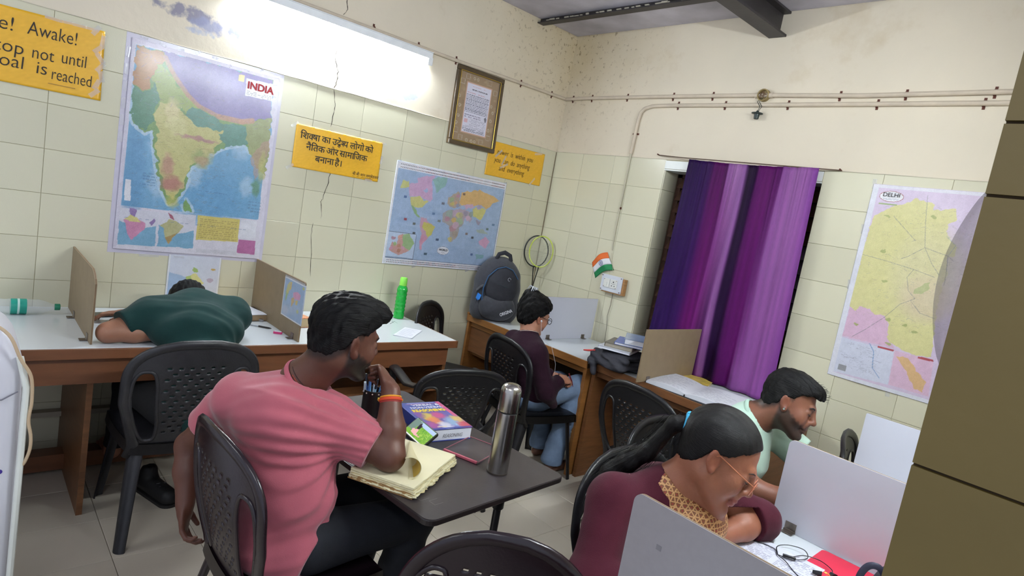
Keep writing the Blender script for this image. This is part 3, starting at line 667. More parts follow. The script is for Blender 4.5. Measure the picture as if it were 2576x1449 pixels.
for (dx,dy,rx,ry,c,a) in ((-.055,-.10,.03,.06,(190,128,108),.8),(-.03,-.19,.055,.04,(186,110,100),.9),(.04,.06,.08,.012,(180,118,116),.8),(.12,.055,.05,.010,(176,116,116),.8),(.10,-.04,.05,.05,(150,168,92),.8),(.10,-.05,.04,.03,(196,150,110),.7),(-.06,.17,.035,.07,(214,198,132),.8),(-.03,.10,.05,.05,(206,200,124),.8),(-.02,-.28,.03,.04,(196,190,80),.7),(.13,.0,.03,.03,(196,186,110),.8)):
    P.ell(cx+dx,cy+dy,rx,ry,c,a,True)
P.poly([(x,y) for x,y in [(.60,.56),(.635,.62),(.66,.66),(.70,.68),(.69,.58),(.66,.50),(.64,.44)]],(190,140,122),.6)
P.ell(.67,.52,.02,.09,(186,186,96),.8,True); P.ell(.65,.40,.02,.05,(90,150,104),.8,True)
for k in range(150):
    r_=random; a=r_.uniform(0,.7); b_=r_.uniform(.72,1.0); 
    P.line([(a,b_),(a+r_.uniform(-.03,.03),b_+r_.uniform(-.02,.02))],(158,142,196) if r_.random()<.5 else (104,92,160),.0012,.35)
for k in range(420):
    a=random.uniform(.03,.66); b_=random.uniform(.2,.98); c_=random.choice([(120,96,70),(90,110,90),(140,120,90),(80,80,90)]); L_=random.uniform(.004,.016); P.line([(a,b_),(a+L_,b_+random.uniform(-.006,.006))],c_,.0011,.28)
for k in range(120):
    a=random.uniform(.12,.42); b_=random.uniform(.2,.72); P.line([(a,b_),(a+random.uniform(.0,.04),b_+random.uniform(-.012,.012))],(150,108,72),.0012,.25)
# bottom strip
P.jit=(P.jit[0]*.3,P.jit[1]*.3,P.jit[2]); P.rect(0,0,W,.155,(212,208,224))
for n in ('b1','b2'): P.poly(D[n],(206,206,222),jit=False)
P.poly(D['b1sea'],(104,168,208)); P.poly(D['b2sea'],(104,168,208)); P.poly(D['i1'],(210,124,170)); P.poly(D['i1c'],(214,204,110)); P.poly(D['i1b'],(140,108,176)); P.poly(D['i1d'],(140,108,176))
P.poly(D['i2'],(186,182,120)); P.poly([D['i2'][k] for k in (4,5,6,7)],(176,140,74)); P.poly(D['i2b'],(178,80,110))
P.poly(D['ytab'],(220,200,88),jit=False); P.poly(D['wtab'],(220,220,232),jit=False); P.poly(D['mag'],(190,92,158),jit=False)
yt=D['ytab']; P.textrows(yt[3][0]+.01,yt[3][1]+.012,yt[1][0]-.01,yt[0][1]-.012,11,(150,120,60),3,.5)
P.rect(.38,.012,.585,.034,(192,192,206),.6); P.rect(.0,0,W,.008,(214,208,226)); P.rect(0,0,.014,H,(206,200,222)); P.rect(W-.016,0,W,H,(214,208,228)); P.rect(0,H-.02,W,H,(206,196,220))
P.poly(D['wl'],(222,222,232),jit=False); P.textrows(.035,.16,.66,.166,1,(40,80,150),9,.5,.3)
P.textrows(.10,.33,.16,.40,5,(60,110,170),5,.5); P.textrows(.36,.34,.50,.348,1,(50,90,150),6,.6); P.textrows(.62,.26,.69,.33,4,(70,110,160),8,.4)
P.poly(D['lab'],(232,232,240),jit=False); P.poly(D['sq'],(236,206,110),jit=False)
lb=D['lab']; P.textrows(lb[3][0]+.006,lb[3][1]+.006,lb[2][0]-.006,lb[3][1]+.03,3,(90,90,100),4,.6)
P.noise(5)
MI=on_left(-2.957,1.055,.006)
P.build('print',PRINTM,t,MI,wave=.006)
mi=MI@Matrix.Translation((0,0,.0085))
text_obj('title','INDIA',.052,REDI,t,None,None,weight=.0016).matrix_local=MI@Matrix.Translation((lb[3][0]+.004,lb[3][1]+.040,.0095))@Matrix.Scale(1.0,4)
MB().box((-.022,-.02,0),(W+.02,H+.022,.0016)).build('lamination_sheet',mat('lamination_back',(206,202,218),rough=.2,coat=.5),t).matrix_local=on_left(-2.957,1.055,.0)
for k in range(9): tape(t,MI,.05+.08*k,H+.006+random.uniform(-.01,.01),.03,.012,random.uniform(-.5,1.5)).location=(.004,0,0)
for k in range(6): tape(t,MI,-.012,.55+.08*k,.018,.05,random.uniform(-.1,.1)).location=(.004,0,0)
tape(t,MI,.16,-.024,.09,.012,.02); tape(t,MI,.30,-.02,.05,.010,.0)
# --- small map below it
t=thing('wall_map','small political map of India half hidden behind the sleeping head','map',(0,0,0))
P=Print(.262,.33,110,140,(206,212,232)).wob(.002)
P.poly([(0,.235),(.05,.225),(.10,.21),(.11,.13),(.09,0),(0,0)],(150,184,226),.9); P.poly([(.13,.0),(.15,.16),(.19,.155),(.23,.06),(.24,0)],(150,190,226),.9)
P.poly([(.095,.20),(.115,.225),(.125,.235),(.14,.235),(.155,.215),(.185,.185),(.16,.165),(.135,.14),(.12,.08),(.10,.12),(.085,.17)],(222,214,120)); P.poly([(.095,.20),(.09,.215),(.115,.225),(.12,.20),(.105,.185)],(178,204,90)); P.poly([(.125,.268),(.145,.262),(.15,.245),(.13,.24),(.118,.25)],(160,196,90)); P.poly([(.08,.19),(.10,.18),(.10,.165),(.085,.165)],(196,160,196)); P.poly([(.14,.16),(.17,.165),(.16,.145),(.14,.14)],(210,160,190)); P.ell(.215,.20,.018,.012,(176,150,180),.8)
P.ell(.225,.262,.013,.006,(220,176,80)); P.rect(0,0,.262,.006,(226,228,236)); P.rect(0,0,.008,.33,(226,228,236)); P.rect(.254,0,.262,.33,(226,228,236)); P.noise(3)
P.build('print',PRINTM,t,on_left(-2.704,.715,.003),wave=.002)
# --- world map
t=thing('wall_map','wide political world map with rows of tiny flags above the grey backpack','map',(0,0,0))
W,H=.962,.684
P=Print(W,H,300,214,(150,180,222)).wob(.0035); D=WORLD_PRINT
for k in range(26): P.ell(random.uniform(.05,.9),random.uniform(.08,.6),random.uniform(.04,.12),random.uniform(.008,.02),(168,194,228) if k%2 else (134,166,214),.55,True)
c=dict(alaska=(206,206,110),canada=(206,156,202),hud=(150,180,222),usa=(212,206,110),mex=(140,184,120),andes=(204,150,176),brazil=(212,202,84),arg=(214,140,170),green=(132,184,178),africa=(168,158,158),europe=(184,160,140),russia=(232,178,96),china=(216,208,106),kaz=(208,160,198),mid=(182,158,178),sea_=(150,140,170),indo=(160,180,170),aus=(216,150,194),ant=(120,176,186))
for k,v in c.items(): P.poly(D[k],v)
def cen(n): q=D[n]; return sum(a for a,_ in q)/len(q),sum(b for _,b in q)/len(q)
ax,ay=cen('africa')
for (dx,dy,r,cc) in ((-.05,.07,.03,(150,176,160)),(.0,.08,.025,(196,160,190)),(.035,.07,.025,(210,200,110)),(.0,.03,.022,(224,180,80)),(.05,.03,.03,(160,190,140)),(-.06,.03,.022,(190,130,150)),(.0,-.03,.03,(190,130,140)),(.03,-.07,.025,(170,150,130)),(-.01,-.11,.02,(210,190,100)),(.02,-.005,.03,(206,160,190))): P.ell(ax+dx,ay+dy,r,r*.9,cc,.85)
ex,ey=cen('europe')
for (dx,dy,cc) in ((-.02,-.03,(210,190,90)),(.01,-.02,(214,150,110)),(.02,.03,(196,130,160)),(-.03,.0,(150,180,120)),(.03,-.04,(140,150,190))): P.ell(ex+dx,ey+dy,.016,.014,cc,.9)
mx_,my_=cen('mid')
for (dx,dy,cc) in ((.0,.02,(150,140,170)),(.03,-.01,(220,170,200)),(-.04,.0,(180,170,120)),(.05,.02,(140,160,140))): P.ell(mx_+dx,my_+dy,.02,.02,cc,.8)
cx,cy=cen('china'); P.ell(cx-.005,cy+.045,.025,.016,(168,160,204))
q=D['inset']; P.poly(q,(178,200,232),jit=False); P.poly(D['ein1'],(206,146,140)); P.poly(D['ein2'],(150,190,120)); P.line(q+q[:1],(70,80,110),.0016)
ix,iy=cen('ein1')
for (dx,dy,cc) in ((-.06,-.02,(214,140,180)),(-.035,.01,(150,190,110)),(.0,.0,(196,130,100)),(.03,-.01,(210,140,180)),(.0,-.03,(190,120,90)),(-.05,.05,(180,120,140)),(.0,.06,(220,150,130))): P.ell(ix+dx,iy+dy,.016,.012,cc,.9)
for (x,y,cc) in ((.10,.46,(50,90,160)),(.20,.29,(90,90,80)),(.21,.225,(60,60,60)),(.125,.31,(180,50,60)),(.345,.375,(70,110,170)),(.41,.455,(90,90,110)),(.40,.33,(110,120,110)),(.41,.20,(50,70,110)),(.33,.09,(60,90,110)),(.475,.11,(70,100,120)),(.74,.12,(60,90,160)),(.66,.265,(130,100,90)),(.72,.245,(50,50,60)),(.85,.32,(80,110,90)),(.90,.36,(70,110,160)),(.58,.545,(110,80,70))): P.rect(x-.012,y-.008,x+.012,y+.008,cc,.85)
P.rect(0,0,W,.040,(228,228,238)); P.rect(0,H-.048,W,H,(232,230,240)); P.rect(0,0,.016,H,(226,228,238)); P.rect(W-.010,0,W,H,(226,228,238))
for yy in (.010,.024,H-.040,H-.022):
    x=.03
    while x<W-.02:
        P.rect(x,yy,x+.0085,yy+.0075,random.choice([(60,50,80),(120,50,60),(40,60,110),(70,80,70),(60,60,60),(150,80,90)]),.9); x+=.0128
P.line([(.018,.042),(W-.012,.042),(W-.012,H-.05),(.018,H-.05),(.018,.042)],(70,80,120),.0013)
J_=P.jit; P.jit=None; P.ell(.475,.125,.052,.030,(90,100,130)); P.ell(.475,.125,.050,.028,(226,228,240)); P.jit=J_; P.textrows(.445,.105,.505,.118,2,(120,110,130),2,.5)
P.noise(5)
MW=on_left(-1.435,1.087,.003)
P.build('print',PRINTM,t,MW,wave=.005)
text_obj('title','WORLD',.021,INK,t,None,None,weight=.0002,align='CENTER').matrix_local=MW@Matrix.Translation((.475,.124,.0075))
for (x,y) in ((.25,-.006),(.72,-.006),(.5,H),(.02,H),(.95,H)): tape(t,MW,x,y,.03,.012,.3)
# --- city map on the back wall
t=thing('wall_map','tall yellow and pink city map of Delhi on the back wall right of the window','map',(0,0,0))
W,H=.72,1.04
P=Print(W,H,300,434,(214,190,222)).wob(.003); D=DELHI_PRINT; DL=DELHIL_PRINT
P.poly(D['pink'],(222,172,206)); P.poly(D['yel'],(222,214,130)); P.ell(.33,.62,.16,.24,(216,206,150),.6,True); P.ell(.36,.5,.12,.12,(220,190,160),.5,True)
P.poly(D['park'],(176,188,110),.8)
for k in range(520):
    a,b_=random.uniform(.06,.70),random.uniform(.3,.95); P.line([(a,b_),(a+random.uniform(-.02,.02),b_+random.uniform(-.012,.012))],random.choice([(170,150,120),(150,160,120),(180,140,130),(120,120,130)]),.0009,.35)
for (x,y) in ((.10,.88),(.12,.70),(.30,.90),(.16,.55),(.22,.36),(.30,.35),(.08,.30),(.25,.24),(.35,.33)): P.ell(x,y,.012,.007,(170,176,90),.9)
for k,v in DL.items(): P.line(v,(120,150,190) if k in('riv','b1') else ((150,60,60) if k=='box' and 0 else (110,110,116)),.0013,.55)
P.poly(D['in1'],(208,212,234),jit=False); P.poly(D['in2'],(224,176,208),jit=False); P.poly(D['org'],(232,178,110)); P.poly(D['r1'],(196,60,70),jit=False); P.poly(D['r2'],(196,60,70),jit=False); P.line(DL['b1'],(110,150,210),.002)
for k in range(90):
    a,b_=random.uniform(.06,.22),random.uniform(.06,.2); P.line([(a,b_),(a+random.uniform(-.03,.03),b_+random.uniform(-.01,.01))],(150,150,176),.0009,.5)
P.rect(0,0,.028,H,(222,222,236)); P.rect(0,0,W,.02,(222,222,236)); P.rect(0,H-.018,W,H,(224,220,234)); P.rect(.045,.04,.085,.07,(150,150,156))
J_=P.jit; P.jit=None; P.ell(.095,.982,.056,.028,(176,70,70)); P.ell(.095,.982,.053,.0255,(234,232,238)); P.jit=J_; P.rect(.045,.938,.13,.946,(150,176,100)); P.textrows(.06,.962,.13,.974,2,(120,130,160),3,.6)
P.noise(4)
MD=on_back(2.367,1.008,-.0005)
P.build('print',PRINTM,t,MD,wave=.008)
text_obj('title','DELHI',.030,INK,t,None,None,align='CENTER').matrix_local=MD@Matrix.Translation((.095,.980,.0095))
for (x,y) in ((.0,H),(.0,.8),(.0,.5),(.3,0)): tape(t,MD,x,y,.02,.05,.1)
# --- yellow sheets with hand lettering
def card(t,M,w,h,seed):
    P=Print(w,h,60,36,(236,180,36)).noise(2.5); P.fade=.0; return P.build('card',PRINTM,t,M,wave=.0008,seed=seed)
t=thing('motto_sheet','yellow sheet lettered Arise Awake stop not until goal at the top left','sign',(0,0,0))
MA=on_left(-3.86,1.742,.004,roll=.012)
card(t,MA,.80,.315,5)
for (wd_,x0,x1,y,sz) in (('Arise!',.235,.470,.218,.078),('Awake!',.517,.695,.222,.078),('and',.19,.30,.124,.074),('stop',.352,.505,.128,.074),('not',.535,.612,.126,.074),('until',.640,.732,.132,.074),('the',.20,.30,.064,.074),('goal',.380,.512,.068,.074),('is',.542,.588,.064,.074),('reached',.608,.757,.052,.072)):
    o=text_obj('lettering',wd_,sz,INK,t,None,None,weight=-.0006,shear=.06); k=min(1.0,(x1-x0)/max(o.dimensions.x,.01)); o.matrix_local=MA@Matrix.Translation((x1-k*o.dimensions.x,y,.0026))@Matrix.Diagonal((k,1.05,1,1))
MB().add([tuple(MA@Vector(p)) for p in ((.60,.030,.006),(.70,.030,.006),(.70,.033,.006),(.60,.033,.006))],[(0,1,2,3)]).build('signature',mat('faint_ink',(170,130,60)),t)
for k in range(8): tape(t,MA,.79+random.uniform(-.03,.01),.03+.04*k,.05,.02,random.uniform(.2,2.4))
for k in range(4): tape(t,MA,.60+.05*k,.312,.05,.014,random.uniform(-.2,.2))
t=thing('motto_sheet','yellow sheet with three lines of Hindi lettering right of the large map','sign',(0,0,0))
MH=on_left(-2.121,1.609,.004,roll=.0)
card(t,MH,.566,.248,6)
def hindi(parts,x,y,sz,wt=.0006):
    cx=x
    for p in parts:
        clip=None
        if p[0] in '<{': clip=.36 if p[0]=='<' else .50; p=p[1:]
        if p.startswith('_'):
            o=text_obj('lettering',p[1:],sz*.55,INK,t,None,None,weight=wt); o.matrix_local=MH@Matrix.Translation((cx-o.dimensions.x*1.1,y-sz*.20,.0026)); continue
        o=text_obj('lettering',p,sz,INK,t,None,None,weight=wt,clip=(sz*clip if clip else None)); wd=o.dimensions.x
        o.matrix_local=MH@Matrix.Translation((cx,y,.0026)); cx+=wd*(.93 if not clip else .90)
        if p.endswith(' '): cx+=sz*.25
    return cx
hindi(['\u093fश','{क','षा ','का ','उदे','_द','<श','य ','लोगो ','को'],.030,.172,.054)
hindi(['नै','\u093fतक ','और ','सामा','\u093fजक'],.072,.112,.054)
hindi(['बनाना ','है\u0964'],.135,.052,.054)
hindi(['बी ','बी ','आर ','अम्बेडकर'],.385,.018,.025,.0)
for (a,b_,c_) in ((.385,.40,.010),(.415,.43,.010),(.445,.53,.010)):
    MB().add([tuple(MH@Vector(p)) for p in ((a,c_,.0026),(b_,c_,.0026),(b_,c_+.0016,.0026),(a,c_+.0016,.0026))],[(0,1,2,3)]).build('underline',INK,t)
for k in range(6): tape(t,MH,.05+.1*k,.246,.08,.010,random.uniform(-.06,.06))
for (x,y,a) in ((-.01,.24,.7),(-.01,.0,.6),(.57,.14,1.5),(.5,0,0)): tape(t,MH,x,y,.05,.016,a)
t=thing('motto_sheet','small yellow sheet reading power is within you under the picture frame','sign',(0,0,0))
MP=on_left(-.700,1.803,.004,roll=.003)
card(t,MP,.575,.25,7)
for (s,x,y,x1) in (('power  is  within  you',.085,.165,.455),('you  can  do  anything',.070,.105,.435),('and  everything',.125,.050,.385)):
    o=text_obj('lettering',s,.056,INK,t,None,None,weight=-.0006,shear=.18); k=(x1-x)/max(o.dimensions.x,.01); o.matrix_local=MP@Matrix.Translation((x,y,.0028))@Matrix.Diagonal((k,1,1,1))
for (x,y,a) in ((.17,.09,.5),(.16,.13,1.2),(.10,.17,.8),(.5,.24,.2),(.48,.02,.9),(.03,.2,1.4)): tape(t,MP,x,y,.08,.016,a).location=(.004,0,0)
# --- framed text
t=thing('picture_frame','ornate brown framed text document hanging above the world map','picture frame',(0,0,0))
FR=mat('dark_wood_gold',(74,58,36),rough=.3,noise=.2,nscale=30,coat=.3); GOLD=mat('gold_bead',(176,146,60),rough=.28,metal=.7)
MF=on_left(-1.078,1.957,.006,roll=.006)@Matrix.Rotation(math.radians(-1.5),4,'X')
w,h=.42,.53
for (x0,y0,x1,y1) in ((0,0,w,.034),(0,h-.034,w,h),(0,.034,.034,h-.034),(w-.034,.034,w,h-.034)):
    b=MB().box((x0,y0,0),(x1,y1,.024)); b.v=[tuple(MF@Vector(v)) for v in b.v]; b.build('frame_side',FR,t,bevel=.005)
b=MB()
for (p,q) in (((.031,.031),(w-.031,.031)),((w-.031,.031),(w-.031,h-.031)),((w-.031,h-.031),(.031,h-.031)),((.031,h-.031),(.031,.031))):
    b.tube([tuple(MF@Vector((p[0],p[1],.0235))),tuple(MF@Vector((q[0],q[1],.0235)))],.0030,6)
b.build('gold_bead',GOLD,t,smooth=True)
P=Print(w-.06,h-.06,190,240,(150,118,76)).wob(.002); P.fade=.0
for k in range(70): P.ell(random.uniform(0,.36),random.uniform(0,.47),random.uniform(.004,.02),random.uniform(.004,.02),random.choice([(170,138,92),(128,98,60),(180,152,108),(142,110,68)]),.55,True)
def dots(x,y,n,s=.0065):
    for i in range(n):
        for j in range(n):
            if i in (0,n-1) or j in (0,n-1): P.rect(x+i*s,y+j*s,x+i*s+.0026,y+j*s+.0026,(232,226,214))
for (x,y) in ((.055,.425),(.25,.425),(.015,.385),(.31,.37),(.01,.055),(.30,.05),(.055,.012),(.24,.01)): dots(x,y,6)
for (x,y) in ((.13,.44),(.16,.44),(.02,.3),(.03,.24),(.03,.17),(.02,.12),(.31,.29),(.33,.25),(.32,.19),(.31,.12),(.13,.02),(.17,.02),(.20,.02)):
    P.ell(x,y,.011,.011,(206,190,160),.9); P.ell(x,y,.007,.007,(150,120,84),.9)
x0,y0,x1,y1=.075,.072,.288,.402
P.rect(x0-.008,y0-.008,x1+.008,y1+.008,(206,160,136)); P.rect(x0,y0,x1,y1,(222,220,238))
P.textrows(x0+.03,y1-.045,x1-.03,y1-.028,1,(50,50,70),1,.85); P.textrows(x0+.05,y1-.020,x1-.05,y1-.012,1,(200,120,130),2,.6)
P.textrows(x0+.006,y0+.135,x1-.006,y1-.070,12,(56,56,84),3,.8,.8); P.textrows(x0+.01,y1-.066,x1-.05,y1-.056,1,(190,90,110),5,.7)
P.textrows(x0+.01,y0+.10,x1-.06,y0+.125,2,(70,60,100),6,.7); P.textrows(x0+.06,y0+.05,x1-.01,y0+.10,7,(100,100,130),7,.6); P.rect(x0+.01,y0+.065,x0+.04,y0+.09,(220,150,160),.7); P.textrows(x0+.006,y0+.006,x1-.01,y0+.048,7,(70,70,100),8,.8); P.ell(x1-.018,y0+.115,.010,.018,(70,66,90),.8)
P.build('printed_mount',PRINTM,t,MF@Matrix.Translation((.03,.03,.010)))
b=MB().box((.0,.0,.0),(w,h,.006)); b.v=[tuple(MF@Vector(v)) for v in b.v]; b.build('backing',FR,t)
b=MB().box((.032,.032,.0150),(w-.032,h-.032,.0165)); b.v=[tuple(MF@Vector(v)) for v in b.v]; b.build('glass',mat('clear_glass',(255,255,255),rough=.03,alpha=.05),t)
# --- small paper flag and switch board on the back wall
t=thing('paper_flag','small orange white and green paper flag above the switch board','flag',(0,0,0))
b1=MB(); n=12; FLC=[(232,112,48),(232,232,236),(24,128,76)]
A=[Vector((.713,-.006,1.400)),Vector((.583,-.014,1.302))]; Bq=[Vector((.799,-.006,1.282)),Vector((.640,-.016,1.192))]
for si in range(3):
    b=MB(); vs=[];fs=[]
    for i in range(n+1):
        u=i/n
        for j in range(5):
            v=(si+j/4)/3; p=(A[0].lerp(A[1],u)).lerp(Bq[0].lerp(Bq[1],u),v); p.z+=.020*math.sin(PI*u); p.y-=.012*math.sin(PI*u*1.4)+.004*math.sin(v*5); vs.append(tuple(p))
    for i in range(n):
        for j in range(4): a=i*5+j; fs.append((a,a+5,a+6,a+1))
    o=b.add(vs,fs).build('stripe',mat('flag_%d'%si,FLC[si],rough=.7),t,smooth='all'); md=o.modifiers.new('s','SOLIDIFY'); md.thickness=.0008
def flagp(u,v):
    p=(A[0].lerp(A[1],u)).lerp(Bq[0].lerp(Bq[1],u),v); p.z+=.020*math.sin(PI*u); p.y-=.012*math.sin(PI*u*1.4)+.004*math.sin(v*5)+.0022; return p
NAVY=mat('navy_ink',(70,70,150)); b=MB(); c0=flagp(.5,.5); ex=(flagp(.56,.5)-c0).normalized(); ez=(flagp(.5,.44)-c0).normalized()
ring=[c0+ex*math.cos(a)*.0185+ez*math.sin(a)*.0185 for a in np.linspace(0,2*PI,25)]; b.tube(ring,.0012,5)
for k in range(12):
    a=2*PI*k/12; b.tube([c0,c0+ex*math.cos(a)*.018+ez*math.sin(a)*.018],.0005,4)
b.build('wheel_emblem',NAVY,t)
MB().tube([(.805,-.010,1.46),(.752,-.008,1.40),(.800,-.009,1.262)][1:],.0015,6).build('stick',mat('straw',(190,180,150)),t)
t=thing('switch_board','white electric switch board with one switch and one socket on a wooden back','switch',(0,0,0))
MS=Matrix.Translation((.735,-.004,1.126))@Matrix(((1,0,0,0),(0,0,-1,0),(0,1,0,0),(0,0,0,1)))@Matrix.Rotation(.01,4,'Z')
def sb(a,b_,name,m,par=t,bev=0):
    q=MB().box(a,b_); q.v=[tuple(MS@Vector(v)) for v in q.v]; return q.build(name,m,par,bevel=bev)
PLW=mat('switch_white',(214,218,226),rough=.35); PLI=mat('socket_ivory',(228,228,222),rough=.4); BLK=mat('hole_black',(20,18,18),rough=.8)
sb((.012,-.008,0),(.205,.108,.034),'wooden_box',mat('box_wood',(168,124,78),rough=.6,noise=.2,nscale=20,stretch=(1,1,6)))
fp=sb((0,0,.034),(.190,.120,.040),'face_plate',PLW,bev=.002)
sw=sb((.028,.028,.040),(.082,.092,.046),'switch_module',PLI,bev=.001); so=sb((.088,.028,.040),(.150,.092,.046),'socket_module',PLI,bev=.001)
sb((.046,.040,.046),(.062,.066,.051),'rocker',PLI,sw)
for (x,y,r) in ((.118,.074,.005),(.106,.046,.0038),(.130,.046,.0038),(.118,.060,.003),(.104,.062,.0022),(.132,.062,.0022)):
    q=MB().lathe([(r,.046),(r,.0466)],10,c=(x,y,0)); q.v=[tuple(MS@Vector(v)) for v in q.v]; q.build('socket_hole',BLK,so)
for (x,y) in ((.01,.01),(.18,.01),(.01,.11),(.18,.11),(.034,.086),(.144,.086),(.034,.034),(.144,.034)):
    q=MB().lathe([(.0028,.040),(.0028,.0475)],8,c=(x,y,0)); q.v=[tuple(MS@Vector(v)) for v in q.v]; q.build('screw',RUST,t)
t=thing('loose_wire','thin grey wire hanging down from the switch board to the desk','cable',(0,0,0))
MB().tube([(.835,-.010,1.118),(.838,-.012,1.03),(.826,-.010,.95),(.842,-.012,.86),(.85,-.014,.764)],.0022,6).build('wire',mat('grey_wire',(112,104,92)),t,smooth=True)
q=MB().box((.742,-.012,1.722),(.756,-.0,1.738)).build('wall_plug',RUST); tag(q,'small rusty square bracket on the back wall above the paper flag','bracket')
# ------------------------------------------------------------------ PLASTIC CHAIRS
CHP=mat('black_plastic',(22,21,24),rough=.38,noise=.12,nscale=20,bump=.12,bscale=160,spec=.45)
CHR=mat('maroon_black_plastic',(32,21,27),rough=.25,noise=.12,nscale=20,bump=.08,bscale=160,spec=.55)
CHG=mat('worn_grey_plastic',(38,38,42),rough=.42,noise=.2,nscale=20,bump=.15,bscale=160)
def chair_meshes(hb,m,broad=0):
    """monobloc plastic chair, forward +y, origin on the floor under the seat centre"""
    zs,zt=.405,hb
    def back(u,v):
        # u -1..1, v 0..1 ; arch outline
        hw=(.185+.055*min(1,v*2.2))
        if v>.62: hw*=math.sqrt(max(0,1-((v-.62)/.385)**2.6))**.9 if not broad else 1
        if broad and v>.38: hw*=math.sqrt(max(0,1-((v-.38)/.625)**2.1))
        x=u*hw; z=zs+(zt-zs)*v; y=-.195-.085*v-.02*math.sin(v*PI)+.045*(u*u)*(hw/.24)**2*(.35+.65*v)
        return Vector((x,y,z))
    # rim follows the outline
    out={}
    rim=[back(-1,v) for v in np.linspace(0,.995,30)]+[back(u,1) for u in (0,)]+[back(1,v) for v in np.linspace(.995,0,30)]
    b=MB(); pts=[rim[0]+Vector((-.012,.02,-.05))]+rim+[rim[-1]+Vector((.012,.02,-.05))]
    b.tube([tuple(p) for p in pts],[.020 if 2<i<len(pts)-3 else .024 for i in range(len(pts))],8,flat=(.55,1.0),up=(0,1,0))
    out['rim']=(b.v,b.f)
    # web: fine grid with side openings and woven slots
    nu,nv=58,56; vs=[];idx={};fs=[]
    def keep(u,v):
        au=abs(u)
        if .56<au<.93 and .06<v<.74:
            c=(v-.40)/.34; cu=(au-.745)/.185
            if abs(c)**3+abs(cu)**3<1: return False
        if au<.50 and .10<v<.80: 
            i=int((u+1)*nu/2+.001); j=int(v*nv)
            if (j%3==1) and ((i+ (2 if (j//3)%2 else 0))%5 in (0,1)): return False
        return True
    for i in range(nu+1):
        for j in range(nv+1): vs.append(tuple(back(-1+2*i/nu,min(.995,j/nv))))
    for i in range(nu):
        for j in range(nv):
            if keep(-1+2*(i+.5)/nu,(j+.5)/nv): a=i*(nv+1)+j; fs.append((a,a+1,a+nv+2,a+nv+1))
    out['web']=(vs,fs)
    for s_ in (-1,1):
        o_=[]
        for th in np.linspace(0,2*PI,41):
            c_,q_=math.cos(th),math.sin(th); u=.745+.190*math.copysign(abs(c_)**.667,c_); v=.40+.348*math.copysign(abs(q_)**.667,q_); o_.append(tuple(back(s_*u,v)+Vector((0,-.001,0))))
        b2=MB(); b2.tube(o_,.0075,7,cap=False); out['open%d'%s_]=(b2.v,b2.f)
    # seat: dished slab
    S=MB(); nx,ny=14,14; vs=[];fs=[]
    for i in range(nx+1):
        for j in range(ny+1):
            u=-1+2*i/nx; v=-1+2*j/ny; hw=.205+.022*(v+1)/2; x=u*hw; y=v*.205
            k=max(abs(u),abs(v)); r=1-.06*max(0,(u*u*v*v)); x*=r; y*=r
            z=.43-.018*(1-u*u)*(1-.5*v*v)-(.012 if k>.99 else 0)
            vs.append((x,y,z))
    for i in range(nx):
        for j in range(ny): a=i*(ny+1)+j; fs.append((a,a+ny+1,a+ny+2,a+1))
    S.add(vs,fs)
    # skirt
    per=[(i*(ny+1)) for i in range(nx+1)]+[nx*(ny+1)+j for j in range(1,ny+1)]+[i*(ny+1)+ny for i in range(nx-1,-1,-1)]+[j for j in range(ny-1,0,-1)]
    o=len(S.v)
    for k in per: p=S.v[k]; S.v.append((p[0]*1.02,p[1]*1.02,p[2]-.045))
    n=len(per)
    for k in range(n): S.f.append((per[k],per[(k+1)%n],o+(k+1)%n,o+k))
    out['seat']=(S.v,S.f)
    return out
def leg_data(sx,sy):
    """channel-shaped leg, open on the inside"""
    top=Vector((sx*.195,sy*.18-(.01 if sy<0 else 0),.40)); bot=Vector((sx*(.235),sy*.235-(.05 if sy<0 else .0),.0)); vs=[];fs=[]
    n=10
    for i in range(n+1):
        t=i/n; p=top.lerp(bot,t); w=.040-.012*t; tx=.004
        prof=[]
        for k in range(9):
            a=PI*.5*(k/8)*1.0
            prof.append((math.cos(a),math.sin(a)))
        ring=[Vector((p.x-sx*w+sx*w*c*1.0,p.y-sy*w+sy*w*s_,p.z)) for c,s_ in [(1,-.15)]+prof+[(-.15,1)]]
        inn=[Vector((q.x-sx*tx*1.2,q.y-sy*tx*1.2,q.z)) for q in reversed(ring)]
        vs+= [tuple(q) for q in ring+inn]
    m=22
    for i in range(n):
        for k in range(m): a=i*m+k; b_=i*m+(k+1)%m; fs.append((a,b_,b_+m,a+m))
    fs.append(tuple(range(m))); fs.append(tuple(range(n*m,n*m+m)))
    return vs,fs
CH={}
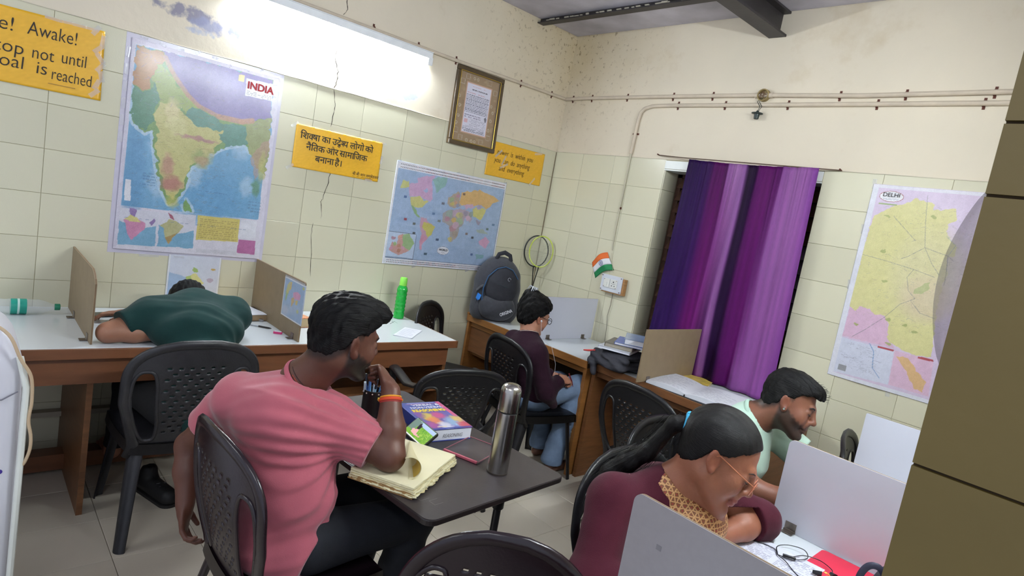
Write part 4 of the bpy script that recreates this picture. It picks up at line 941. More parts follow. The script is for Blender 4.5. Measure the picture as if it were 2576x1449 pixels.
def chair(label,x,y,rz,m=CHP,arms=False,hb=.83,tilt=None,group=None,broad=0):
    t=thing('plastic_chair',label,'chair',(x,y,0),rz,group)
    if tilt: t.rotation_mode='XYZ'; t.rotation_euler=(tilt,0,rz)
    key=(m.name,hb,broad)
    if key not in CH:
        d=chair_meshes(hb,m,broad); e={}
        for k,(v,f) in d.items():
            me=bpy.data.meshes.new({'rim':'back_rim','web':'backrest','seat':'seat'}.get(k,'opening_rim')); me.from_pydata([tuple(q) for q in v],[],f); me.update(); me.materials.append(m); me.polygons.foreach_set('use_smooth',[True]*len(me.polygons)); e[k]=me
        for sx in (-1,1):
            for sy in (-1,1):
                v,f=leg_data(sx,sy); me=bpy.data.meshes.new('leg'); me.from_pydata(v,[],f); me.update(); me.materials.append(m); me.polygons.foreach_set('use_smooth',[True]*len(me.polygons)); 
                try: me.set_sharp_from_angle(angle=math.radians(40))
                except Exception: pass
                e['leg%d%d'%(sx,sy)]=me
        b=MB()
        e['arm']={}
        for sx in (-1,1):
            b=MB(); b.tube([(sx*.215,-.245,.70),(sx*.235,-.20,.655),(sx*.248,-.10,.635),(sx*.25,.08,.645),(sx*.245,.17,.640),(sx*.238,.20,.61),(sx*.226,.195,.50),(sx*.215,.185,.40)],[.018,.022,.026,.027,.026,.022,.020,.020],10,flat=(.45,1.0),up=(0,0,1))
            me=bpy.data.meshes.new('armrest'); me.from_pydata(b.v,[],b.f); me.update(); me.materials.append(m); me.polygons.foreach_set('use_smooth',[True]*len(me.polygons)); e['arm'][sx]=me
        CH[key]=e
    e=CH[key]
    def ob(n,me,par,sol=0):
        o=bpy.data.objects.new(n,me); COL.objects.link(o); o.parent=par
        if sol: md=o.modifiers.new('s','SOLIDIFY'); md.thickness=sol; md.offset=0
        return o
    bk=ob('backrest',e['web'],t,.005); ob('rim',e['rim'],bk); ob('opening_rim',e['open-1'],bk); ob('opening_rim',e['open1'],bk); ob('seat',e['seat'],t,.005)
    for sx in (-1,1):
        for sy in (-1,1): ob('leg',e['leg%d%d'%(sx,sy)],t)
    if arms:
        for sx in (-1,1): ob('armrest',e['arm'][sx],t)
    return t
chair('grey plastic chair holding the sleeper in the dark green shirt',.745,-2.80,PI/2,CHG,hb=.845)
chair('maroon-black plastic chair that the man in pink sits on',1.885,-2.725,.05,CHR,hb=.855)
chair('black plastic chair of the girl in the purple sweater',1.01,-.835,-.15,CHP,hb=.83)
chair('black plastic chair under the woman in the maroon kurta',2.655,-1.80,-PI/2-.05,CHP,hb=.825)
chair('hidden black plastic chair of the man in the pale green shirt',2.36,-1.14,-PI/2,CHP,hb=.76)
chair('empty black plastic chair pushed towards the desk below the curtain',1.885,-.735,-.06,CHP,hb=.825)
chair('dark plastic chair in the foreground, only its rounded top showing',2.45,-2.39,.80,CHR,hb=.84,broad=1)
chair('empty dark armchair turned side-on before the desk end',1.04,-1.56,1.30,CHP,arms=True,hb=.76)
chair('small dark plastic chair with its back against the tiled left wall',  .36,-.96,-1.0,CHP,hb=.85)
chair('dark chair seen past the far white partition under the Delhi map',2.93,-.40,-PI/2+.2,CHP,hb=.83)
# ------------------------------------------------------------------ DESKS
WOOD=mat('desk_wood',(116,76,45),rough=.42,noise=.22,nscale=7,stretch=(1,1,9),bump=.1,bscale=30)
WOODR=mat('desk_edge_red',(118,74,46),rough=.4,noise=.2,nscale=9,stretch=(3,.4,3))
WOODY=mat('desk_wood_yellow',(146,98,50),rough=.4,noise=.2,nscale=7,stretch=(1,1,7))
LAM=mat('white_laminate',(216,222,226),rough=.2,noise=.02,nscale=3)
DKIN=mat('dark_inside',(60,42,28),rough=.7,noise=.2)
# left desk along the left wall (x 0..0.715)
t=thing('study_desk','long white-topped study desk running along the left wall','desk',(0,0,0))
MB().box((.003,-5.0,.738),(.712,-1.272,.750)).build('desk_top',LAM,t,bevel=.001)
MB().box((.712,-5.0,.706),(.722,-1.272,.749)).build('front_edge',WOODR,t,bevel=.002)
MB().box((.003,-1.272,.706),(.722,-1.262,.749)).build('end_edge',WOOD,t,bevel=.002)
MB().box((.66,-5.0,.59),(.682,-1.30,.706)).build('apron',WOODR,t)
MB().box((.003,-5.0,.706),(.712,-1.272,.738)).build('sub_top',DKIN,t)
for y in (-1.31,-2.245,-3.115,-4.0,-4.9): MB().box((.006,y,.0),(.665,y+.022,.706)).build('side_panel',WOOD,t)
MB().box((.55,-2.22,.42),(.66,-1.29,.44)).build('shelf',WOOD,t)
MB().box((.004,-2.2,.0),(.016,-1.29,.70)).build('back_panel',WOOD,t)
MB().box((.15,-5.0,.02),(.24,-1.29,.095)).build('foot_plank',WOODR,t)
MB().box((.004,-5.0,.21),(.05,-2.2,.235)).build('ledge',mat('ledge_cement',(176,168,150),rough=.7),t)
# back-wall desks (y 0..-0.645)
def desk_x(x0,x1,label,yf=-.640,cab=False,wood=WOODY,closed=False):
    t=thing('study_desk',label,'desk',(0,0,0))
    MB().box((x0+.004,yf+.012,.738),(x1-.004,-.046,.750)).build('desk_top',LAM,t,bevel=.001)
    MB().box((x0+.004,yf+.0,.704),(x1-.004,yf+.012,.751)).build('front_edge',wood,t,bevel=.002)
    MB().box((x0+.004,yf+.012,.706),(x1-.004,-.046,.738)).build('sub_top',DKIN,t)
    MB().box((x0+.03,yf+.03,.665),(x1-.03,yf+.045,.704)).build('rail',wood,t)
    for x in (x0+.004,x1-.030): MB().box((x,yf+.012,.0),(x+.024,-.05,.706)).build('side_panel',wood,t)
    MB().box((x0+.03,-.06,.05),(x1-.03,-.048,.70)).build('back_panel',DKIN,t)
    if cab:
        MB().box((x0+.028,yf+.04,.47),(x0+.47,yf+.058,.665)).build('drawer_front',WOOD,t,bevel=.002)
        MB().box((x0+.455,yf+.06,.0),(x0+.47,-.07,.665)).build('divider',wood,t); MB().box((x0+.03,yf+.06,.45),(x0+.455,-.07,.465)).build('shelf',wood,t)
    if closed: MB().box((x0+.03,-.30,.12),(x1-.03,-.285,.70)).build('knee_panel',WOOD,t)
    return t
desk_x(.004,1.232,'yellow-brown wooden desk with a white top in the room corner',cab=True)
desk_x(1.238,2.36,'brown wooden desk with a white top below the purple curtain',yf=-.600,wood=WOOD,closed=True)
MB().box((.004,-.64,.750),(.030,-.06,.768)).build('raised_lip',WOODY,[o for o in bpy.data.objects if o.name=='study_desk.001'][0],bevel=.003)
# right desk row (front edge x=2.83)
t=thing('study_desk','white-topped desk at the lower right carrying the red folder','desk',(0,0,0))
MB().box((2.840,-3.2,.738),(3.372,-.86,.750)).build('desk_top',LAM,t,bevel=.001)
MB().box((2.828,-3.2,.704),(2.840,-.86,.750)).build('front_edge',WOOD,t,bevel=.002)
MB().box((2.840,-3.2,.706),(3.372,-.86,.738)).build('sub_top',DKIN,t)
for y in (-2.46,-1.57,-.89): MB().box((2.88,y,.0),(3.370,y+.022,.706)).build('side_panel',WOOD,t)
# ------------------------------------------------------------------ PARTITIONS
MASON=mat('brown_hardboard',(142,124,98),rough=.6,noise=.07,nscale=22); MASED=mat('hardboard_edge',(112,88,62),rough=.7)
BRD=mat('white_board',(206,208,220),rough=.28,noise=.03,nscale=4); BRASS=mat('steel_hinge',(130,120,112),rough=.35,metal=.8,noise=.3,nscale=60)
def partition(label,M,pts,face,back,hinges,group=None,edge=MASED):
    """board: local x along the desk depth, y up, thickness z"""
    t=thing('desk_partition',label,'partition',(0,0,0))
    b=MB().poly(pts,.003,M@Matrix.Translation((0,0,.003))); b.build('board',edge,t)
    b=MB().poly(pts,.0026,M@Matrix.Translation((0,0,.006))); b.build('front_face',face,t)
    b=MB().poly(pts,.0026,M@Matrix.Translation((0,0,.0002))); b.build('rear_face',back,t)
    for (x,s) in hinges:
        z=.0088 if s>0 else .0002
        h=MB().box((x-.017,.004,z-(0 if s>0 else .0022)),(x+.017,.030,z+(.0022 if s>0 else 0)),M).build('hinge',BRASS,t)
        MB().box((x-.017,.0012,z+(0 if s>0 else -.028)),(x+.017,.0034,z+(.028 if s>0 else 0)),M).build('hinge_plate',BRASS,h)
        q=MB(); q.tube([tuple(M@Vector((x-.018,.004,z+s*.002))),tuple(M@Vector((x+.018,.004,z+s*.002)))],.0035,8); q.build('hinge_pin',BRASS,h)
    return t
def rpoly(w,h,r,chamf=0):
    pts=[(0,0),(w,0)]
    if chamf: pts+=[(w,h-chamf*.4),(w-.015,h-chamf*.25),(w-.05,h-.012),(w-.09,h)]
    else: pts+=[(w,h-r)]+[(w-r+r*math.cos(a),h-r+r*math.sin(a)) for a in np.linspace(0,PI/2,7)[1:]]
    return pts+[(0,h)]
# local x -> +X, local y -> +Z, local z -> -Y (faces the camera)
def MP_left(y): return Matrix.Translation((.012,y,.7508))@Matrix(((1,0,0,0),(0,0,-1,0),(0,1,0,0),(0,0,0,1)))
pL1=partition('brown hardboard partition with a cut corner on the left desk, beside the lying bottle',MP_left(-3.11),rpoly(.652,.30,.02,chamf=.12),MASON,MASON,[(.58,1),(.20,1)])
pL2=partition('brown hardboard partition carrying a small world map, behind the head of the man in pink',MP_left(-2.245),rpoly(.672,.305,.012),MASON,MASON,[(.60,1)])
P=Print(.262,.205,96,76,(140,176,222)).wob(.0022)
for c_,q in (((206,200,110),[(.04,.17),(.07,.19),(.075,.15),(.05,.11),(.035,.13)]),((230,190,90),[(.075,.19),(.095,.19),(.09,.15),(.075,.14)]),((150,190,120),[(.03,.13),(.06,.12),(.05,.09),(.035,.08)]),((226,140,190),[(.12,.14),(.17,.155),(.215,.15),(.21,.12),(.16,.115),(.13,.11)]),((214,170,100),[(.11,.11),(.14,.12),(.15,.10),(.13,.08),(.12,.06),(.11,.09)]),((220,190,90),[(.16,.11),(.19,.115),(.185,.09),(.165,.09)])): P.poly(q,c_)
P.ell(.235,.185,.012,.008,(190,196,90)); P.ell(.20,.06,.012,.008,(170,190,130)); P.ell(.05,.035,.04,.03,(170,186,220),.6,True); P.rect(0,0,.262,.006,(224,226,236)); P.rect(0,.199,.262,.205,(224,226,236)); P.rect(0,0,.006,.205,(224,226,236)); P.rect(.256,0,.262,.205,(224,226,236)); P.noise(4)
P.build('taped_map',PRINTM,pL2,MP_left(-2.245)@Matrix.Translation((.430,.086,.0092)),wave=.0008)
tape(pL2,MP_left(-2.245)@Matrix.Translation((.56,.295,.010)),0,0,.25,.012,0)
# boards on the back-wall desks face +x: local x -> -Y, y -> Z, z -> +X... seen from the right
def MP_back(x,y0): return Matrix.Translation((x,y0,.7508))@Matrix(((0,0,1,0),(-1,0,0,0),(0,1,0,0),(0,0,0,1)))
partition('white board partition on the corner desk, right of the backpack',MP_back(.712,-.016),rpoly(.585,.298,.004),BRD,MASON,[(.10,1),(.47,1)])
partition('brown hardboard partition on the desk below the curtain',MP_back(1.614,-.062),rpoly(.60,.308,.004),MASON,MASON,[(.50,1)])
def MP_right(y,x0=2.852): return Matrix.Translation((x0,y,.7508))@Matrix(((1,0,0,0),(0,0,-1,0),(0,1,0,0),(0,0,0,1)))
def lpoly(w,h,r): return [(w-x,y) for x,y in rpoly(w,h,r)][::-1]
p1=partition('nearest white partition at the bottom right with a rounded corner',MP_right(-2.455,2.876),lpoly(.495,.297,.022),mat('grey_white_board',(140,135,138),rough=.32,noise=.04,nscale=60),MASON,[])
MB().box((2.950,-2.4642,.955),(2.962,-2.4636,.966)).build('dent',mat('dent_grey',(120,116,120)),p1)
p2=partition('wide white partition with a rusty hinge between the reading woman and man',MP_right(-1.58,2.838),lpoly(.533,.283,.018),BRD,MASON,[(.062,1)])
MB().lathe([(.003,0),(.003,.002)],10).build('screw_hole',BLK,p2).matrix_local=MP_right(-1.58,2.838)@Matrix.Translation((.012,.045,.0088))
p3=partition('far white partition under the Delhi map',MP_right(-.893,2.840),lpoly(.53,.300,.006),BRD,MASON,[])
# ------------------------------------------------------------------ FOLDING TABLE
TTOP=mat('dark_table_laminate',(52,46,48),rough=.38,noise=.16,nscale=9,bump=.05); TEDGE=mat('table_edge_black',(34,28,28),rough=.35); TLEG=mat('black_tube',(20,19,20),rough=.35)
tt=thing('folding_table','dark rounded folding table carrying the steel flask and thick book','table',(1.853,-2.313,0),math.radians(5.3))
tp=rounded(.93,.615,.035)
MB().poly(tp,.018).build('table_top',TEDGE,tt,loc=(0,0,.702),bevel=.003)
MB().poly(rounded(.922,.607,.031),.0012).build('laminate_face',TTOP,tt,loc=(0,0,.7198))
gl=MB()
for k in range(9):
    x0=.05+.04*k; y0=-.27+.02*(k%3); gl.box((x0,y0,.72095),(x0+.028,y0+.0012,.72105)); gl.box((x0,y0,.72095),(x0+.0012,y0+.032,.72105)); gl.box((x0+.027,y0,.72095),(x0+.0282,y0+.032,.72105))
o=gl.build('printed_grid',mat('faint_print',(104,98,100),rough=.4),tt); o['kind']='stuff'
for sx in (-1,1):
    MB().tube([(sx*.440,0,.703),(sx*.440,0,.012)],.0125,14).build('leg',TLEG,tt,smooth=True)
    MB().lathe([(.016,.672),(.019,.676),(.019,.700),(.016,.703)],14,c=(sx*.440,0,0)).build('leg_collar',TLEG,tt,smooth=True)
    MB().tube([(sx*.440,-.26,.022),(sx*.440,.26,.022)],.0125,12).build('foot_bar',TLEG,tt,smooth=True)
    for sy in (-1,1): MB().lathe([(.016,.0),(.016,.02),(.012,.03)],12,c=(sx*.440,sy*.25,0)).build('rubber_foot',TEDGE,tt)
MB().tube([(-.44,-.1,.690),(.44,-.1,.690)],.008,8).build('cross_bar',TLEG,tt,smooth=True); MB().tube([(-.44,.1,.690),(.44,.1,.690)],.008,8).build('cross_bar',TLEG,tt,smooth=True)
# ------------------------------------------------------------------ white cooler in the left foreground
WPL=mat('cooler_white',(214,214,222),rough=.4,noise=.03,nscale=3); 
t=thing('air_cooler','white plastic appliance cut off by the left picture edge','appliance',(0,0,0))
def rbody(x0,x1,y0,y1,z0,z1,r,rt,name,m,par):
    b=MB(); rings=[]; n=6
    prof=[(0,z0)]+[(rt-rt*math.cos(a),z1-rt+rt*math.sin(a)) for a in np.linspace(0,PI/2,8)]
    vs=[];base=None
    for ins,z in prof:
        w=(x1-x0)-2*ins; h=(y1-y0)-2*ins; rr=max(.004,r-ins*.6); P_=rounded(w,h,min(rr,w/2-.001,h/2-.001),n,(x0+x1)/2,(y0+y1)/2); rings.append([(p[0],p[1],z) for p in P_])
    k=len(rings[0]); vs=[p for rg in rings for p in rg]; fs=[]
    for i in range(len(rings)-1):
        for j in range(k): a=i*k+j; c_=i*k+(j+1)%k; fs.append((a,c_,c_+k,a+k))
    fs.append(tuple(reversed(range(k)))); fs.append(tuple(range(len(vs)-k,len(vs))))
    return b.add(vs,fs).build(name,m,par,smooth=True)
rbody(1.02,1.40,-3.95,-3.382,.03,1.03,.045,.15,'body',WPL,t)
MB().tube([(1.404,-3.384,.03),(1.404,-3.378,.60),(1.404,-3.376,.84),(1.396,-3.395,.93)],.009,8).build('edge_rib',mat('cooler_edge',(226,230,222),rough=.3),t,smooth=True)
MB().tube([(1.408,-3.395,.83),(1.410,-3.43,.808),(1.410,-3.50,.803),(1.410,-3.62,.803),(1.410,-3.9,.803)],.0022,6).build('seam',mat('seam_dark',(120,120,130)),t,smooth=True)
MB().lathe([(.0,.0),(.007,.0),(.007,.001)],12).build('ink_spot',mat('ink_violet',(60,40,140)),t).matrix_local=Matrix.Translation((1.4005,-3.423,.585))@Matrix.Rotation(PI/2,4,'Y')
for sx in (1.06,1.36):
    for sy in (-3.9,-3.43): MB().lathe([(.02,.0),(.02,.035)],12,c=(sx,sy,0)).build('castor',TEDGE,t)
t=thing('power_cord','tan power cord looping down the side of the white appliance','cable',(0,0,0))
MB().tube(cr([(1.36,-3.48,1.035),(1.408,-3.425,1.0),(1.415,-3.395,.93),(1.414,-3.368,.875),(1.412,-3.362,.80),(1.41,-3.366,.74),(1.412,-3.358,.69),(1.412,-3.358,.65),(1.41,-3.366,.615),(1.405,-3.372,.600)]),.0045,8).build('cord',mat('tan_cord',(196,172,140),rough=.5),t,smooth=True)
# ------------------------------------------------------------------ CURTAIN
t=thing('curtain','purple and lilac tie-dyed curtain hanging in front of the window','curtain',(0,0,0))
nu,nv=200,60; U=np.linspace(0,1,nu); V=np.linspace(0,1,nv); uu,vv=np.meshgrid(U,V,indexing='ij')
xt=1.268+.825*uu; xb=1.235+.885*uu
fold=.5+.5*np.sin(uu*2*np.pi*5.5+np.sin(uu*9)*1.1+.5*vv); fold2=.5+.5*np.sin(uu*2*np.pi*17+1.1+vv*1.5+np.sin(uu*23)*.8); fold3=np.sin(uu*2*np.pi*41+vv*2)
pin=np.exp(-((vv)/.25)**2)
y=-.048-(.014+.012*vv)*fold-(.0045*pin+.0022)*fold2-.0016*fold3*pin-.012*vv
x=xt*(1-vv)+xb*vv+.003*np.sin(uu*37+vv*2.2)
z=2.103-(.010*np.sin(uu*PI))*(1-vv)-1.346*vv
cu=[(0,(54,24,88)),(.14,(64,28,102)),(.21,(72,26,104)),(.24,(104,26,114)),(.31,(104,26,114)),(.335,(90,22,102)),(.35,(158,122,180)),(.42,(176,146,196)),(.48,(160,128,184)),(.50,(44,10,62)),(.555,(52,12,74)),(.58,(104,24,116)),(.66,(112,28,122)),(.745,(98,24,112)),(.77,(152,110,174)),(.86,(170,134,190)),(.95,(166,126,188)),(1,(142,94,172))]
cb=[(0,(62,34,108)),(.20,(74,38,118)),(.27,(120,34,130)),(.35,(134,40,140)),(.40,(96,22,104)),(.445,(80,26,96)),(.465,(160,124,180)),(.49,(150,112,172)),(.505,(60,24,86)),(.58,(50,16,74)),(.61,(104,28,118)),(.685,(112,28,124)),(.705,(150,106,172)),(.80,(160,116,182)),(.95,(156,108,180)),(1,(136,84,166))]
def ramp(tab,u): return np.stack([np.interp(u,[a for a,_ in tab],[c[k] for _,c in tab]) for k in range(3)],-1)
su=uu+.008*np.sin(vv*6+uu*8); C=ramp(cu,su)*(1-vv[...,None])+ramp(cb,su)*vv[...,None]
su2=uu+.05*(vv-.5)*0
C=255*(C/255)**1.32*np.array([.94,.84,.86])*(1+.05*(np.sin(uu*150+np.sin(vv*4)*.8)*np.sin(vv*3+uu*20))[...,None])
pts=np.stack([x,y,z],-1).reshape(-1,3); i=np.arange(nu-1)[:,None]*nv+np.arange(nv-1)[None]; Q=np.stack([i,i+1,i+nv+1,i+nv],-1).reshape(-1,4)
me=np_mesh('cloth',pts,Q); set_col(me,C.reshape(-1,3)); o=link('cloth',me,mat('curtain_satin',(255,255,255),rough=.58,vcol=True,noise=.08,nscale=40,sheen=.0,spec=.12,stretch=(8,8,1)),t,smooth='all'); md=o.modifiers.new('s','SOLIDIFY'); md.thickness=.001
MB().tube([(.993,-.010,2.124),(1.20,-.045,2.112),(2.05,-.05,2.100),(2.189,-.012,2.104)],.0035,8).build('curtain_wire',mat('rod_rust',(96,76,62),rough=.5),t,smooth=True)
for (x_,z_) in ((.993,2.124),(2.189,2.104)): MB().tube([(x_,.0,z_),(x_,-.03,z_+.003)],[.003,.005],8).build('nail',RUST,t)
# ------------------------------------------------------------------ THINGS ON THE TABLES
def mats_obj(name,b,m,parent,M,**k):
    b.v=[tuple(M@Vector(v)) for v in b.v]; return b.build(name,m,parent,**k)
PAPER=mat('paper_white',(222,224,232),rough=.75,noise=.03,nscale=30); CREAM=mat('paper_cream',(226,218,180),rough=.8,noise=.06,nscale=14); KRAFT=mat('kraft_edge',(150,116,70),rough=.8,noise=.25,nscale=40)
STEELB=mat('brushed_steel',(176,172,166),rough=.24,metal=1,noise=.08,nscale=30,stretch=(1,1,.02))
# steel flask
t=thing('steel_flask','tall brushed steel vacuum flask standing on the dark folding table','flask',(2.168,-2.180,.7212)); t.scale=(1.0,1.0,1.07)
MB().lathe([(.030,.0),(.0345,.004),(.0350,.012),(.0350,.190),(.0345,.197)],48).build('body',STEELB,t,smooth=True)
MB().lathe([(.0342,.197),(.0334,.198),(.0334,.201),(.0342,.202)],48).build('neck_gap',mat('gap_black',(16,14,14)),t)
MB().lathe([(.0345,.202),(.0350,.205),(.0350,.262),(.0335,.272),(.0285,.281),(.0200,.286),(.0080,.288)],48).build('cup_lid',STEELB,t,smooth=True)
MB().lathe([(.0348,.0),(.0355,.001),(.0355,.005),(.0350,.006)],48).build('base_ring',mat('base_dark',(60,52,46),rough=.4),t)
# thick workbook
def Mz(x,y,z,a): return Matrix.Translation((x,y,z))@Matrix.Rotation(a,4,'Z')
t=thing('workbook','thick blue-covered reasoning workbook lying on the folding table','book',(0,0,0))
MBk=Mz(1.722,-2.092,.7212,math.atan2(.20,-.047)-PI/2+math.radians(-3))
# local x: from spine edge across, y along the book
w,l,h=.205,.270,.046
ang=math.atan2(-2.250+2.213,1.898-1.627)+.02; MBk=Matrix.Translation((1.622,-2.238,.7212))@Matrix.Rotation(ang,4,'Z')
l,w=.270,.178   # local x length towards the near bottom edge (page block faces +x), y away
mats_obj('page_block',MB().box((.003,.004,.002),(l-.003,w-.001,h-.002)),PAPER,t,MBk,bevel=.001)
mats_obj('cover',MB().box((0,.0,h-.002),(l,w,h)),mat('cover_blue',(44,62,150),rough=.3,coat=.4),t,MBk)
mats_obj('rear_cover',MB().box((0,0,0),(l,w,.002)),mat('cover_blue',(44,62,150)),t,MBk)
mats_obj('spine',MB().box((0,-.002,0),(l,.002,h)),mat('cover_blue',(44,62,150)),t,MBk,bevel=.001)
P=Print(l,w,170,120,(48,66,156)).wob(.004); P.fade=.05
P.poly([(.10,.0),(l,.0),(l,w),(.10,w)],(90,80,160))
for (x,y,r,c) in ((.15,.05,.045,(230,200,60)),(.14,.10,.04,(210,60,120)),(.19,.06,.04,(230,120,60)),(.21,.13,.05,(150,190,220)),(.24,.08,.04,(220,220,230)),(.25,.16,.045,(220,70,80)),(.18,.16,.04,(230,190,90)),(.13,.17,.035,(70,90,190)),(.23,.03,.035,(170,60,140)),(.12,.02,.04,(120,60,150))): P.ell(x,y,r,r*.7,c,.85,True)
P.rect(.0,.0,l,.010,(40,56,150)); P.rect(l-.010,0,l,w,(40,56,150)); P.rect(0,w-.018,.16,w,(210,80,130)); P.rect(.245,.04,.252,.08,(230,210,170)); P.rect(.006,.03,.012,.15,(150,160,210)); P.rect(.016,.02,.020,.17,(190,90,130))
P.noise(3); P.build('cover_print',PRINTM,t,MBk@Matrix.Translation((0,0,h)),wave=.0006,th=.0004)
WT=mat('title_white',(232,232,240)); YT=mat('title_yellow',(240,210,60))
for (s,x,y,sz,m_,wt) in (('VERBAL &',.040,.040,.024,WT,.0004),('NON-VERBAL',.066,.022,.024,WT,.0004),('REASONING',.100,.016,.034,YT,.0014)):
    o=text_obj('title',s,sz,m_,t,None,None,weight=wt,ext=.0002); k=min(1.15,.140/max(o.dimensions.x,.01)); o.matrix_local=MBk@Matrix.Translation((x,y,h+.0016))@Matrix.Rotation(PI/2,4,'Z')@Matrix.Diagonal((k,1,1,1))
o=text_obj('page_mark','REASONING',.020,mat('pencil',(130,128,130)),t,None,None,ext=.0001,shear=.3); o.matrix_local=MBk@Matrix.Translation((l-.0022,.055,.012))@Matrix.Rotation(PI/2,4,'Z')@Matrix.Rotation(PI/2,4,'X')@Matrix.Diagonal((.75,1,1,1))
# phone with a lit picture leaning on the workbook
t=thing('phone','smartphone playing a bright green picture propped against the workbook','phone',(0,0,0))
a0=Vector((1.858,-2.332,.7235)); xd=Vector((math.cos(ang),math.sin(ang),0)); yd=Vector((-math.sin(ang),math.cos(ang),0)); n_=Vector((0,0,1))
ti=math.radians(40); up=yd*math.cos(ti)+n_*math.sin(ti); nn=xd.cross(up)
MPh=Matrix(((xd.x,up.x,nn.x,0),(xd.y,up.y,nn.y,0),(xd.z,up.z,nn.z,0),(0,0,0,1))); MPh=Matrix.Translation(a0-xd*.075+yd*.012)@MPh
mats_obj('case',MB().poly(rounded(.158,.076,.010,cx=.079,cy=.038),.009),mat('phone_case_olive',(40,46,34),rough=.45),t,MPh,bevel=.002)
P=Print(.148,.068,120,56,(120,170,60)).wob(.003); P.fade=0
for k in range(160):
    x,y=random.uniform(.03,.148),random.uniform(0,.05); P.line([(x,y),(x+random.uniform(-.008,.008),y+random.uniform(-.008,.01))],random.choice([(90,150,50),(170,200,80),(60,120,50),(200,220,110)]),.0008,.7)
P.rect(0,.052,.148,.068,(170,190,220)); P.poly([(0,.02),(.03,.02),(.05,.068),(0,.068)],(110,130,120)); P.ell(.052,.048,.010,.013,(40,30,40)); P.poly([(.030,.030),(.06,.038),(.07,.022),(.095,.020),(.095,.017),(.05,.012),(.030,.016)],(226,170,170)); P.rect(0,0,.148,.004,(230,230,230))
ph=mat('phone_screen',(255,255,255),rough=.15,vcol=True,noise=0)
n2,l2,b2=nodes_of(ph); l2.new(b2.inputs['Base Color'].links[0].from_socket,b2.inputs['Emission Color']); b2.inputs['Emission Strength'].default_value=.22
P.build('screen',ph,t,MPh@Matrix.Translation((.005,.004,.0092)),th=.0003)
# transparent phone cover with pink rim
t=thing('phone_cover','empty clear phone cover with a pink rim lying beside the flask','phone case',(0,0,0))
MC=Matrix.Translation((1.967,-2.262,.7212))@Matrix.Rotation(math.atan2(.048,.128),4,'Z')
CL=mat('clear_pink',(190,176,180),rough=.08,alpha=.05); PK=mat('pink_rim',(206,104,122),rough=.3)
mats_obj('clear_back',MB().poly(rounded(.140,.185,.010,cx=.07,cy=.0925),.0015),CL,t,MC)
q=rounded(.140,.185,.010,cx=.07,cy=.0925); q.append(q[0]); mats_obj('rim',MB().tube([(a,b_,.004) for a,b_ in q],.0018,6),mat('thin_pink_rim',(150,90,100),rough=.3),t,MC,smooth=True)
mats_obj('pink_edge',MB().box((.002,-.002,.0),(.139,.007,.009)),PK,t,MC,bevel=.002)
# thick note pad
t=thing('note_pad','old spiral note pad with thick cream pages curling on the folding table','notebook',(0,0,0))
MN=Matrix.Translation((2.215,-2.548,.7212))@Matrix.Rotation(math.atan2(-2.27+2.548,2.058-2.215),4,'Z')
L,Wd=.300,.215   # local x away from the near corner, local y to the left (towards the rings)
mats_obj('lower_cover',MB().box((-.004,-.002,.0),(L+.002,Wd,.004)),KRAFT,t,MN)
rp=random.Random(5)
for k in range(12):
    z0=.004+.0023*k; o_=[]
    low=max(0,(9-k))*.0012
    def edge(p,q,n,a):
        for i_ in range(n): t_=i_/n; o_.append((p[0]+(q[0]-p[0])*t_+rp.uniform(-a,a),p[1]+(q[1]-p[1])*t_+rp.uniform(-a,a)))
    bx,by=rp.uniform(-.002,.002)-low*.3,rp.uniform(-.002,.002)-low
    edge((bx,by),(L+bx,by),26,.0014+low*.5); edge((L,by),(L,Wd-.004),5,.001); edge((L,Wd-.004),(bx,Wd-.004),5,.0005); edge((bx,Wd-.004),(bx,by),18,.0012+low*.4)
    mats_obj('page_section',MB().poly(o_,.0021,Matrix.Translation((0,0,z0))),CREAM if k%3 else mat('paper_cream2',(206,192,146),rough=.85),t,MN)
mats_obj('top_page',MB().box((.0,.0,.0320),(L,Wd-.006,.0326)),mat('top_cream',(230,222,186),rough=.8,noise=.03),t,MN)
for k in range(7):
    x=.04+.034*k+rp.uniform(-.01,.01); wv_=rp.uniform(.012,.026); z0=rp.uniform(.004,.014); d_=rp.uniform(.006,.014)
    mats_obj('torn_flap',MB().poly([(x,.001),(x+wv_,.001),(x+wv_*.9,-d_*.6),(x+wv_*.7,-d_*.35),(x+wv_*.5,-d_),(x+wv_*.25,-d_*.6),(x+wv_*.1,-d_*.8)],.0007,Matrix.Translation((0,0,z0))),CREAM,t,MN)
mats_obj('worn_front_edge',MB().box((-.0035,.004,.003),(.001,Wd-.01,.016)),KRAFT,t,MN)
# curled leaf: a sheet rolled up along a line from the far corner to the near corner
def curl(t0,t1,p0,p1,nt,npp,dz):
    A0=Vector((.285,.165,.0328)); A1=Vector((.040,.040,.0328)); ax=(A1-A0).normalized(); sd=Vector((-ax.y,ax.x,0)); vs=[];fs=[]
    if sd.y>0: sd=-sd
    for i in range(nt+1):
        u=t0+(t1-t0)*i/nt; r_=.003+.031*u**1.2
        for j in range(npp+1):
            a=p0+(p1-p0)*j/npp; q=A0.lerp(A1,u)+sd*(r_-dz)*math.sin(a)+Vector((0,0,r_-(r_-dz)*math.cos(a))); vs.append(tuple(q))
    for i in range(nt):
        for j in range(npp): a=i*(npp+1)+j; fs.append((a,a+npp+1,a+npp+2,a+1))
    return vs,fs
v_,f_=curl(0,1,0,3.7,18,22,0)
o=mats_obj('curled_page',MB().add(v_,f_),mat('curl_cream',(214,204,160),rough=.75),t,MN,smooth='all'); md=o.modifiers.new('s','SOLIDIFY'); md.thickness=.0005
v_,f_=curl(.70,.98,.5,2.9,8,14,.0012)
mats_obj('yellow_stain',MB().add(v_,f_),mat('stain_yellow',(206,172,72),rough=.7),t,MN,smooth='all')
b=MB()
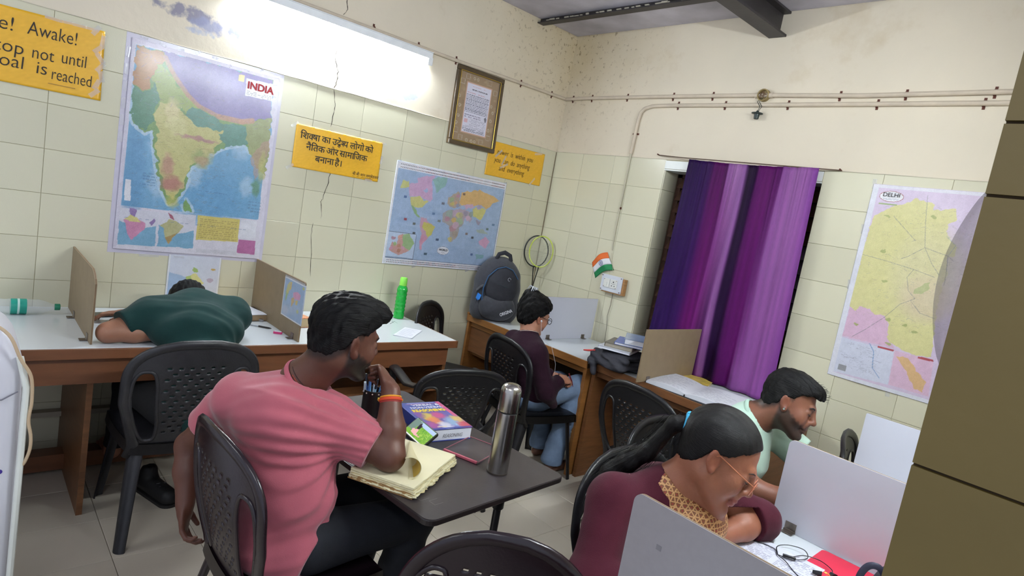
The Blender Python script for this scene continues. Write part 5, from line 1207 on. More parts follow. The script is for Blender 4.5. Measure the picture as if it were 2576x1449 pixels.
for k in range(15):
    x=.012+.0195*k; b.tube([(x,Wd-.012+.012*math.cos(a),.017+.018*math.sin(a)) for a in np.linspace(0,2*PI,13)],.0009,5)
o=mats_obj('spiral_binding',b,mat('spiral_wire',(90,50,50),rough=.4,metal=.4),t,MN,smooth=True)
# pen cup
t=thing('pen_cup','dark cylindrical cup full of pens behind the raised forearm','pen holder',(1.60,-2.345,.7212))
MB().lathe([(.036,0),(.038,.002),(.038,.105),(.035,.105),(.035,.008),(.001,.006)],28).build('cup',mat('cup_dark',(34,24,26),rough=.35,metal=.3),t,smooth=True)
b=MB()
for k in range(10): a=2*PI*k/10; b.lathe([(.0030,0),(.0030,.002),(.0008,.004)],8,M=Matrix.Rotation(a,4,'Z')@Matrix.Translation((.038,0,.096))@Matrix.Rotation(PI/2,4,'Y'))
o=b.build('studs',mat('stud_bead',(200,170,160),rough=.3),t,smooth=True); o['kind']='stuff'
PC=[(160,196,220),(210,220,230),(90,140,190),(226,230,236),(120,170,200),(40,60,120),(190,210,220),(60,60,70),(150,190,215)]
for k in range(9):
    a=2*PI*k/9; r_=.020 if k else 0; x,y=1.60+r_*math.cos(a),-2.345+r_*math.sin(a); x2,y2=1.60+r_*1.7*math.cos(a+.3),-2.345+r_*1.7*math.sin(a+.3); hh=.135+.012*(k%3)
    p=thing('pen','%s pen standing in the dark cup, %s'%(('sky blue','silver white','steel blue','white','teal blue','navy','pale grey','charcoal','light blue')[k],('in the middle','at its right side','at its far right side','at its far side','at its far left side','at its left side','at its near left side','at its near side','at its near right side')[k]),'pen',(0,0,0),0,'pens in the dark cup')
    MB().tube([(x*.5+1.60*.5,y*.5-2.345*.5,.7295),(x2,y2,.7212+hh-.04)],.0042,8).build('barrel',mat('pen_%d'%k,PC[k],rough=.3),p,smooth=True)
    MB().tube([(x2,y2,.7212+hh-.04),(x2+(x2-x)*.35,y2+(y2-y)*.35,.7212+hh)],[.0050,.0046],8).build('cap',mat('pencap_%d'%(k%3),[(200,214,226),(70,110,170),(30,34,44)][k%3],rough=.3),p,smooth=True)
# ------------------------------------------------------------------ left desk
ZD=.7505
t=thing('green_bottle','green plastic water bottle standing at the end of the left desk','bottle',(.158,-1.345,ZD))
GB=mat('green_plastic',(36,196,74),rough=.12,trans=.35,noise=.05,spec=.6); GC=mat('lime_cap',(140,226,84),rough=.4)
pr=[(.030,0),(.0345,.004),(.0355,.03)]
for k in range(6): z0=.035+.026*k; pr+=[(.0355,z0),(.0325,z0+.009),(.0325,z0+.012),(.0355,z0+.021)]
pr+=[(.0350,.195),(.0300,.212),(.0215,.222),(.0205,.228)]
MB().lathe(pr,30).build('bottle_body',GB,t,smooth=True)
MB().lathe([(.0245,.222),(.0250,.225),(.0235,.270),(.0205,.275),(.001,.276)],26).build('screw_cap',GC,t,smooth=True)
t=thing('water_bottle','clear plastic water bottle with a teal label lying on the left desk','bottle',(0,0,0))
MBt=Matrix.Translation((.150,-3.44,ZD+.034))@Matrix.Rotation(-PI/2+.06,4,'X')@Matrix.Rotation(PI,4,'Z')
CP=mat('clear_pet',(232,238,240),rough=.06,alpha=.28)
MBt=Matrix.Translation((.150,-3.44,ZD+.034))@Matrix.Rotation(-PI/2,4,'X')
o=mats_obj('bottle_body',MB().lathe([(.026,0),(.033,.006),(.034,.03),(.031,.045),(.034,.06),(.031,.075),(.034,.09),(.034,.16),(.032,.175),(.034,.19),(.028,.215),(.016,.240),(.013,.255)],28),CP,t,MBt,smooth=True)
P=mats_obj('label',MB().lathe([(.0345,.095),(.0348,.096),(.0348,.150),(.0345,.151)],28),mat('teal_label',(30,160,140),rough=.4,noise=.2,nscale=30),t,MBt,smooth=True)
mats_obj('label_band',MB().lathe([(.0349,.118),(.0351,.119),(.0351,.125),(.0349,.126)],28),mat('label_white',(200,230,222),rough=.4),t,MBt,smooth=True)
mats_obj('bottle_cap',MB().lathe([(.0145,.253),(.015,.255),(.015,.272),(.013,.274),(.001,.274)],20),mat('teal_cap',(24,130,96),rough=.35),t,MBt,smooth=True)
def book(label,x,y,z,w,l,h,a,cm,pm=PAPER,name='book',cat='book',soft=.0015,group=None):
    t=thing(name,label,cat,(x,y,z),a,group)
    MB().box((-w/2+.003,-l/2+.003,soft),(w/2-.002,l/2-.003,h-soft)).build('page_block',pm,t); MB().box((-w/2,-l/2,0),(w/2,l/2,soft)).build('back_cover',cm,t,bevel=.0004); MB().box((-w/2,-l/2,h-soft),(w/2,l/2,h)).build('front_cover',cm,t,bevel=.0004); MB().box((-w/2-.001,-l/2,0),(-w/2+.0015,l/2,h)).build('spine',cm,t,bevel=.0004)
    return t
book('thick brown-edged register under the yellow booklet',.165,-2.385,ZD,.20,.27,.034,.05,mat('register_dark',(60,48,40)),mat('old_pages',(176,150,116),rough=.8),name='register')
t=book('yellow booklet lying on top of the thick register',.150,-2.44,ZD+.0345,.19,.155,.006,.08,mat('yellow_cover',(232,190,84),rough=.6),name='booklet')
MB().box((-.03,-.004,.006),(.03,.004,.0063)).build('title_line',INK,t); MB().box((.02,.02,.006),(.07,.023,.0063)).build('title_line',mat('faint_ink',(170,130,60)),t)
t=thing('loose_papers','loose white papers beside the yellow booklet on the register','paper',(.165,-2.315,ZD+.0345),.12)
for k in range(3): MB().box((-.095,-.055,.001*k),(.10,.052,.001*k+.0008)).build('sheet',PAPER,t,rot=(0,0,.05*k))
t=thing('computer_mouse','black computer mouse on the desk before the brown partition','mouse',(.300,-2.425,ZD),.6)
S=SDF((-.07,-.05,0),(.07,.05,.06),.003); S.ell((0,0,.008),(.055,.031,.026),None,.01); S.cut((0,0,.001),(0,0,-1)); sdf_obj('mouse_shell',S,mat('mouse_black',(22,22,24),rough=.35),t,None,1)
MB().box((.018,-.0035,.026),(.032,.0035,.030)).build('scroll_wheel',TEDGE,t)
t=thing('ball_pen','black and silver ball pen lying before the mouse','pen',(0,0,0))
MB().tube([(.315,-2.412,ZD+.005),(.385,-2.340,ZD+.005)],.0036,8).build('barrel',mat('pen_silver',(170,176,184),rough=.3),t,smooth=True); MB().tube([(.385,-2.340,ZD+.005),(.425,-2.300,ZD+.005),(.434,-2.291,ZD+.005)],[.0048,.0046,.002],8).build('cap',TEDGE,t,smooth=True)
t=thing('eraser','pink and white eraser on the desk near the partition hinge','eraser',(.520,-2.290,ZD),1.0)
MB().box((-.021,-.009,0),(.021,.009,.011)).build('sleeve',mat('eraser_pink',(226,60,130),rough=.5),t,bevel=.001); MB().box((-.017,-.0075,.011),(.017,.0075,.0125)).build('white_top',PAPER,t)
t=thing('sharpener','small silver sharpener at the foot of the brown partition','sharpener',(.262,-2.285,ZD),.4)
MB().box((-.014,-.008,0),(.014,.008,.012)).build('block',mat('alu',(190,190,196),rough=.3,metal=.6),t,bevel=.002); MB().box((-.011,-.004,.012),(.011,.004,.0132)).build('blade',BRASS,t)
t=book('orange patterned book standing behind the partition map',.30,-2.145,ZD,.21,.15,.052,.15,mat('orange_pattern',(206,120,70),rough=.6,noise=.5,nscale=90),mat('old_pages2',(190,168,130)),name='patterned_book')
o=bpy.data.objects[t.name]
for k in range(10): MB().box((-.10+.02*k,-.075,.052),(-.094+.02*k,.075,.0526)).build('cover_stripe',mat('stripe_cream',(230,206,176)),t)
t=thing('paper_sheaf','small sheaf of written papers on the right end of the left desk','paper',(.535,-1.505,ZD),.75)
for k in range(5): MB().box((-.055,-.125,.0009*k),(.055,.125,.0009*k+.0008)).build('sheet',PAPER,t,rot=(0,0,random.uniform(-.05,.05)))
b=MB()
for k in range(9): b.box((-.045,-.11+.024*k,.0046),(.04+random.uniform(-.02,.01),-.108+.024*k,.0048))
o=b.build('written_lines',mat('faint_blue',(150,156,180)),t); o['kind']='stuff'
# hand of the sleeper rests by a dark phone
t=thing('dark_phone','dark phone lying under the stretched hand of the sleeper','phone',(.170,-3.02,ZD),.2)
MB().poly(rounded(.075,.155,.01),.008).build('phone_body',TEDGE,t,bevel=.001); MB().poly(rounded(.07,.15,.008),.0004).build('glass_face',mat('black_glass',(14,14,20),rough=.08),t,loc=(0,0,.008))
# ------------------------------------------------------------------ back-wall desks
t=thing('backpack','dark grey backpack with blue piping standing on the corner desk','backpack',(.175,-.535,ZD))
t.rotation_euler=(0,0,math.radians(62)); t.scale=(.96,1,.97)
BG=mat('bag_grey',(50,51,58),rough=.85,noise=.2,nscale=50,bump=.3,bscale=260,sheen=.2); BD2=mat('bag_dark',(32,33,42),rough=.8,noise=.2,nscale=50,bump=.3,bscale=260)
# local: x width, y depth (front is -y ... turned to the room), z up
S=SDF((-.24,-.19,-.01),(.24,.19,.52),.005)
S.ell((0,.02,.235),(.175,.115,.255),None,.05); S.cone((-.10,.0,.07),(.10,.0,.07),.085,.085,.05); S.cone((-.12,.0,.10),(-.11,.02,.34),.06,.06,.05); S.cone((.12,.0,.10),(.11,.02,.34),.06,.06,.05); S.ell((0,.03,.40),(.13,.09,.085),None,.03)
S.warp(lambda X,Y,Z:.003*np.sin(Z*45+X*14)*np.sin(X*30+Y*20)); S.cut((0,0,.0),(0,0,-1)); sdf_obj('main_body',S,BG,t,None,2)
S=SDF((-.20,-.21,-.01),(.20,.08,.44),.0045); S.ell((.01,-.085,.27),(.125,.055,.165),None,.03); S.warp(lambda X,Y,Z:.002*np.sin(Z*60+X*20)); sdf_obj('front_pocket',S,BD2,t,None,2)
S=SDF((-.20,-.22,-.01),(.20,.08,.24),.0045); S.ell((0,-.085,.115),(.145,.060,.105),None,.04); S.warp(lambda X,Y,Z:.003*np.sin(Z*40-X*30)); S.cut((0,0,.004),(0,0,-1)); sdf_obj('lower_pocket',S,BG,t,None,2)
MB().tube([(-.128,-.098,.15),(-.132,-.098,.25),(-.11,-.105,.345),(-.05,-.108,.410),(.01,-.106,.432),(.07,-.104,.415),(.125,-.098,.35)],.0032,8).build('blue_piping',mat('piping_blue',(36,86,130),rough=.5),t,smooth=True)
MB().tube([(-.05,-.02,.475),(-.035,-.015,.512),(.01,-.012,.530),(.055,-.012,.512),(.07,-.01,.468)],[.012,.013,.014,.013,.012],10,flat=(.6,1.3),up=(0,1,0)).build('top_handle',BD2,t,smooth=True)
MB().tube([(.045+.011*math.cos(a),-.1455,.345+.012*math.sin(a)) for a in np.linspace(0,5.2,16)],.0018,6).build('emblem',mat('emblem_grey',(150,150,160),rough=.4),t,smooth=True)
o=text_obj('printed_text','ORIGINA',.034,mat('print_white',(214,214,220)),t,None,None,weight=.0007); o.matrix_local=Matrix.Translation((.022,-.149,.060))@Matrix.Rotation(PI/2,4,'X')@Matrix.Rotation(.48,4,'Z')@Matrix.Diagonal((.72,1,1,1))
MB().tube([(-.04,-.1405,.300),(.03,-.1425,.285),(.09,-.125,.270)],.0016,6).build('zip_line',mat('zip_teal',(34,52,58),rough=.5),t,smooth=True)
sp=MB().box((-.165,-.06,.10),(-.150,.04,.17)).tube([(-.165,-.01,.18),(-.168,-.04,.22),(-.15,-.075,.255),(-.13,-.09,.27)],.008,8,flat=(1.6,.5)).build('side_strap',BG,t,smooth=True); sp['kind']='stuff'
MB().add([(-.172,-.070,.165),(-.148,-.102,.160),(-.138,-.100,.195),(-.160,-.066,.205),(-.160,-.085,.150)],[(0,1,2,3),(0,4,1)]).build('blue_tag',mat('tag_blue',(30,110,190),rough=.4),t)
# rackets hanging in the corner
for i,(lab,dy,col,ry) in enumerate((('black badminton racket hanging in the room corner, left one',0,(26,30,30),0),('yellow-green badminton racket hanging in the room corner, right one',1,(196,210,90),0))):
    t=thing('badminton_racket',lab,'racket',(0,0,0),0,'two badminton rackets in the corner')
    c=(Vector((.075,-.100,1.292)),Vector((.115,-.085,1.296))); c=c[i]; xd=Vector((.72,.69,0)).normalized() if not i else Vector((.80,.60,0)).normalized(); zd=Vector((0,0,1)); rx,rz_=.094,.124
    FM=mat('racket_%d'%i,col,rough=.3); SM=mat('racket_string',(206,208,190),rough=.5)
    MB().tube([tuple(c+xd*rx*math.cos(a)+zd*rz_*math.sin(a)) for a in np.linspace(0,2*PI,41)],.0050,8).build('frame_hoop',FM,t,smooth=True)
    b=MB()
    for k in range(-8,9):
        u=k/9; h_=math.sqrt(1-u*u); b.tube([tuple(c+xd*rx*u-zd*rz_*h_),tuple(c+xd*rx*u+zd*rz_*h_)],.0004,3,cap=False); b.tube([tuple(c+zd*rz_*u-xd*rx*h_),tuple(c+zd*rz_*u+xd*rx*h_)],.0004,3,cap=False)
    o=b.build('strings',SM,t); o['kind']='stuff'
    e=Vector((.085,-.085,.975)); MB().tube([tuple(c-zd*rz_),tuple(c-zd*(rz_+.02)),tuple((c-zd*rz_)*.5+e*.5),tuple(e)],[.0055,.0040,.0038,.0038],8).build('shaft',mat('racket_0',(26,30,30)),t,smooth=True)
    g=Vector((.082+.015*i,-.085+.01*i,.80)); MB().tube([tuple(e),tuple(e*.95+g*.05),tuple(g)],[.008,.0125,.0135],10).build('grip',mat('grip_%d'%i,(40,42,46) if not i else (190,190,196),rough=.8),t,smooth=True)
# folded dark jacket, books on top, beside the brown partition
t=thing('folded_jacket','folded charcoal jacket under the stack of books on the desk','clothing',(1.37,-.46,ZD))
S=SDF((-.22,-.24,-.09),(.26,.26,.13),.005)
for k in range(5): S.ell((-.01+.012*math.sin(k*2),-.02+.01*math.cos(k*3),.018+.019*k),(.165-.008*k,.165-.006*k,.017),None,.012)
S.cone((-.13,-.15,.04),(.10,-.168,.03),.026,.030,.02); S.cone((-.15,-.10,.06),(.12,-.155,.065),.020,.022,.02); S.cone((-.12,-.16,.012),(-.08,-.178,-.05),.026,.016,.02)
S.warp(lambda X,Y,Z:.006*np.sin(Z*120+X*18+np.sin(Y*16)*2)*np.sin(X*22+Y*14+1)); sdf_obj('jacket_cloth',S,mat('charcoal_cloth',(44,44,52),rough=.9,noise=.2,nscale=40,bump=.3,bscale=240),t,None,1)
MB().tube([(-.13,-.14,.075),(-.165,-.165,.066),(-.195,-.172,.060)],[.007,.006,.004],8).build('red_tab',mat('red_tab',(206,60,56),rough=.5),t,smooth=True)
zc=ZD+.112
book('spiral notebook with white pages directly on the dark jacket',1.345,-.50,zc,.20,.25,.016,.35,mat('white_cover',(206,210,220),rough=.4),name='notebook'); zc+=.0165
book('grey-brown paperback in the stack, above the spiral notebook',1.350,-.485,zc,.17,.235,.024,.42,mat('grey_cover',(110,104,92),rough=.5),mat('greyish_pages',(160,152,138))); zc+=.0245
book('blue-covered book in the stack, above the grey-brown paperback',1.385,-.455,zc,.17,.235,.014,.52,mat('blue_cover',(92,110,176),rough=.4)); zc+=.0145
book('pale blue thick book on top of the stack by the brown partition',1.425,-.425,zc,.175,.24,.032,.60,mat('paleblue_cover',(132,152,190),rough=.25,coat=.4,noise=.15,nscale=20)); 
# open notebook, magazine, papers, pens
t=thing('open_notebook','large open notebook with written pages on the desk under the curtain','notebook',(0,0,0))
pa=Vector((1.640,-.600,ZD)); pb=Vector((2.105,-.560,ZD)); dx=(pb-pa); wN=dx.length; dx.normalize(); dyy=Vector((-dx.y,dx.x,0)); 
vs=[];fs=[];nu,nv=30,12
for layer in (0,1):
    for i in range(nu+1):
        u=i/nu
        for j in range(nv+1):
            v=j/nv; hgt=.022*(abs(math.sin(PI*min(1,abs(u-.52)*2.0)))**.6)*(.9 if u<.52 else .8)+.012
            sk=.0-.13*v*(1-u)*1.0; q=pa+dx*(wN*u+sk+.02*v)+dyy*(.33*v)+Vector((0,0,(hgt if layer else .003)))
            vs.append(tuple(q))
K=(nu+1)*(nv+1)
for i in range(nu):
    for j in range(nv): a=i*(nv+1)+j; fs.append((K+a,K+a+nv+1,K+a+nv+2,K+a+1)); fs.append((a,a+1,a+nv+2,a+nv+1))
per=[i*(nv+1) for i in range(nu+1)]+[nu*(nv+1)+j for j in range(1,nv+1)]+[i*(nv+1)+nv for i in range(nu-1,-1,-1)]+[j for j in range(nv-1,0,-1)]
for k in range(len(per)): a,b_=per[k],per[(k+1)%len(per)]; fs.append((a,b_,K+b_,K+a))
MB().add(vs,fs).build('page_blocks',PAPER,t,smooth=True)
b=MB()
for side in (0,1):
    for r_ in range(13):
        v=.08+.066*r_; u0,u1=((.05,.46),(.58,.95))[side]; u=u0
        while u<u1:
            L_w=random.uniform(.02,.07)
            ue=min(u1,u+L_w); q=[]
            for uu_,dv in ((u,0),(ue,0),(ue,.008),(u,.008)):
                hgt=.022*(abs(math.sin(PI*min(1,abs(uu_-.52)*2.0)))**.6)*(.9 if uu_<.52 else .8)+.0128
                sk=-.13*v*(1-uu_); q.append(tuple(pa+dx*(wN*uu_+sk+.02*v)+dyy*(.33*(v+dv))+Vector((0,0,hgt))))
            b.add(q,[(0,1,2,3)]); u=ue+random.uniform(.008,.03)
            if random.random()<.12: break
o=b.build('handwriting',mat('ink_greyblue',(130,134,156)),t); o['kind']='stuff'
q=[tuple(pa+dx*(wN*.52)+dyy*0+Vector((0,-.003,z_))) for z_ in (.001,.013)]; MB().tube(q,.004,6).build('spine_end',TEDGE,t)
MB().box((1.625,-.596,ZD),(2.02,-.30,ZD+.0025)).build('cover',mat('cover_black',(30,28,32)),t)
book('yellow magazine lying behind the open notebook by the curtain',1.655,-.165,ZD,.20,.27,.012,-1.25,mat('mag_yellow',(222,196,96),rough=.4,noise=.35,nscale=24),name='magazine',cat='magazine')
t=thing('loose_papers','loose white sheets on the desk before the light curtain end','paper',(2.12,-.30,ZD),.1)
for k in range(4): MB().box((-.12,-.19,.001*k),(.12,.19,.001*k+.0008)).build('sheet',PAPER,t,rot=(0,0,.07*k-.1))
t=thing('blue_pen','blue pen lying on the papers beside the open notebook','pen',(0,0,0))
MB().tube([(2.095,-.505,ZD+.0095),(2.120,-.495,ZD+.0095),(2.170,-.405,ZD+.0095),(2.172,-.395,ZD+.0095)],[.0055,.0050,.0040,.002],8).build('pen_barrel',mat('pen_blue',(30,70,190),rough=.3),t,smooth=True); MB().tube([(2.09,-.507,ZD+.0095),(2.112,-.498,ZD+.0095)],.0068,8).build('pen_cap',mat('pen_blue',(30,70,190)),t,smooth=True)
t=thing('black_pen','black pen lying on the sheets behind the open notebook','pen',(0,0,0))
MB().tube([(2.060,-.255,ZD+.0095),(2.10,-.235,ZD+.0095),(2.17,-.205,ZD+.0095)],[.003,.0045,.0045],8).build('pen_barrel',TEDGE,t,smooth=True); MB().tube([(2.17,-.205,ZD+.0095),(2.20,-.192,ZD+.0095)],.0052,8).build('pen_cap',TEDGE,t,smooth=True)
# ------------------------------------------------------------------ right desk
t=thing('red_folder','bright red folder with a gold emblem at the foot of the wide partition','folder',(0,0,0))
MR=Matrix.Translation((3.005,-1.868,ZD+.001))@Matrix.Rotation(.02,4,'Z')
mats_obj('cover_sheet',MB().poly(rounded(.235,.265,.012,cx=.125,cy=.1325),.004),mat('folder_red',(214,40,70),rough=.35,noise=.03),t,MR)
EM=mat('gold_print',(214,160,60),rough=.4); b=MB()
for (rx_,cc) in ((.026,0),(.016,0)): b.tube([(.10+rx_*math.cos(a),.095+rx_*.9*math.sin(a),.0044) for a in np.linspace(0,2*PI,25)],.0012,5)
for k in range(9): a=.7*k; b.tube([(.10+.012*math.cos(a),.095+.012*math.sin(a),.0044),(.10+.034*math.cos(a+.5),.095+.030*math.sin(a+.5),.0044)],.0011,4)
mats_obj('emblem',b,EM,t,MR)
for k in range(6): mats_obj('emblem_leaf',MB().lathe([(.005,.0042),(.005,.0046)],8,c=(.065+.008*k,.125-.003*k*k*.3,0)),mat('emblem_mix%d'%(k%2),[(240,200,90),(236,120,60)][k%2]),t,MR)
t=thing('printed_sheets','stack of printed sheets in front of the bending woman','paper',(0,0,0))
MS_=Matrix.Translation((2.868,-2.195,ZD))@Matrix.Rotation(-.01,4,'Z')
for k in range(5): mats_obj('sheet',MB().box((0,0,.0011*k),(.21,.46,.0011*k+.001)),PAPER,t,MS_@Matrix.Rotation(.012*k,4,'Z'))
P=Print(.205,.45,90,190,(222,224,236)); P.fade=0; P.textrows(.01,.02,.095,.43,44,(120,120,150),3,.6); P.textrows(.11,.02,.195,.43,44,(120,120,150),4,.6); P.build('printed_page',PRINTM,t,MS_@Matrix.Rotation(.05,4,'Z')@Matrix.Translation((.002,.004,.0058)),wave=.001)
t=thing('earphones','black wired earphones curled over the printed sheets','earphones',(0,0,0))
EP=mat('cable_black',(18,18,24),rough=.4); z_=ZD+.009
MB().tube(cr([(2.862,-1.800,z_),(2.90,-1.775,z_),(2.935,-1.775,z_+.002),(2.955,-1.80,z_+.003),(2.985,-1.815,z_+.003),(3.02,-1.84,z_),(3.06,-1.86,z_),(3.10,-1.835,z_+.002),(3.115,-1.80,z_+.006)]),.0013,6).build('cable',EP,t,smooth=True)
MB().tube(cr([(2.955,-1.80,z_+.003),(2.93,-1.745,z_),(2.945,-1.700,z_),(2.985,-1.690,z_+.004),(3.01,-1.73,z_+.003),(2.99,-1.785,z_+.004),(2.955,-1.80,z_+.003)]),.0013,6).build('cable',EP,t,smooth=True)
MB().tube(cr([(2.985,-1.77,z_+.005),(3.0,-1.72,z_+.003),(3.035,-1.70,z_+.002),(3.075,-1.725,z_+.005),(3.085,-1.755,z_+.007)]),.0013,6).build('cable',EP,t,smooth=True)
MB().tube([(2.965,-1.79,z_+.005),(2.995,-1.775,z_+.005)],.0050,8).build('splitter',EP,t,smooth=True)
for p_,q_ in (((3.083,-1.752,z_+.006),(3.098,-1.765,z_+.008)),((3.05,-1.795,z_+.006),(3.072,-1.79,z_+.008))): MB().tube([p_,q_],[.005,.0085],10).build('earbud',EP,t,smooth=True)
t=thing('black_bag','dark bag with a raised strap beside the brown wall corner','bag',(3.262,-1.80,ZD))
S=SDF((-.12,-.12,-.01),(.12,.12,.20),.005); S.ell((0,0,.07),(.075,.085,.075),None,.03); S.cone((-.02,-.04,.04),(.02,.05,.11),.05,.045,.03); S.warp(lambda X,Y,Z:.004*np.sin(Z*60+X*30)*np.sin(Y*40)); S.cut((0,0,.002),(0,0,-1)); sdf_obj('bag_body',S,mat('bag_navy',(26,26,40),rough=.7,noise=.2,nscale=40),t,None,1)
MB().tube(cr([(-.080,-.05,.02),(-.092,-.05,.08),(-.08,-.045,.122),(-.055,-.035,.125),(-.035,-.02,.08)]),.0045,8,flat=(1.8,.5)).build('strap',mat('strap_navy',(44,44,66),rough=.5),t,smooth=True)
# plastic flap of the map and objects on the floor
t=thing('plastic_flap','clear plastic sheet bulging from the brown wall corner','plastic sheet',(0,0,0))
vs=[];fs=[];n=20
for i in range(n+1):
    v=i/n; zz=1.71-.22*v; bul=.026*math.sin(PI*v)**.8
    for j in range(5): u=j/4; vs.append((3.376-.001-bul*u+.0,-2.655+.012*math.sin(PI*u)*(1-u*.5)+.006,zz))
for i in range(n):
    for j in range(4): a=i*5+j; fs.append((a,a+1,a+6,a+5))
o=MB().add(vs,fs).build('sheet',mat('shaded_flap_plastic',(128,120,120),rough=.2,alpha=.62),t,smooth='all')  # the sheet's backlit shade is mixed into its grey colour
for i,(x,y,a,lab) in enumerate(((.62,-2.80,.3,'black backpack-like shoe lying under the grey chair, nearer the wall'),(.80,-2.60,-.4,'black shoe under the grey chair, nearer the middle of the floor'))):
    t=thing('shoe',('black shoe lying under the grey chair, the left one','black shoe lying under the grey chair, the right one')[i],'shoe',(x,y,0),a,'pair of black shoes under the grey chair')
    S=SDF((-.18,-.08,-.01),(.18,.08,.16),.005); S.cone((-.10,0,.045),(.09,0,.035),.042,.040,.03); S.cone((-.09,0,.06),(-.08,0,.10),.036,.036,.03); S.ell((-.085,0,.14),(.030,.022,.03),None,.006,'sub'); S.cut((0,0,.012),(0,0,-1)); sdf_obj('upper',S,mat('shoe_black',(18,17,19),rough=.6,noise=.2),t,None,1)
    MB().poly(rounded(.27,.085,.04,cx=-.005),.012).build('sole',mat('sole_dark',(34,32,32),rough=.7),t)
    MB().tube([(.02,-.02,.078),(.03,.02,.076),(.045,-.02,.074),(.055,.02,.070)],.002,5).build('laces',mat('lace',(50,50,54)),t,smooth=True)
# ------------------------------------------------------------------ PEOPLE
def V3(*a): return np.array(a,float)
def unit(v): v=np.array(v,float); return v/np.linalg.norm(v)
class Fr:
    """local frame: x forward, y left, z up"""
    def __init__(s,o,fwd,up=(0,0,1),roll=0,sc=1.):
        f=unit(fwd); l=unit(np.cross(up,f)); u=np.cross(f,l)
        if roll: l,u=l*math.cos(roll)+u*math.sin(roll),u*math.cos(roll)-l*math.sin(roll)
        s.R=np.stack([f,l,u],1); s.o=np.array(o,float); s.sc=sc
    def p(s,x,y,z): return s.o+s.R@(V3(x,y,z)*s.sc)
    def loc(s,X,Y,Z):
        a,b,c=X-s.o[0],Y-s.o[1],Z-s.o[2]
        return [(s.R[0,i]*a+s.R[1,i]*b+s.R[2,i]*c)/s.sc for i in range(3)]
    def locv(s,V): return ((V-s.o)@s.R)/s.sc
    def ell(s,S,c,r,k=.02,op='add',rot=None):
        R=s.R if rot is None else s.R@np.array(Euler([math.radians(q) for q in rot]).to_matrix())
        S.ell(s.p(*c),np.array(r)*s.sc,R,k,op)
    def cone(s,S,a,b,ra,rb,k=.02,op='add'): S.cone(s.p(*a),s.p(*b),ra*s.sc,rb*s.sc,k,None,op)
def head_sdf(S,H,nose=1.,fem=False,earL=True,open_=0):
    E=H.ell; Cn=H.cone
    E(S,(-.014,0,.036),(.094,.074,.086),.03)
    E(S,(.030,0,-.028),(.056,.058,.080),.03)
    E(S,(-.03,0,-.02),(.065,.062,.07),.03)
    for s in (-1,1):
        Cn(S,(.0,s*.050,-.055),(.060,s*.016,-.098),.020,.018,.025)
        E(S,(.058,s*.036,-.032),(.026,.024,.032),.02)
    E(S,(.074,0,-.103),(.021,.024,.018),.018)
    Cn(S,(.080,-.026,.020),(.080,.026,.020),.011,.011,.016)
    for s in (-1,1): E(S,(.096,s*.031,.001),(.013,.017,.011),.014,'sub')
    for s in (-1,1): E(S,(.0745,s*.031,-.001),(.0145,.0165,.0125),.006)
    Cn(S,(.087,0,.014),(.103*nose,0,-.024),.0085,.0105,.014)
    E(S,(.1045*nose,0,-.029),(.0115,.0120,.0100),.008)
    for s in (-1,1): E(S,(.095,s*.013,-.033),(.010,.0075,.0075),.006)
    Cn(S,(.088,-.012,-.050),(.088,.012,-.050),.010,.010,.012)
    E(S,(.0885,0,-.0640),(.0115,.0235,.0066),.006); E(S,(.0860,0,-.0760),(.0112,.0190,.0070),.006)
    Cn(S,(.1025,-.017,-.0700),(.1025,.017,-.0700),.0022,.0022,.003,'sub')
    for s in (-1,1):
        E(S,(-.006,s*.076,-.006),(.0185,.0065,.031),.006,rot=(0,-12,s*-22))
        E(S,(-.002,s*.0835,-.004),(.0095,.0060,.0180),.004,'sub',rot=(0,-12,s*-22))
        E(S,(.004,s*.076,-.030),(.008,.006,.010),.005)
    return S
def neck_hole(T,N,nf,off=.0,r=.064,r2=.085):
    T.cone(N+nf*(off+r),N+nf*(off+r+.16),r,r2,.006,None,'sub')
def neck(S,H,base,r=.056,k=.03): S.cone(H.p(-.022,0,-.055),base,r*H.sc,r*1.08,k)
def hand(S,w,d,n,thumb,curl=.5,length=.17,spread=.10,r=.0082,hold=None):
    """w wrist, d direction of the palm, n normal out of the back of the hand, thumb: +1/-1 side"""
    d=unit(d); n=unit(n-d*np.dot(n,d)); s=np.cross(d,n)*thumb; L=length
    pc=w+d*L*.27
    R=np.stack([d,s,n],1); S.ell(pc,(L*.30,L*.235,.0145),R,.012); S.cone(w-d*.01,w+d*.03,.021,.022,.015)
    fl=[.40,.45,.42,.33]; off=[.165,.058,-.05,-.15]
    for i in range(4):
        b=w+d*L*.47+s*L*off[i]; a=curl*(1+.12*i); dd=unit(d+s*spread*(1.2-i)*.8); p=b; ang=0
        seg=[.46,.30,.24]
        for j in range(3):
            ang+=a*(.7 if j==0 else 1.0); v=dd*math.cos(ang)-n*math.sin(ang); q=p+v*L*fl[i]*seg[j]
            S.cone(p,q,r*(1.06-.09*j),r*(.98-.09*j),.003); p=q
    b=w+d*L*.12+s*L*.16; e1=b+unit(d*.8+s*.75-n*.35)*L*.22; e2=e1+unit(d*.95+s*.15-n*(.35+curl*.4))*L*.19
    S.cone(w+d*L*.06+s*L*.05,b,.014,.0125,.01); S.cone(b,e1,.0125,.0100,.006); S.cone(e1,e2,.0095,.0078,.003)
def skin_mat(name,rgb): return mat(name,(255,255,255),rough=.48,vcol=True,noise=.05,nscale=35,sss=.12,bump=.08,bscale=220,spec=.4)
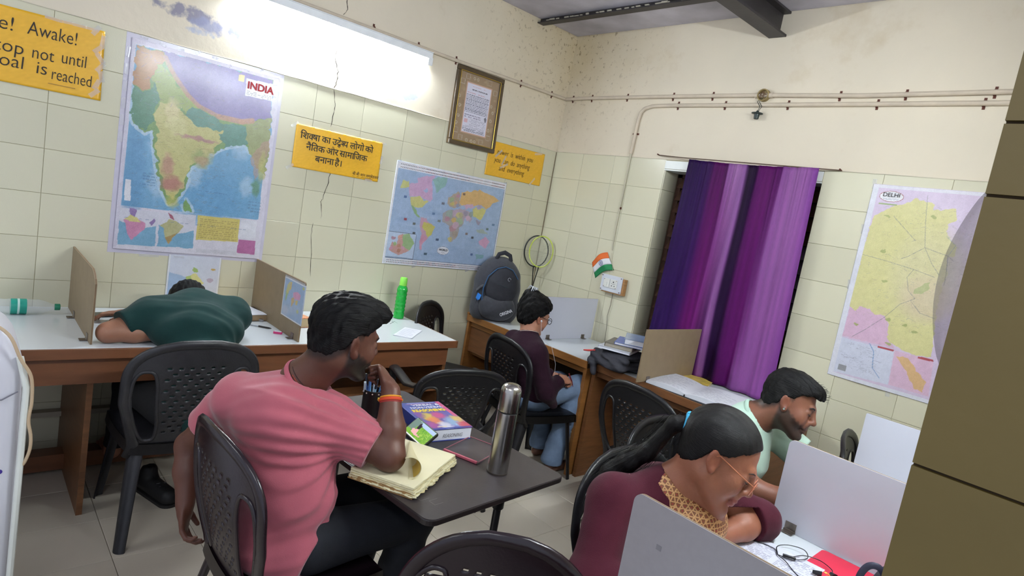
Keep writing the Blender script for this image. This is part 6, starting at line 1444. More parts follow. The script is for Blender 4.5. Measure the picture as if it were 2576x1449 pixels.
def skin_col(base,H,lips=None,beard=0,bcol=(30,24,22),fade=None):
    base=np.array(base,float)
    def fn(V):
        C=np.tile(base,(len(V),1)); l=H.locv(V); x,y,z=l.T
        nz=np.sin(x*310+y*170)*np.sin(z*260+y*140)*.5
        ins=(np.abs(x)<.14)&(np.abs(y)<.10)&(np.abs(z)<.14)
        if lips is not None:
            m=ins&(x>.078)&(np.abs(y)<.0235)&(z<-.057)&(z>-.084); C[m]=C[m]*.45+np.array(lips)*.55
        er=ins&(np.abs(y)>.072)&(z>-.045)&(z<.03); C[er]=C[er]*np.array([.97,.9,.88])
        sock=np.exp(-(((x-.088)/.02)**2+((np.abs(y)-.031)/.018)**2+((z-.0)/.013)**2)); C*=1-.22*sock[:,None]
        if beard:
            jaw=np.interp(x,[-.03,.0,.03,.06,.085,.10],[-.005,-.012,-.035,-.050,-.060,-.052]); d=np.clip((jaw-z)/.014+.5+nz*.5,0,1)
            d*=np.clip((x+.022)/.012,0,1)*(z>-.16)*np.clip((.135+z)/.02,0,1)
            mus=np.exp(-(((x-.102)/.012)**2+(y/.028)**2+((z+.0525)/.0055)**2)); lipm=np.exp(-(((x-.10)/.014)**2+(y/.020)**2+((z+.071)/.010)**2))
            mus=mus*(x<.108); d=np.clip(np.maximum(d,mus)-lipm,0,1)*beard*(ins&(x<.098)&(np.abs(y)<.074)&(z>-.132)); C=C*(1-d[:,None])+np.array(bcol)*d[:,None]
        if fade is not None:
            ln=np.interp(x,[a for a,_ in fade],[b_ for _,b_ in fade]); d=np.clip(1-(ln-z)/.026,0,1)*(x<.02)*(z>-.12)*(np.abs(x)<.15)*(np.abs(y)<.12)*(np.abs(y)<.0755)*.75; d=d*np.clip(.9+nz*.4,0,1)
            C=C*(1-d[:,None])+np.array([18,15,15.])*d[:,None]
        C*=1+.03*np.sin(V[:,[0]]*60+V[:,[2]]*45)
        return C
    return fn
def hair_mat(name,rgb,rough,bump,spec,f=1.):
    m=mat(name,rgb,rough=rough,noise=.5,nscale=60,spec=spec); N,L,b=nodes_of(m)
    at=N.new('ShaderNodeAttribute'); at.attribute_name='strand'; mp=N.new('ShaderNodeMapping'); mp.inputs['Scale'].default_value=(34*f,3.2,1); L.new(at.outputs['Vector'],mp.inputs[0])
    n=N.new('ShaderNodeTexNoise'); n.inputs['Scale'].default_value=1.; n.inputs['Detail'].default_value=4; n.inputs['Roughness'].default_value=.65; L.new(mp.outputs[0],n.inputs['Vector'])
    bp=N.new('ShaderNodeBump'); bp.inputs['Strength'].default_value=bump; bp.inputs['Distance'].default_value=.004; L.new(n.outputs['Fac'],bp.inputs['Height']); L.new(bp.outputs[0],b.inputs['Normal'])
    r=N.new('ShaderNodeMapRange'); r.inputs['From Min'].default_value=.3; r.inputs['From Max'].default_value=.7; r.inputs['To Min'].default_value=rough+.14; r.inputs['To Max'].default_value=rough-.10; L.new(n.outputs['Fac'],r.inputs['Value']); L.new(r.outputs[0],b.inputs['Roughness'])
    src=b.inputs['Base Color'].links[0].from_socket; x=N.new('ShaderNodeMix'); x.data_type='RGBA'; x.blend_type='MULTIPLY'; x.inputs['Factor'].default_value=1; r2=N.new('ShaderNodeMapRange'); r2.inputs['From Min'].default_value=.3; r2.inputs['From Max'].default_value=.7; r2.inputs['To Min'].default_value=.55; r2.inputs['To Max'].default_value=1.7; L.new(n.outputs['Fac'],r2.inputs['Value']); L.new(src,x.inputs['A']); L.new(r2.outputs[0],x.inputs['B']); L.new(x.outputs['Result'],b.inputs['Base Color'])
    return m
HAIR=hair_mat('black_hair',(6,5,6),.50,.8,.20,.8)
HAIRS=hair_mat('sleek_hair',(7,5,6),.42,.40,.24,2.2)
def hair_cap(H,line,res=.0035,prims=(),rough=.0015,grow=0.004,lo=-.16,hi=.16,name='hair',parent=None,m=None,extra=None,sfreq=(420,260),comb='front'):
    c=H.o; S=SDF(c-.17,c+.17,res)
    H.ell(S,(-.016,0,.038),(.094+grow,.074+grow,.086+grow),.01); H.ell(S,(-.032,0,-.02),(.066+grow,.064+grow*.5,.07),.02)
    for p in prims: H.ell(S,p[0],p[1],p[2] if len(p)>2 else .02)
    def w(X,Y,Z):
        x,y,z=H.loc(X,Y,Z); return rough*(np.sin(y*sfreq[0]+np.sin(x*40)*2)*.6+np.sin(y*sfreq[1]+x*60+z*90)*.8+.5*np.sin(x*130)*np.sin(z*150+y*90))
    S.warp(w)
    X,Y,Z=S._grid((slice(None),)*3); x,y,z=H.loc(X,Y,Z)
    g=np.interp(x,[a for a,_ in line],[b for _,b in line])-z
    g=g+.003*np.sin(x*520+y*60)*np.sin(y*330)+.002*np.sin(x*210)
    S.F=np.maximum(S.F,g.astype(np.float32)*.8)
    if extra: extra(S)
    def sf(V):
        q=H.locv(V)
        if comb=='front': a=np.arctan2(q[:,1],q[:,2]-.02); b_=q[:,0]*8
        else:
            tl=np.array(comb,float); f0=np.array([.09,0,.09]); ax=unit(tl-f0); r_=q-tl; b_=r_@ax*8; e1=unit(np.cross(ax,[0,1,0])); e2=np.cross(ax,e1); a=np.arctan2(r_@e2,r_@e1)
        return np.stack([a,b_,0*a],1)
    return sdf_obj(name,S,m or HAIR,parent,it=1,strandfn=sf)
def strands(H,n,gen,parent,w=.0009,seed=1,name='loose_hair'):
    r=np.random.default_rng(seed); b=MB()
    for _ in range(n):
        pts=gen(r); P_=[H.p(*q) for q in pts]; k=len(P_); s=unit(np.cross(P_[1]-P_[0],r.normal(size=3)))*w
        vs=[];fs=[]
        for i,p in enumerate(P_):
            t=1-i/(k-1)*.8; vs+= [p-s*t,p+s*t]
            if i: fs.append((2*i-2,2*i-1,2*i+1,2*i))
        b.add(vs,fs)
    o=b.build(name,HAIR,parent); o['kind']='stuff'; return o
def brows(H,parent,m,w=.0030,z=.021,fem=False):
    for s in (-1,1):
        MB().tube([tuple(H.p(*q)) for q in ((.0905,s*.012,z-.002),(.0915,s*.024,z+.001),(.086,s*.036,z+.002),(.076,s*.047,z-.004))],[w*.7*H.sc,w*H.sc,w*.9*H.sc,w*.35*H.sc],8,flat=(1,.6)).build('eyebrow',m,parent,smooth=True)
        MB().tube([tuple(H.p(*q)) for q in ((.0835,s*.017,-.0045),(.0885,s*.026,-.0080),(.0875,s*.036,-.0080),(.0805,s*.046,-.0045))],[.0008,.0014,.0014,.0007],6).build('eyelashes',m,parent,smooth=True)
def folds(fr,amp,f1=70,f2=40,seed=0):
    """cloth folds as a field offset in the frame fr"""
    a=seed
    def w(X,Y,Z):
        x,y,z=fr.loc(X,Y,Z)
        n=np.sin(y*9+a)*1.6+np.sin(x*11+z*6+a*2)*1.3
        return amp*((np.clip(np.sin(z*f1+n+y*12),-.3,1))*np.clip(.9-z*1.2,.25,1)*.8+.6*np.sin(z*f2-y*22+n)*np.sin(y*16+x*9+a)+.35*np.sin(z*140+y*40+n*2)*np.clip(.5-z,0,1))
    return w
LASH=mat('dark_brow',(22,17,16),rough=.7)
# ================================================================== man in the pink T-shirt
def man_pink():
    t=thing('person','man in a pink T-shirt seated from behind, chin on fist, arm over chair','person',(0,0,0))
    SK=skin_mat('skin_a',None)
    H=Fr((1.895,-2.655,1.113),(.02,.985,-.15),sc=1.05)
    P=V3(1.92,-2.775,.54); W=V3(1.915,-2.79,.66); Cc=V3(1.85,-2.79,.82); N=V3(1.825,-2.745,.955)
    LS=V3(1.680,-2.880,.868); RS=V3(1.945,-2.690,.865)
    LE=V3(1.525,-2.955,.655); LW=V3(1.615,-2.975,.500); RE=V3(2.090,-2.560,.800); RW=V3(1.995,-2.530,.970)
    S=SDF((1.36,-3.10,.36),(2.24,-2.25,1.30),.004)
    S.ell(P,(.10,.08,.07),None,.03); S.cone(P,Cc,.08,.09,.05); S.cone(Cc,N,.09,.06,.05); S.cone(LS,RS,.06,.06,.05)
    head_sdf(S,H); neck(S,H,N,.060)
    S.chain([LS,LE],[.050,.041],.02); S.chain([LE,LE*.55+LW*.45,LW],[.041,.040,.027],.02)
    S.chain([RS,RS*.45+RE*.55,RE],[.054,.050,.043],.02); S.chain([RE,RE*.6+RW*.4,RW],[.043,.044,.028],.018)
    hand(S,LW,V3(.35,-.05,-.9),V3(-.4,-.8,-.1),1,curl=.55,length=.17)
    hand(S,RW,V3(-.80,.10,.42),V3(.35,.65,.65),1,curl=1.2,length=.185)
    # knuckles of the loosely closed fist under the mouth
    sdf_obj('body',S,SK,t,skin_col((92,57,44),H,beard=.92,fade=[(-.12,-.050),(-.07,-.048),(-.03,-.015),(-.005,.030),(.03,.034)]),1)
    # T-shirt
    T=SDF((1.34,-3.10,.42),(2.24,-2.30,1.08),.0045)
    f=unit(V3(-.45,.89,0)); side=V3(-f[1],f[0],0)
    R=np.stack([side,f,V3(0,0,1)],1)
    T.ell(P+V3(0,0,-.05),(.180,.140,.13),R,.03); T.ell(W,(.155,.118,.15),R,.05); T.ell(Cc+V3(0,0,.0),(.185,.120,.155),R,.06)
    T.cone(LS+V3(.04,.0,-.01),RS+V3(-.03,0,-.01),.072,.078,.06); T.cone(Cc+V3(0,0,.05),N+V3(0,0,-.03),.13,.066,.05)
    T.cone(LS+V3(.03,.02,.005),N+V3(-.01,0,-.055),.066,.070,.06); T.chain([LS,LS*.42+LE*.58+V3(-.005,0,0)],[.070,.066],.03); T.chain([RS,RS*.28+RE*.72],[.080,.072],.03)
    bf=Fr((1.87,-2.79,.52),(-.3,.95,0)); T.warp(folds(bf,.0052,62,34,1.3))
    def pull(X,Y,Z):   # folds fanning out from the right armpit across the back
        a=np.arctan2(Z-.80,(X-2.02)*.7-(Y+2.62)*.7); r=np.sqrt((X-2.02)**2+(Y+2.62)**2+(Z-.80)**2); return .0045*np.sin(a*22+r*9)*np.exp(-((r-.20)/.13)**2)
    T.warp(pull)
    e=LS*.40+LE*.60; T.cut_where(lambda X,Y,Z:(X+0*Y+0*Z<1.66),e,LE-LS)
    e=RS*.27+RE*.73; T.cut_where(lambda X,Y,Z:((X-1.945)*.85+(Y+2.69)*.4+0*Z>.05),e,RE-RS)
    T.cut(P+V3(0,0,-.105),(-.1,.15,-1))
    nf=unit(H.p(-.02,0,-.05)-N); neck_hole(T,N,nf,-.030,.070,.085)
    sh=sdf_obj('t_shirt',T,mat('pink_cotton',(176,92,104),rough=.85,noise=.06,nscale=14,bump=.15,bscale=400,sheen=.3,spec=.2),t,None,2)
    # neck band
    q=[];cn=N+nf*.024
    a1=unit(np.cross(nf,V3(0,0,1))); a2=np.cross(nf,a1)
    for k in range(33):
        a=2*PI*k/32; q.append(tuple(cn-nf*.008+a1*math.cos(a)*.074+a2*math.sin(a)*.070))
    MB().tube(q,.0065,8,flat=(1.4,.7)).build('neck_band',mat('pink_rib',(184,94,108),rough=.85),sh,smooth=True)
    q=[tuple(cn+nf*.012+a1*math.cos(2*PI*k/32)*.066+a2*math.sin(2*PI*k/32)*.064) for k in range(33)]
    MB().tube(q,.0022,6).build('neck_cord',mat('dark_cord',(52,26,24),rough=.8),t,smooth=True)
    q=[tuple(cn+nf*.004+a1*math.cos(2*PI*k/32)*.067+a2*math.sin(2*PI*k/32)*.065) for k in range(33)]
    MB().tube(q,.0016,6).build('red_cord',mat('red_cord',(190,60,40),rough=.8),t,smooth=True)
    # wrist threads
    wd=unit(RW-RE); b1=unit(np.cross(wd,V3(0,0,1))); b2=np.cross(wd,b1)
    for i,(off,c_,rr) in enumerate(((.028,(206,70,34),.0055),(.020,(220,150,40),.003),(.036,(150,40,36),.003))):
        cc=RW-wd*off; MB().tube([tuple(cc+b1*math.cos(2*PI*k/24)*.031+b2*math.sin(2*PI*k/24)*.031) for k in range(25)],rr,8).build('wrist_thread',mat('thread_%d'%i,c_,rough=.7),t,smooth=True)
    bb=MB()
    for k in range(7): a=.5*k; bb.tube([tuple(RW-wd*.028+b1*math.cos(a)*.037+b2*math.sin(a)*.037),tuple(RW-wd*.024+b1*math.cos(a+.2)*.038+b2*math.sin(a+.2)*.038)],.0035,6)
    o=bb.build('gold_beads',mat('gold_thread',(226,180,70),rough=.35,metal=.4),t,smooth=True); o['kind']='stuff'
    # trousers
    J=SDF((1.60,-2.98,.0),(2.18,-2.05,.66),.006)
    J.ell(P+V3(0,0,-.02),(.155,.125,.105),R,.03)
    for kx,sx in ((1.99,1.985),(1.77,1.80)):
        J.chain([V3(sx,-2.72,.505),V3(kx+.01,-2.36,.515)],[.090,.070],.04); J.chain([V3(kx+.01,-2.36,.515),V3(kx+.01,-2.42,.28),V3(kx+.02,-2.46,.10)],[.068,.060,.052],.02)
    J.warp(folds(Fr((1.9,-2.5,.4),(0,1,0)),.003,50,38,2)); J.cut((0,0,.085),(0,0,-1))
    sdf_obj('jeans',J,mat('dark_denim',(15,18,27),rough=.8,noise=.2,nscale=30,bump=.2,bscale=300),t,None,1)
    for kx in (2.01,1.79):
        F=SDF((kx-.08,-2.56,.0),(kx+.08,-2.2,.14),.005); F.cone(V3(kx,-2.46,.10),V3(kx,-2.45,.06),.036,.036,.02); F.cone(V3(kx,-2.47,.035),V3(kx+.005,-2.30,.028),.036,.034,.02); F.cut((0,0,.008),(0,0,-1))
        sdf_obj('shoe',F,mat('black_shoe',(20,20,22),rough=.5),t,None,1)
    # hair: short sides, swept top
    hair_cap(H,[(-.12,-.046),(-.07,-.044),(-.03,-.014),(-.005,.030),(.03,.032),(.045,.040),(.07,.070),(.12,.075)],prims=(((.012,0,.082),(.098,.076,.056)),((.078,0,.092),(.036,.056,.030)),((-.06,0,.06),(.05,.066,.055))),rough=.0030,grow=.006,parent=t)
    def g(r):
        a=r.uniform(-1.2,1.2); x=r.uniform(-.07,.10); y=math.sin(a)*.06; z=.128-.028*abs(a)-(max(0,x-.05)**2)*8-(max(0,-x-.02)**2)*5
        d=r.normal(size=3)*.16+V3(.9,.20,.04); d/=np.linalg.norm(d); L=r.uniform(.018,.036)
        return [(x,y,z-.006),(x+d[0]*L*.5,y+d[1]*L*.5,z+d[2]*L*.5+.003),(x+d[0]*L,y+d[1]*L,z+d[2]*L-.002)]
    strands(H,520,g,t,seed=2,w=.0007)
    brows(H,t,LASH)
man_pink()
# ================================================================== sleeper in the dark green T-shirt
def sleeper():
    t=thing('person','person in a dark green T-shirt asleep with the head down on the desk','person',(0,0,0))
    SK=skin_mat('skin_a',None)
    H=Fr((.360,-2.685,.843),(-.62,-.10,-.78),up=(-.78,0,.62))
    P=V3(.86,-2.74,.53); M1=V3(.80,-2.725,.68); Cc=V3(.67,-2.72,.815); N=V3(.525,-2.71,.885)
    LS=V3(.60,-2.905,.855); RS=V3(.575,-2.535,.860)
    LE=V3(.640,-3.055,.795); LW=V3(.655,-2.865,.792); RE=V3(.36,-2.55,.792); RW=V3(.285,-2.915,.785); RE=V3(.345,-2.66,.79)
    S=SDF((.05,-3.2,.38),(1.02,-2.3,1.04),.005)
    S.ell(P,(.09,.12,.1),None,.03); S.cone(P,Cc,.10,.10,.05); S.cone(Cc,N,.10,.055,.05); S.cone(LS,RS,.055,.055,.05)
    head_sdf(S,H); S.cone(H.p(-.02,0,-.05),N,.056,.060,.03)
    S.chain([LS,LE],[.048,.040],.02); S.chain([LE,(LE+LW)/2,LW],[.040,.039,.028],.02)
    S.chain([RS,RE],[.048,.038],.02); S.chain([RE,RE*.6+RW*.4,RW],[.038,.036,.026],.02)
    hand(S,RW,V3(-.12,-.98,.05),V3(-.1,0,1),-1,curl=.35,length=.165); hand(S,LW,V3(.1,1,0),V3(0,0,1),1,curl=.3,length=.16)
    sdf_obj('body',S,SK,t,skin_col((150,106,84),H),1)
    T=SDF((.42,-3.10,.40),(1.06,-2.36,.98),.0055)
    T.ell(P+V3(.01,0,-.02),(.115,.165,.13),None,.03); T.ell(M1,(.115,.170,.14),None,.05)
    T.ell(Cc,(.15,.200,.115),None,.05); T.cone(LS+V3(0,.03,0),RS+V3(0,-.03,0),.076,.076,.06); T.cone(Cc,N,.12,.068,.05)
    T.cone(LS,N,.07,.066,.06); T.cone(RS,N,.07,.066,.06); T.chain([LS,LS*.4+LE*.6],[.072,.072],.03); T.chain([RS,RS*.5+RE*.5],[.072,.066],.03)
    T.warp(folds(Fr((.98,-2.72,.50),(0,.1,1),up=(-.9,0,.42)),.0065,60,44,.4))
    e=LS*.36+LE*.64; T.cut_where(lambda X,Y,Z:(Y+0*X+0*Z<-2.955),e,LE-LS); e=RS*.45+RE*.55; T.cut_where(lambda X,Y,Z:((X<.50)&(Y>-2.68)&(Z<.90)),e,RE-RS)
    nf=unit(H.p(-.02,0,-.05)-N); neck_hole(T,N,nf,-.018,.064,.075)
    T.cut((0,0,.42),(0,0,-1))
    sdf_obj('t_shirt',T,mat('green_cotton',(24,54,52),rough=.85,noise=.1,nscale=16,bump=.15,bscale=400,sheen=.08,spec=.15),t,None,1)
    J=SDF((.28,-3.05,.06),(1.02,-2.45,.60),.007)
    J.ell(P+V3(.0,0,-.04),(.13,.16,.08),None,.03)
    for yy in (-2.90,-2.58):
        k=V3(.46,yy-.02 if yy<-2.8 else yy,.50); J.chain([V3(.80,yy+(.05 if yy<-2.8 else -.03),.51),k],[.082,.066],.04); J.chain([k,V3(.42,yy-.03,.28),V3(.36,yy-.04,.16)],[.064,.055,.046],.02)
    J.cut((0,0,.17),(0,0,-1))
    sdf_obj('trousers',J,mat('black_cloth',(20,20,22),rough=.9,noise=.2),t,None,1)
    for yy in (-2.945,-2.615):
        F=SDF((.12,yy-.07,.08),(.44,yy+.07,.30),.005); F.cone(V3(.365,yy,.22),V3(.350,yy,.14),.034,.033,.02); F.cone(V3(.36,yy,.135),V3(.20,yy-.005,.118),.032,.026,.02)
        for k in range(5): F.cone(V3(.20,yy-.028+.014*k,.114),V3(.172-(.006 if k in(1,2) else 0),yy-.030+.015*k,.110),.0095,.0085,.003)
        sdf_obj('foot',F,skin_mat('skin_a',None),t,lambda V:np.tile(np.array([168,118,94.]),(len(V),1)),1)
    hair_cap(H,[(-.12,-.066),(-.07,-.064),(-.03,-.030),(0,.02),(.04,.04),(.08,.07),(.12,.08)],prims=(((.01,0,.055),(.096,.078,.075)),),rough=.002,grow=.010,parent=t)
    wd=unit(RE-RW); b1=unit(np.cross(wd,V3(0,0,1))); b2=np.cross(wd,b1); cc=RW+wd*.03
    MB().tube([tuple(cc+b1*math.cos(2*PI*k/24)*.0325+b2*math.sin(2*PI*k/24)*.0325) for k in range(25)],.0035,8).build('red_thread',mat('thread_red',(206,56,44),rough=.7),t,smooth=True)
sleeper()
# ================================================================== girl in the plum sweater
def girl():
    t=thing('person','girl in a dark plum sweater and pale jeans writing on her knee','person',(0,0,0))
    SK=skin_mat('skin_a',None)
    H=Fr((.945,-.880,.972),(.24,.94,-.22),roll=math.radians(2),sc=.97)
    P=V3(1.03,-.915,.53); W=V3(1.03,-.935,.64); Cc=V3(1.01,-.945,.74); N=V3(.965,-.925,.855)
    LS=V3(.855,-.93,.785); RS=V3(1.115,-.985,.775); RE=V3(1.215,-.950,.580); RW=V3(1.205,-.825,.642); LE=V3(.80,-.80,.60); LW=V3(1.00,-.66,.585)
    S=SDF((.68,-1.15,.40),(1.36,-.45,1.17),.0042)
    S.cone(P,Cc,.09,.09,.05); S.cone(Cc,N,.08,.045,.05); S.cone(LS,RS,.045,.045,.05); head_sdf(S,H); neck(S,H,N,.047)
    S.chain([LS,LE,LW],[.04,.034,.024],.02); S.chain([RS,RE,RW],[.04,.034,.024],.02)
    hand(S,RW,V3(-.10,.95,-.12),V3(.45,.1,.85),-1,curl=.70,length=.16); hand(S,LW,V3(.6,.7,-.1),V3(-.2,0,1),1,curl=.5,length=.15)
    sdf_obj('body',S,SK,t,skin_col((176,124,100),H,lips=(150,80,80)),1)
    T=SDF((.68,-1.16,.38),(1.36,-.5,1.0),.005); f=unit(V3(.15,.98,0)); R=np.stack([V3(f[1],-f[0],0),f,V3(0,0,1)],1)
    T.ell(P,(.150,.115,.12),R,.03); T.ell(W,(.135,.105,.13),R,.05); T.ell(Cc,(.150,.105,.125),R,.05); T.cone(LS,RS,.062,.062,.05); T.cone(Cc,N+V3(0,0,-.01),.11,.060,.05)
    T.chain([LS,LE,LE*.15+LW*.85],[.060,.052,.040],.03); T.chain([RS,RE,RE*.12+RW*.88],[.062,.055,.042],.03)
    T.cone(RE+V3(0,.02,-.02),RE+V3(.01,.075,-.085),.045,.026,.04)
    T.warp(folds(Fr((1.03,-.93,.5),(0,1,0)),.0042,40,36,3)); nf=unit(H.p(-.02,0,-.05)-N); neck_hole(T,N,nf,-.022,.055,.07)
    e=RE*.1+RW*.9; T.cut_where(lambda X,Y,Z:(Y+0*X>-.91)&(X>1.12)&(Z>.575),e,RW-RE)
    sw=sdf_obj('sweater',T,mat('plum_wool',(40,20,32),rough=.9,noise=.12,nscale=30,bump=.3,bscale=260,sheen=.05,spec=.1),t,None,1)
    a1=unit(np.cross(nf,V3(0,0,1))); a2=np.cross(nf,a1)
    MB().tube([tuple(N+nf*.010+a1*math.cos(2*PI*k/32)*.060+a2*math.sin(2*PI*k/32)*.057) for k in range(33)],.0035,8).build('collar_trim',mat('pale_trim',(196,176,160),rough=.8),sw,smooth=True)
    J=SDF((.76,-1.05,.0),(1.32,-.35,.66),.006); J.ell(P+V3(0,0,-.05),(.14,.12,.08),R,.03)
    kr=V3(1.145,-.575,.565); J.chain([V3(1.10,-.86,.495),kr],[.083,.068],.04); J.chain([kr,V3(1.15,-.66,.32),V3(1.145,-.70,.09)],[.066,.060,.070],.02)
    kl=V3(.93,-.53,.52); J.chain([V3(.96,-.86,.49),kl],[.080,.064],.04); J.chain([kl,V3(.92,-.58,.3),V3(.92,-.60,.09)],[.062,.056,.062],.02)
    J.warp(folds(Fr((1.05,-.7,.3),(0,1,0)),.003,60,45,5)); J.cut((0,0,.065),(0,0,-1))
    sdf_obj('jeans',J,mat('pale_denim',(112,132,160),rough=.85,noise=.16,nscale=16,bump=.25,bscale=300),t,None,1)
    for x_,y_ in ((1.145,-.70),(.92,-.60)):
        F=SDF((x_-.07,y_-.1,.0),(x_+.07,y_+.24,.12),.005); F.cone(V3(x_,y_,.08),V3(x_,y_+.01,.05),.032,.032,.02); F.cone(V3(x_,y_-.01,.032),V3(x_,y_+.16,.026),.030,.028,.02); F.cut((0,0,.006),(0,0,-1))
        sdf_obj('foot',F,skin_mat('skin_a',None),t,lambda V:np.tile(np.array([120,84,68.]),(len(V),1)),1)
    hr=hair_cap(H,[(-.13,-.080),(-.07,-.078),(-.04,-.05),(-.012,-.005),(.02,.020),(.06,.055),(.12,.080)],prims=(((-.045,0,.045),(.082,.088,.088)),((-.070,0,.105),(.056,.062,.050)),((.0,0,.080),(.088,.078,.055)),((-.06,0,-.03),(.05,.06,.05))),rough=.0035,grow=.014,parent=t,sfreq=(300,200))
    def g(r):
        a=r.uniform(0,2*PI); b_=r.uniform(-.3,1.2); x=-.03+.095*math.cos(a)*math.cos(b_*.8); y=.082*math.sin(a)*math.cos(b_*.7); z=.04+.088*math.sin(b_); d=unit(V3(x+.03,y,z-.03)+r.normal(size=3)*.04); e=unit(r.normal(size=3)); L=.02
        return [(x,y,z),tuple(V3(x,y,z)+d*.008+e*L*.4),tuple(V3(x,y,z)+d*.010+e*L)]
    strands(H,260,g,t,w=.0006,seed=5)
    CLW=mat('silver_claw',(190,196,206),rough=.25,metal=.3)
    b=MB(); c0=(-.080,.0,.160)
    for s in (-1,1):
        for k in range(4): b.tube([tuple(H.p(c0[0]-.01,c0[1],c0[2]+.004)),tuple(H.p(c0[0]-.022+.012*k,s*.018,c0[2]+.006)),tuple(H.p(c0[0]-.028+.014*k,s*.028,c0[2]-.022))],[.003,.0035,.0015],6)
    o=b.build('claw_clip',CLW,t,smooth=True); tag(o,'silver claw clip')
    MB().box((-.008,-.004,-.005),(.008,.004,.005)).build('orange_clip',mat('orange_clip',(240,110,40),rough=.4),t,bevel=.002).matrix_local=Matrix.Translation(H.p(.012,-.074,.078))
    FRM=mat('black_frame',(24,24,28),rough=.25)
    for s in (-1,1):
        MB().tube([tuple(H.p(.104+.002*math.cos(a),s*.033+.024*math.cos(a),-.003+.019*math.sin(a))) for a in np.linspace(0,2*PI,25)],.0018,6).build('glasses_rim',FRM,t,smooth=True)
        MB().tube([tuple(H.p(.100,s*.058,.004)),tuple(H.p(.05,s*.072,.006)),tuple(H.p(-.005,s*.078,.012))],.0015,6).build('glasses_arm',FRM,t,smooth=True)
    brows(H,t,LASH)
    MB().tube([(1.190,-.745,.668),(1.205,-.722,.620),(1.212,-.710,.588)],[.0042,.0042,.0012],8).build('held_pen',mat('dark_red_pen',(110,30,40),rough=.3),t,smooth=True)
    EW=mat('earphone_white',(232,232,236),rough=.3)
    MB().tube([tuple(H.p(.008,-.084,-.012)),tuple(H.p(.008,-.092,-.016))],[.006,.005],10).build('earphone',EW,t,smooth=True)
    MB().tube([tuple(H.p(.008,-.090,-.020)),tuple(H.p(.03,-.085,-.06)),tuple(H.p(.07,-.06,-.12)),(1.06,-.80,.80),(1.10,-.78,.70),(1.09,-.76,.62)],.0012,5).build('earphone_wire',EW,t,smooth=True)
girl()
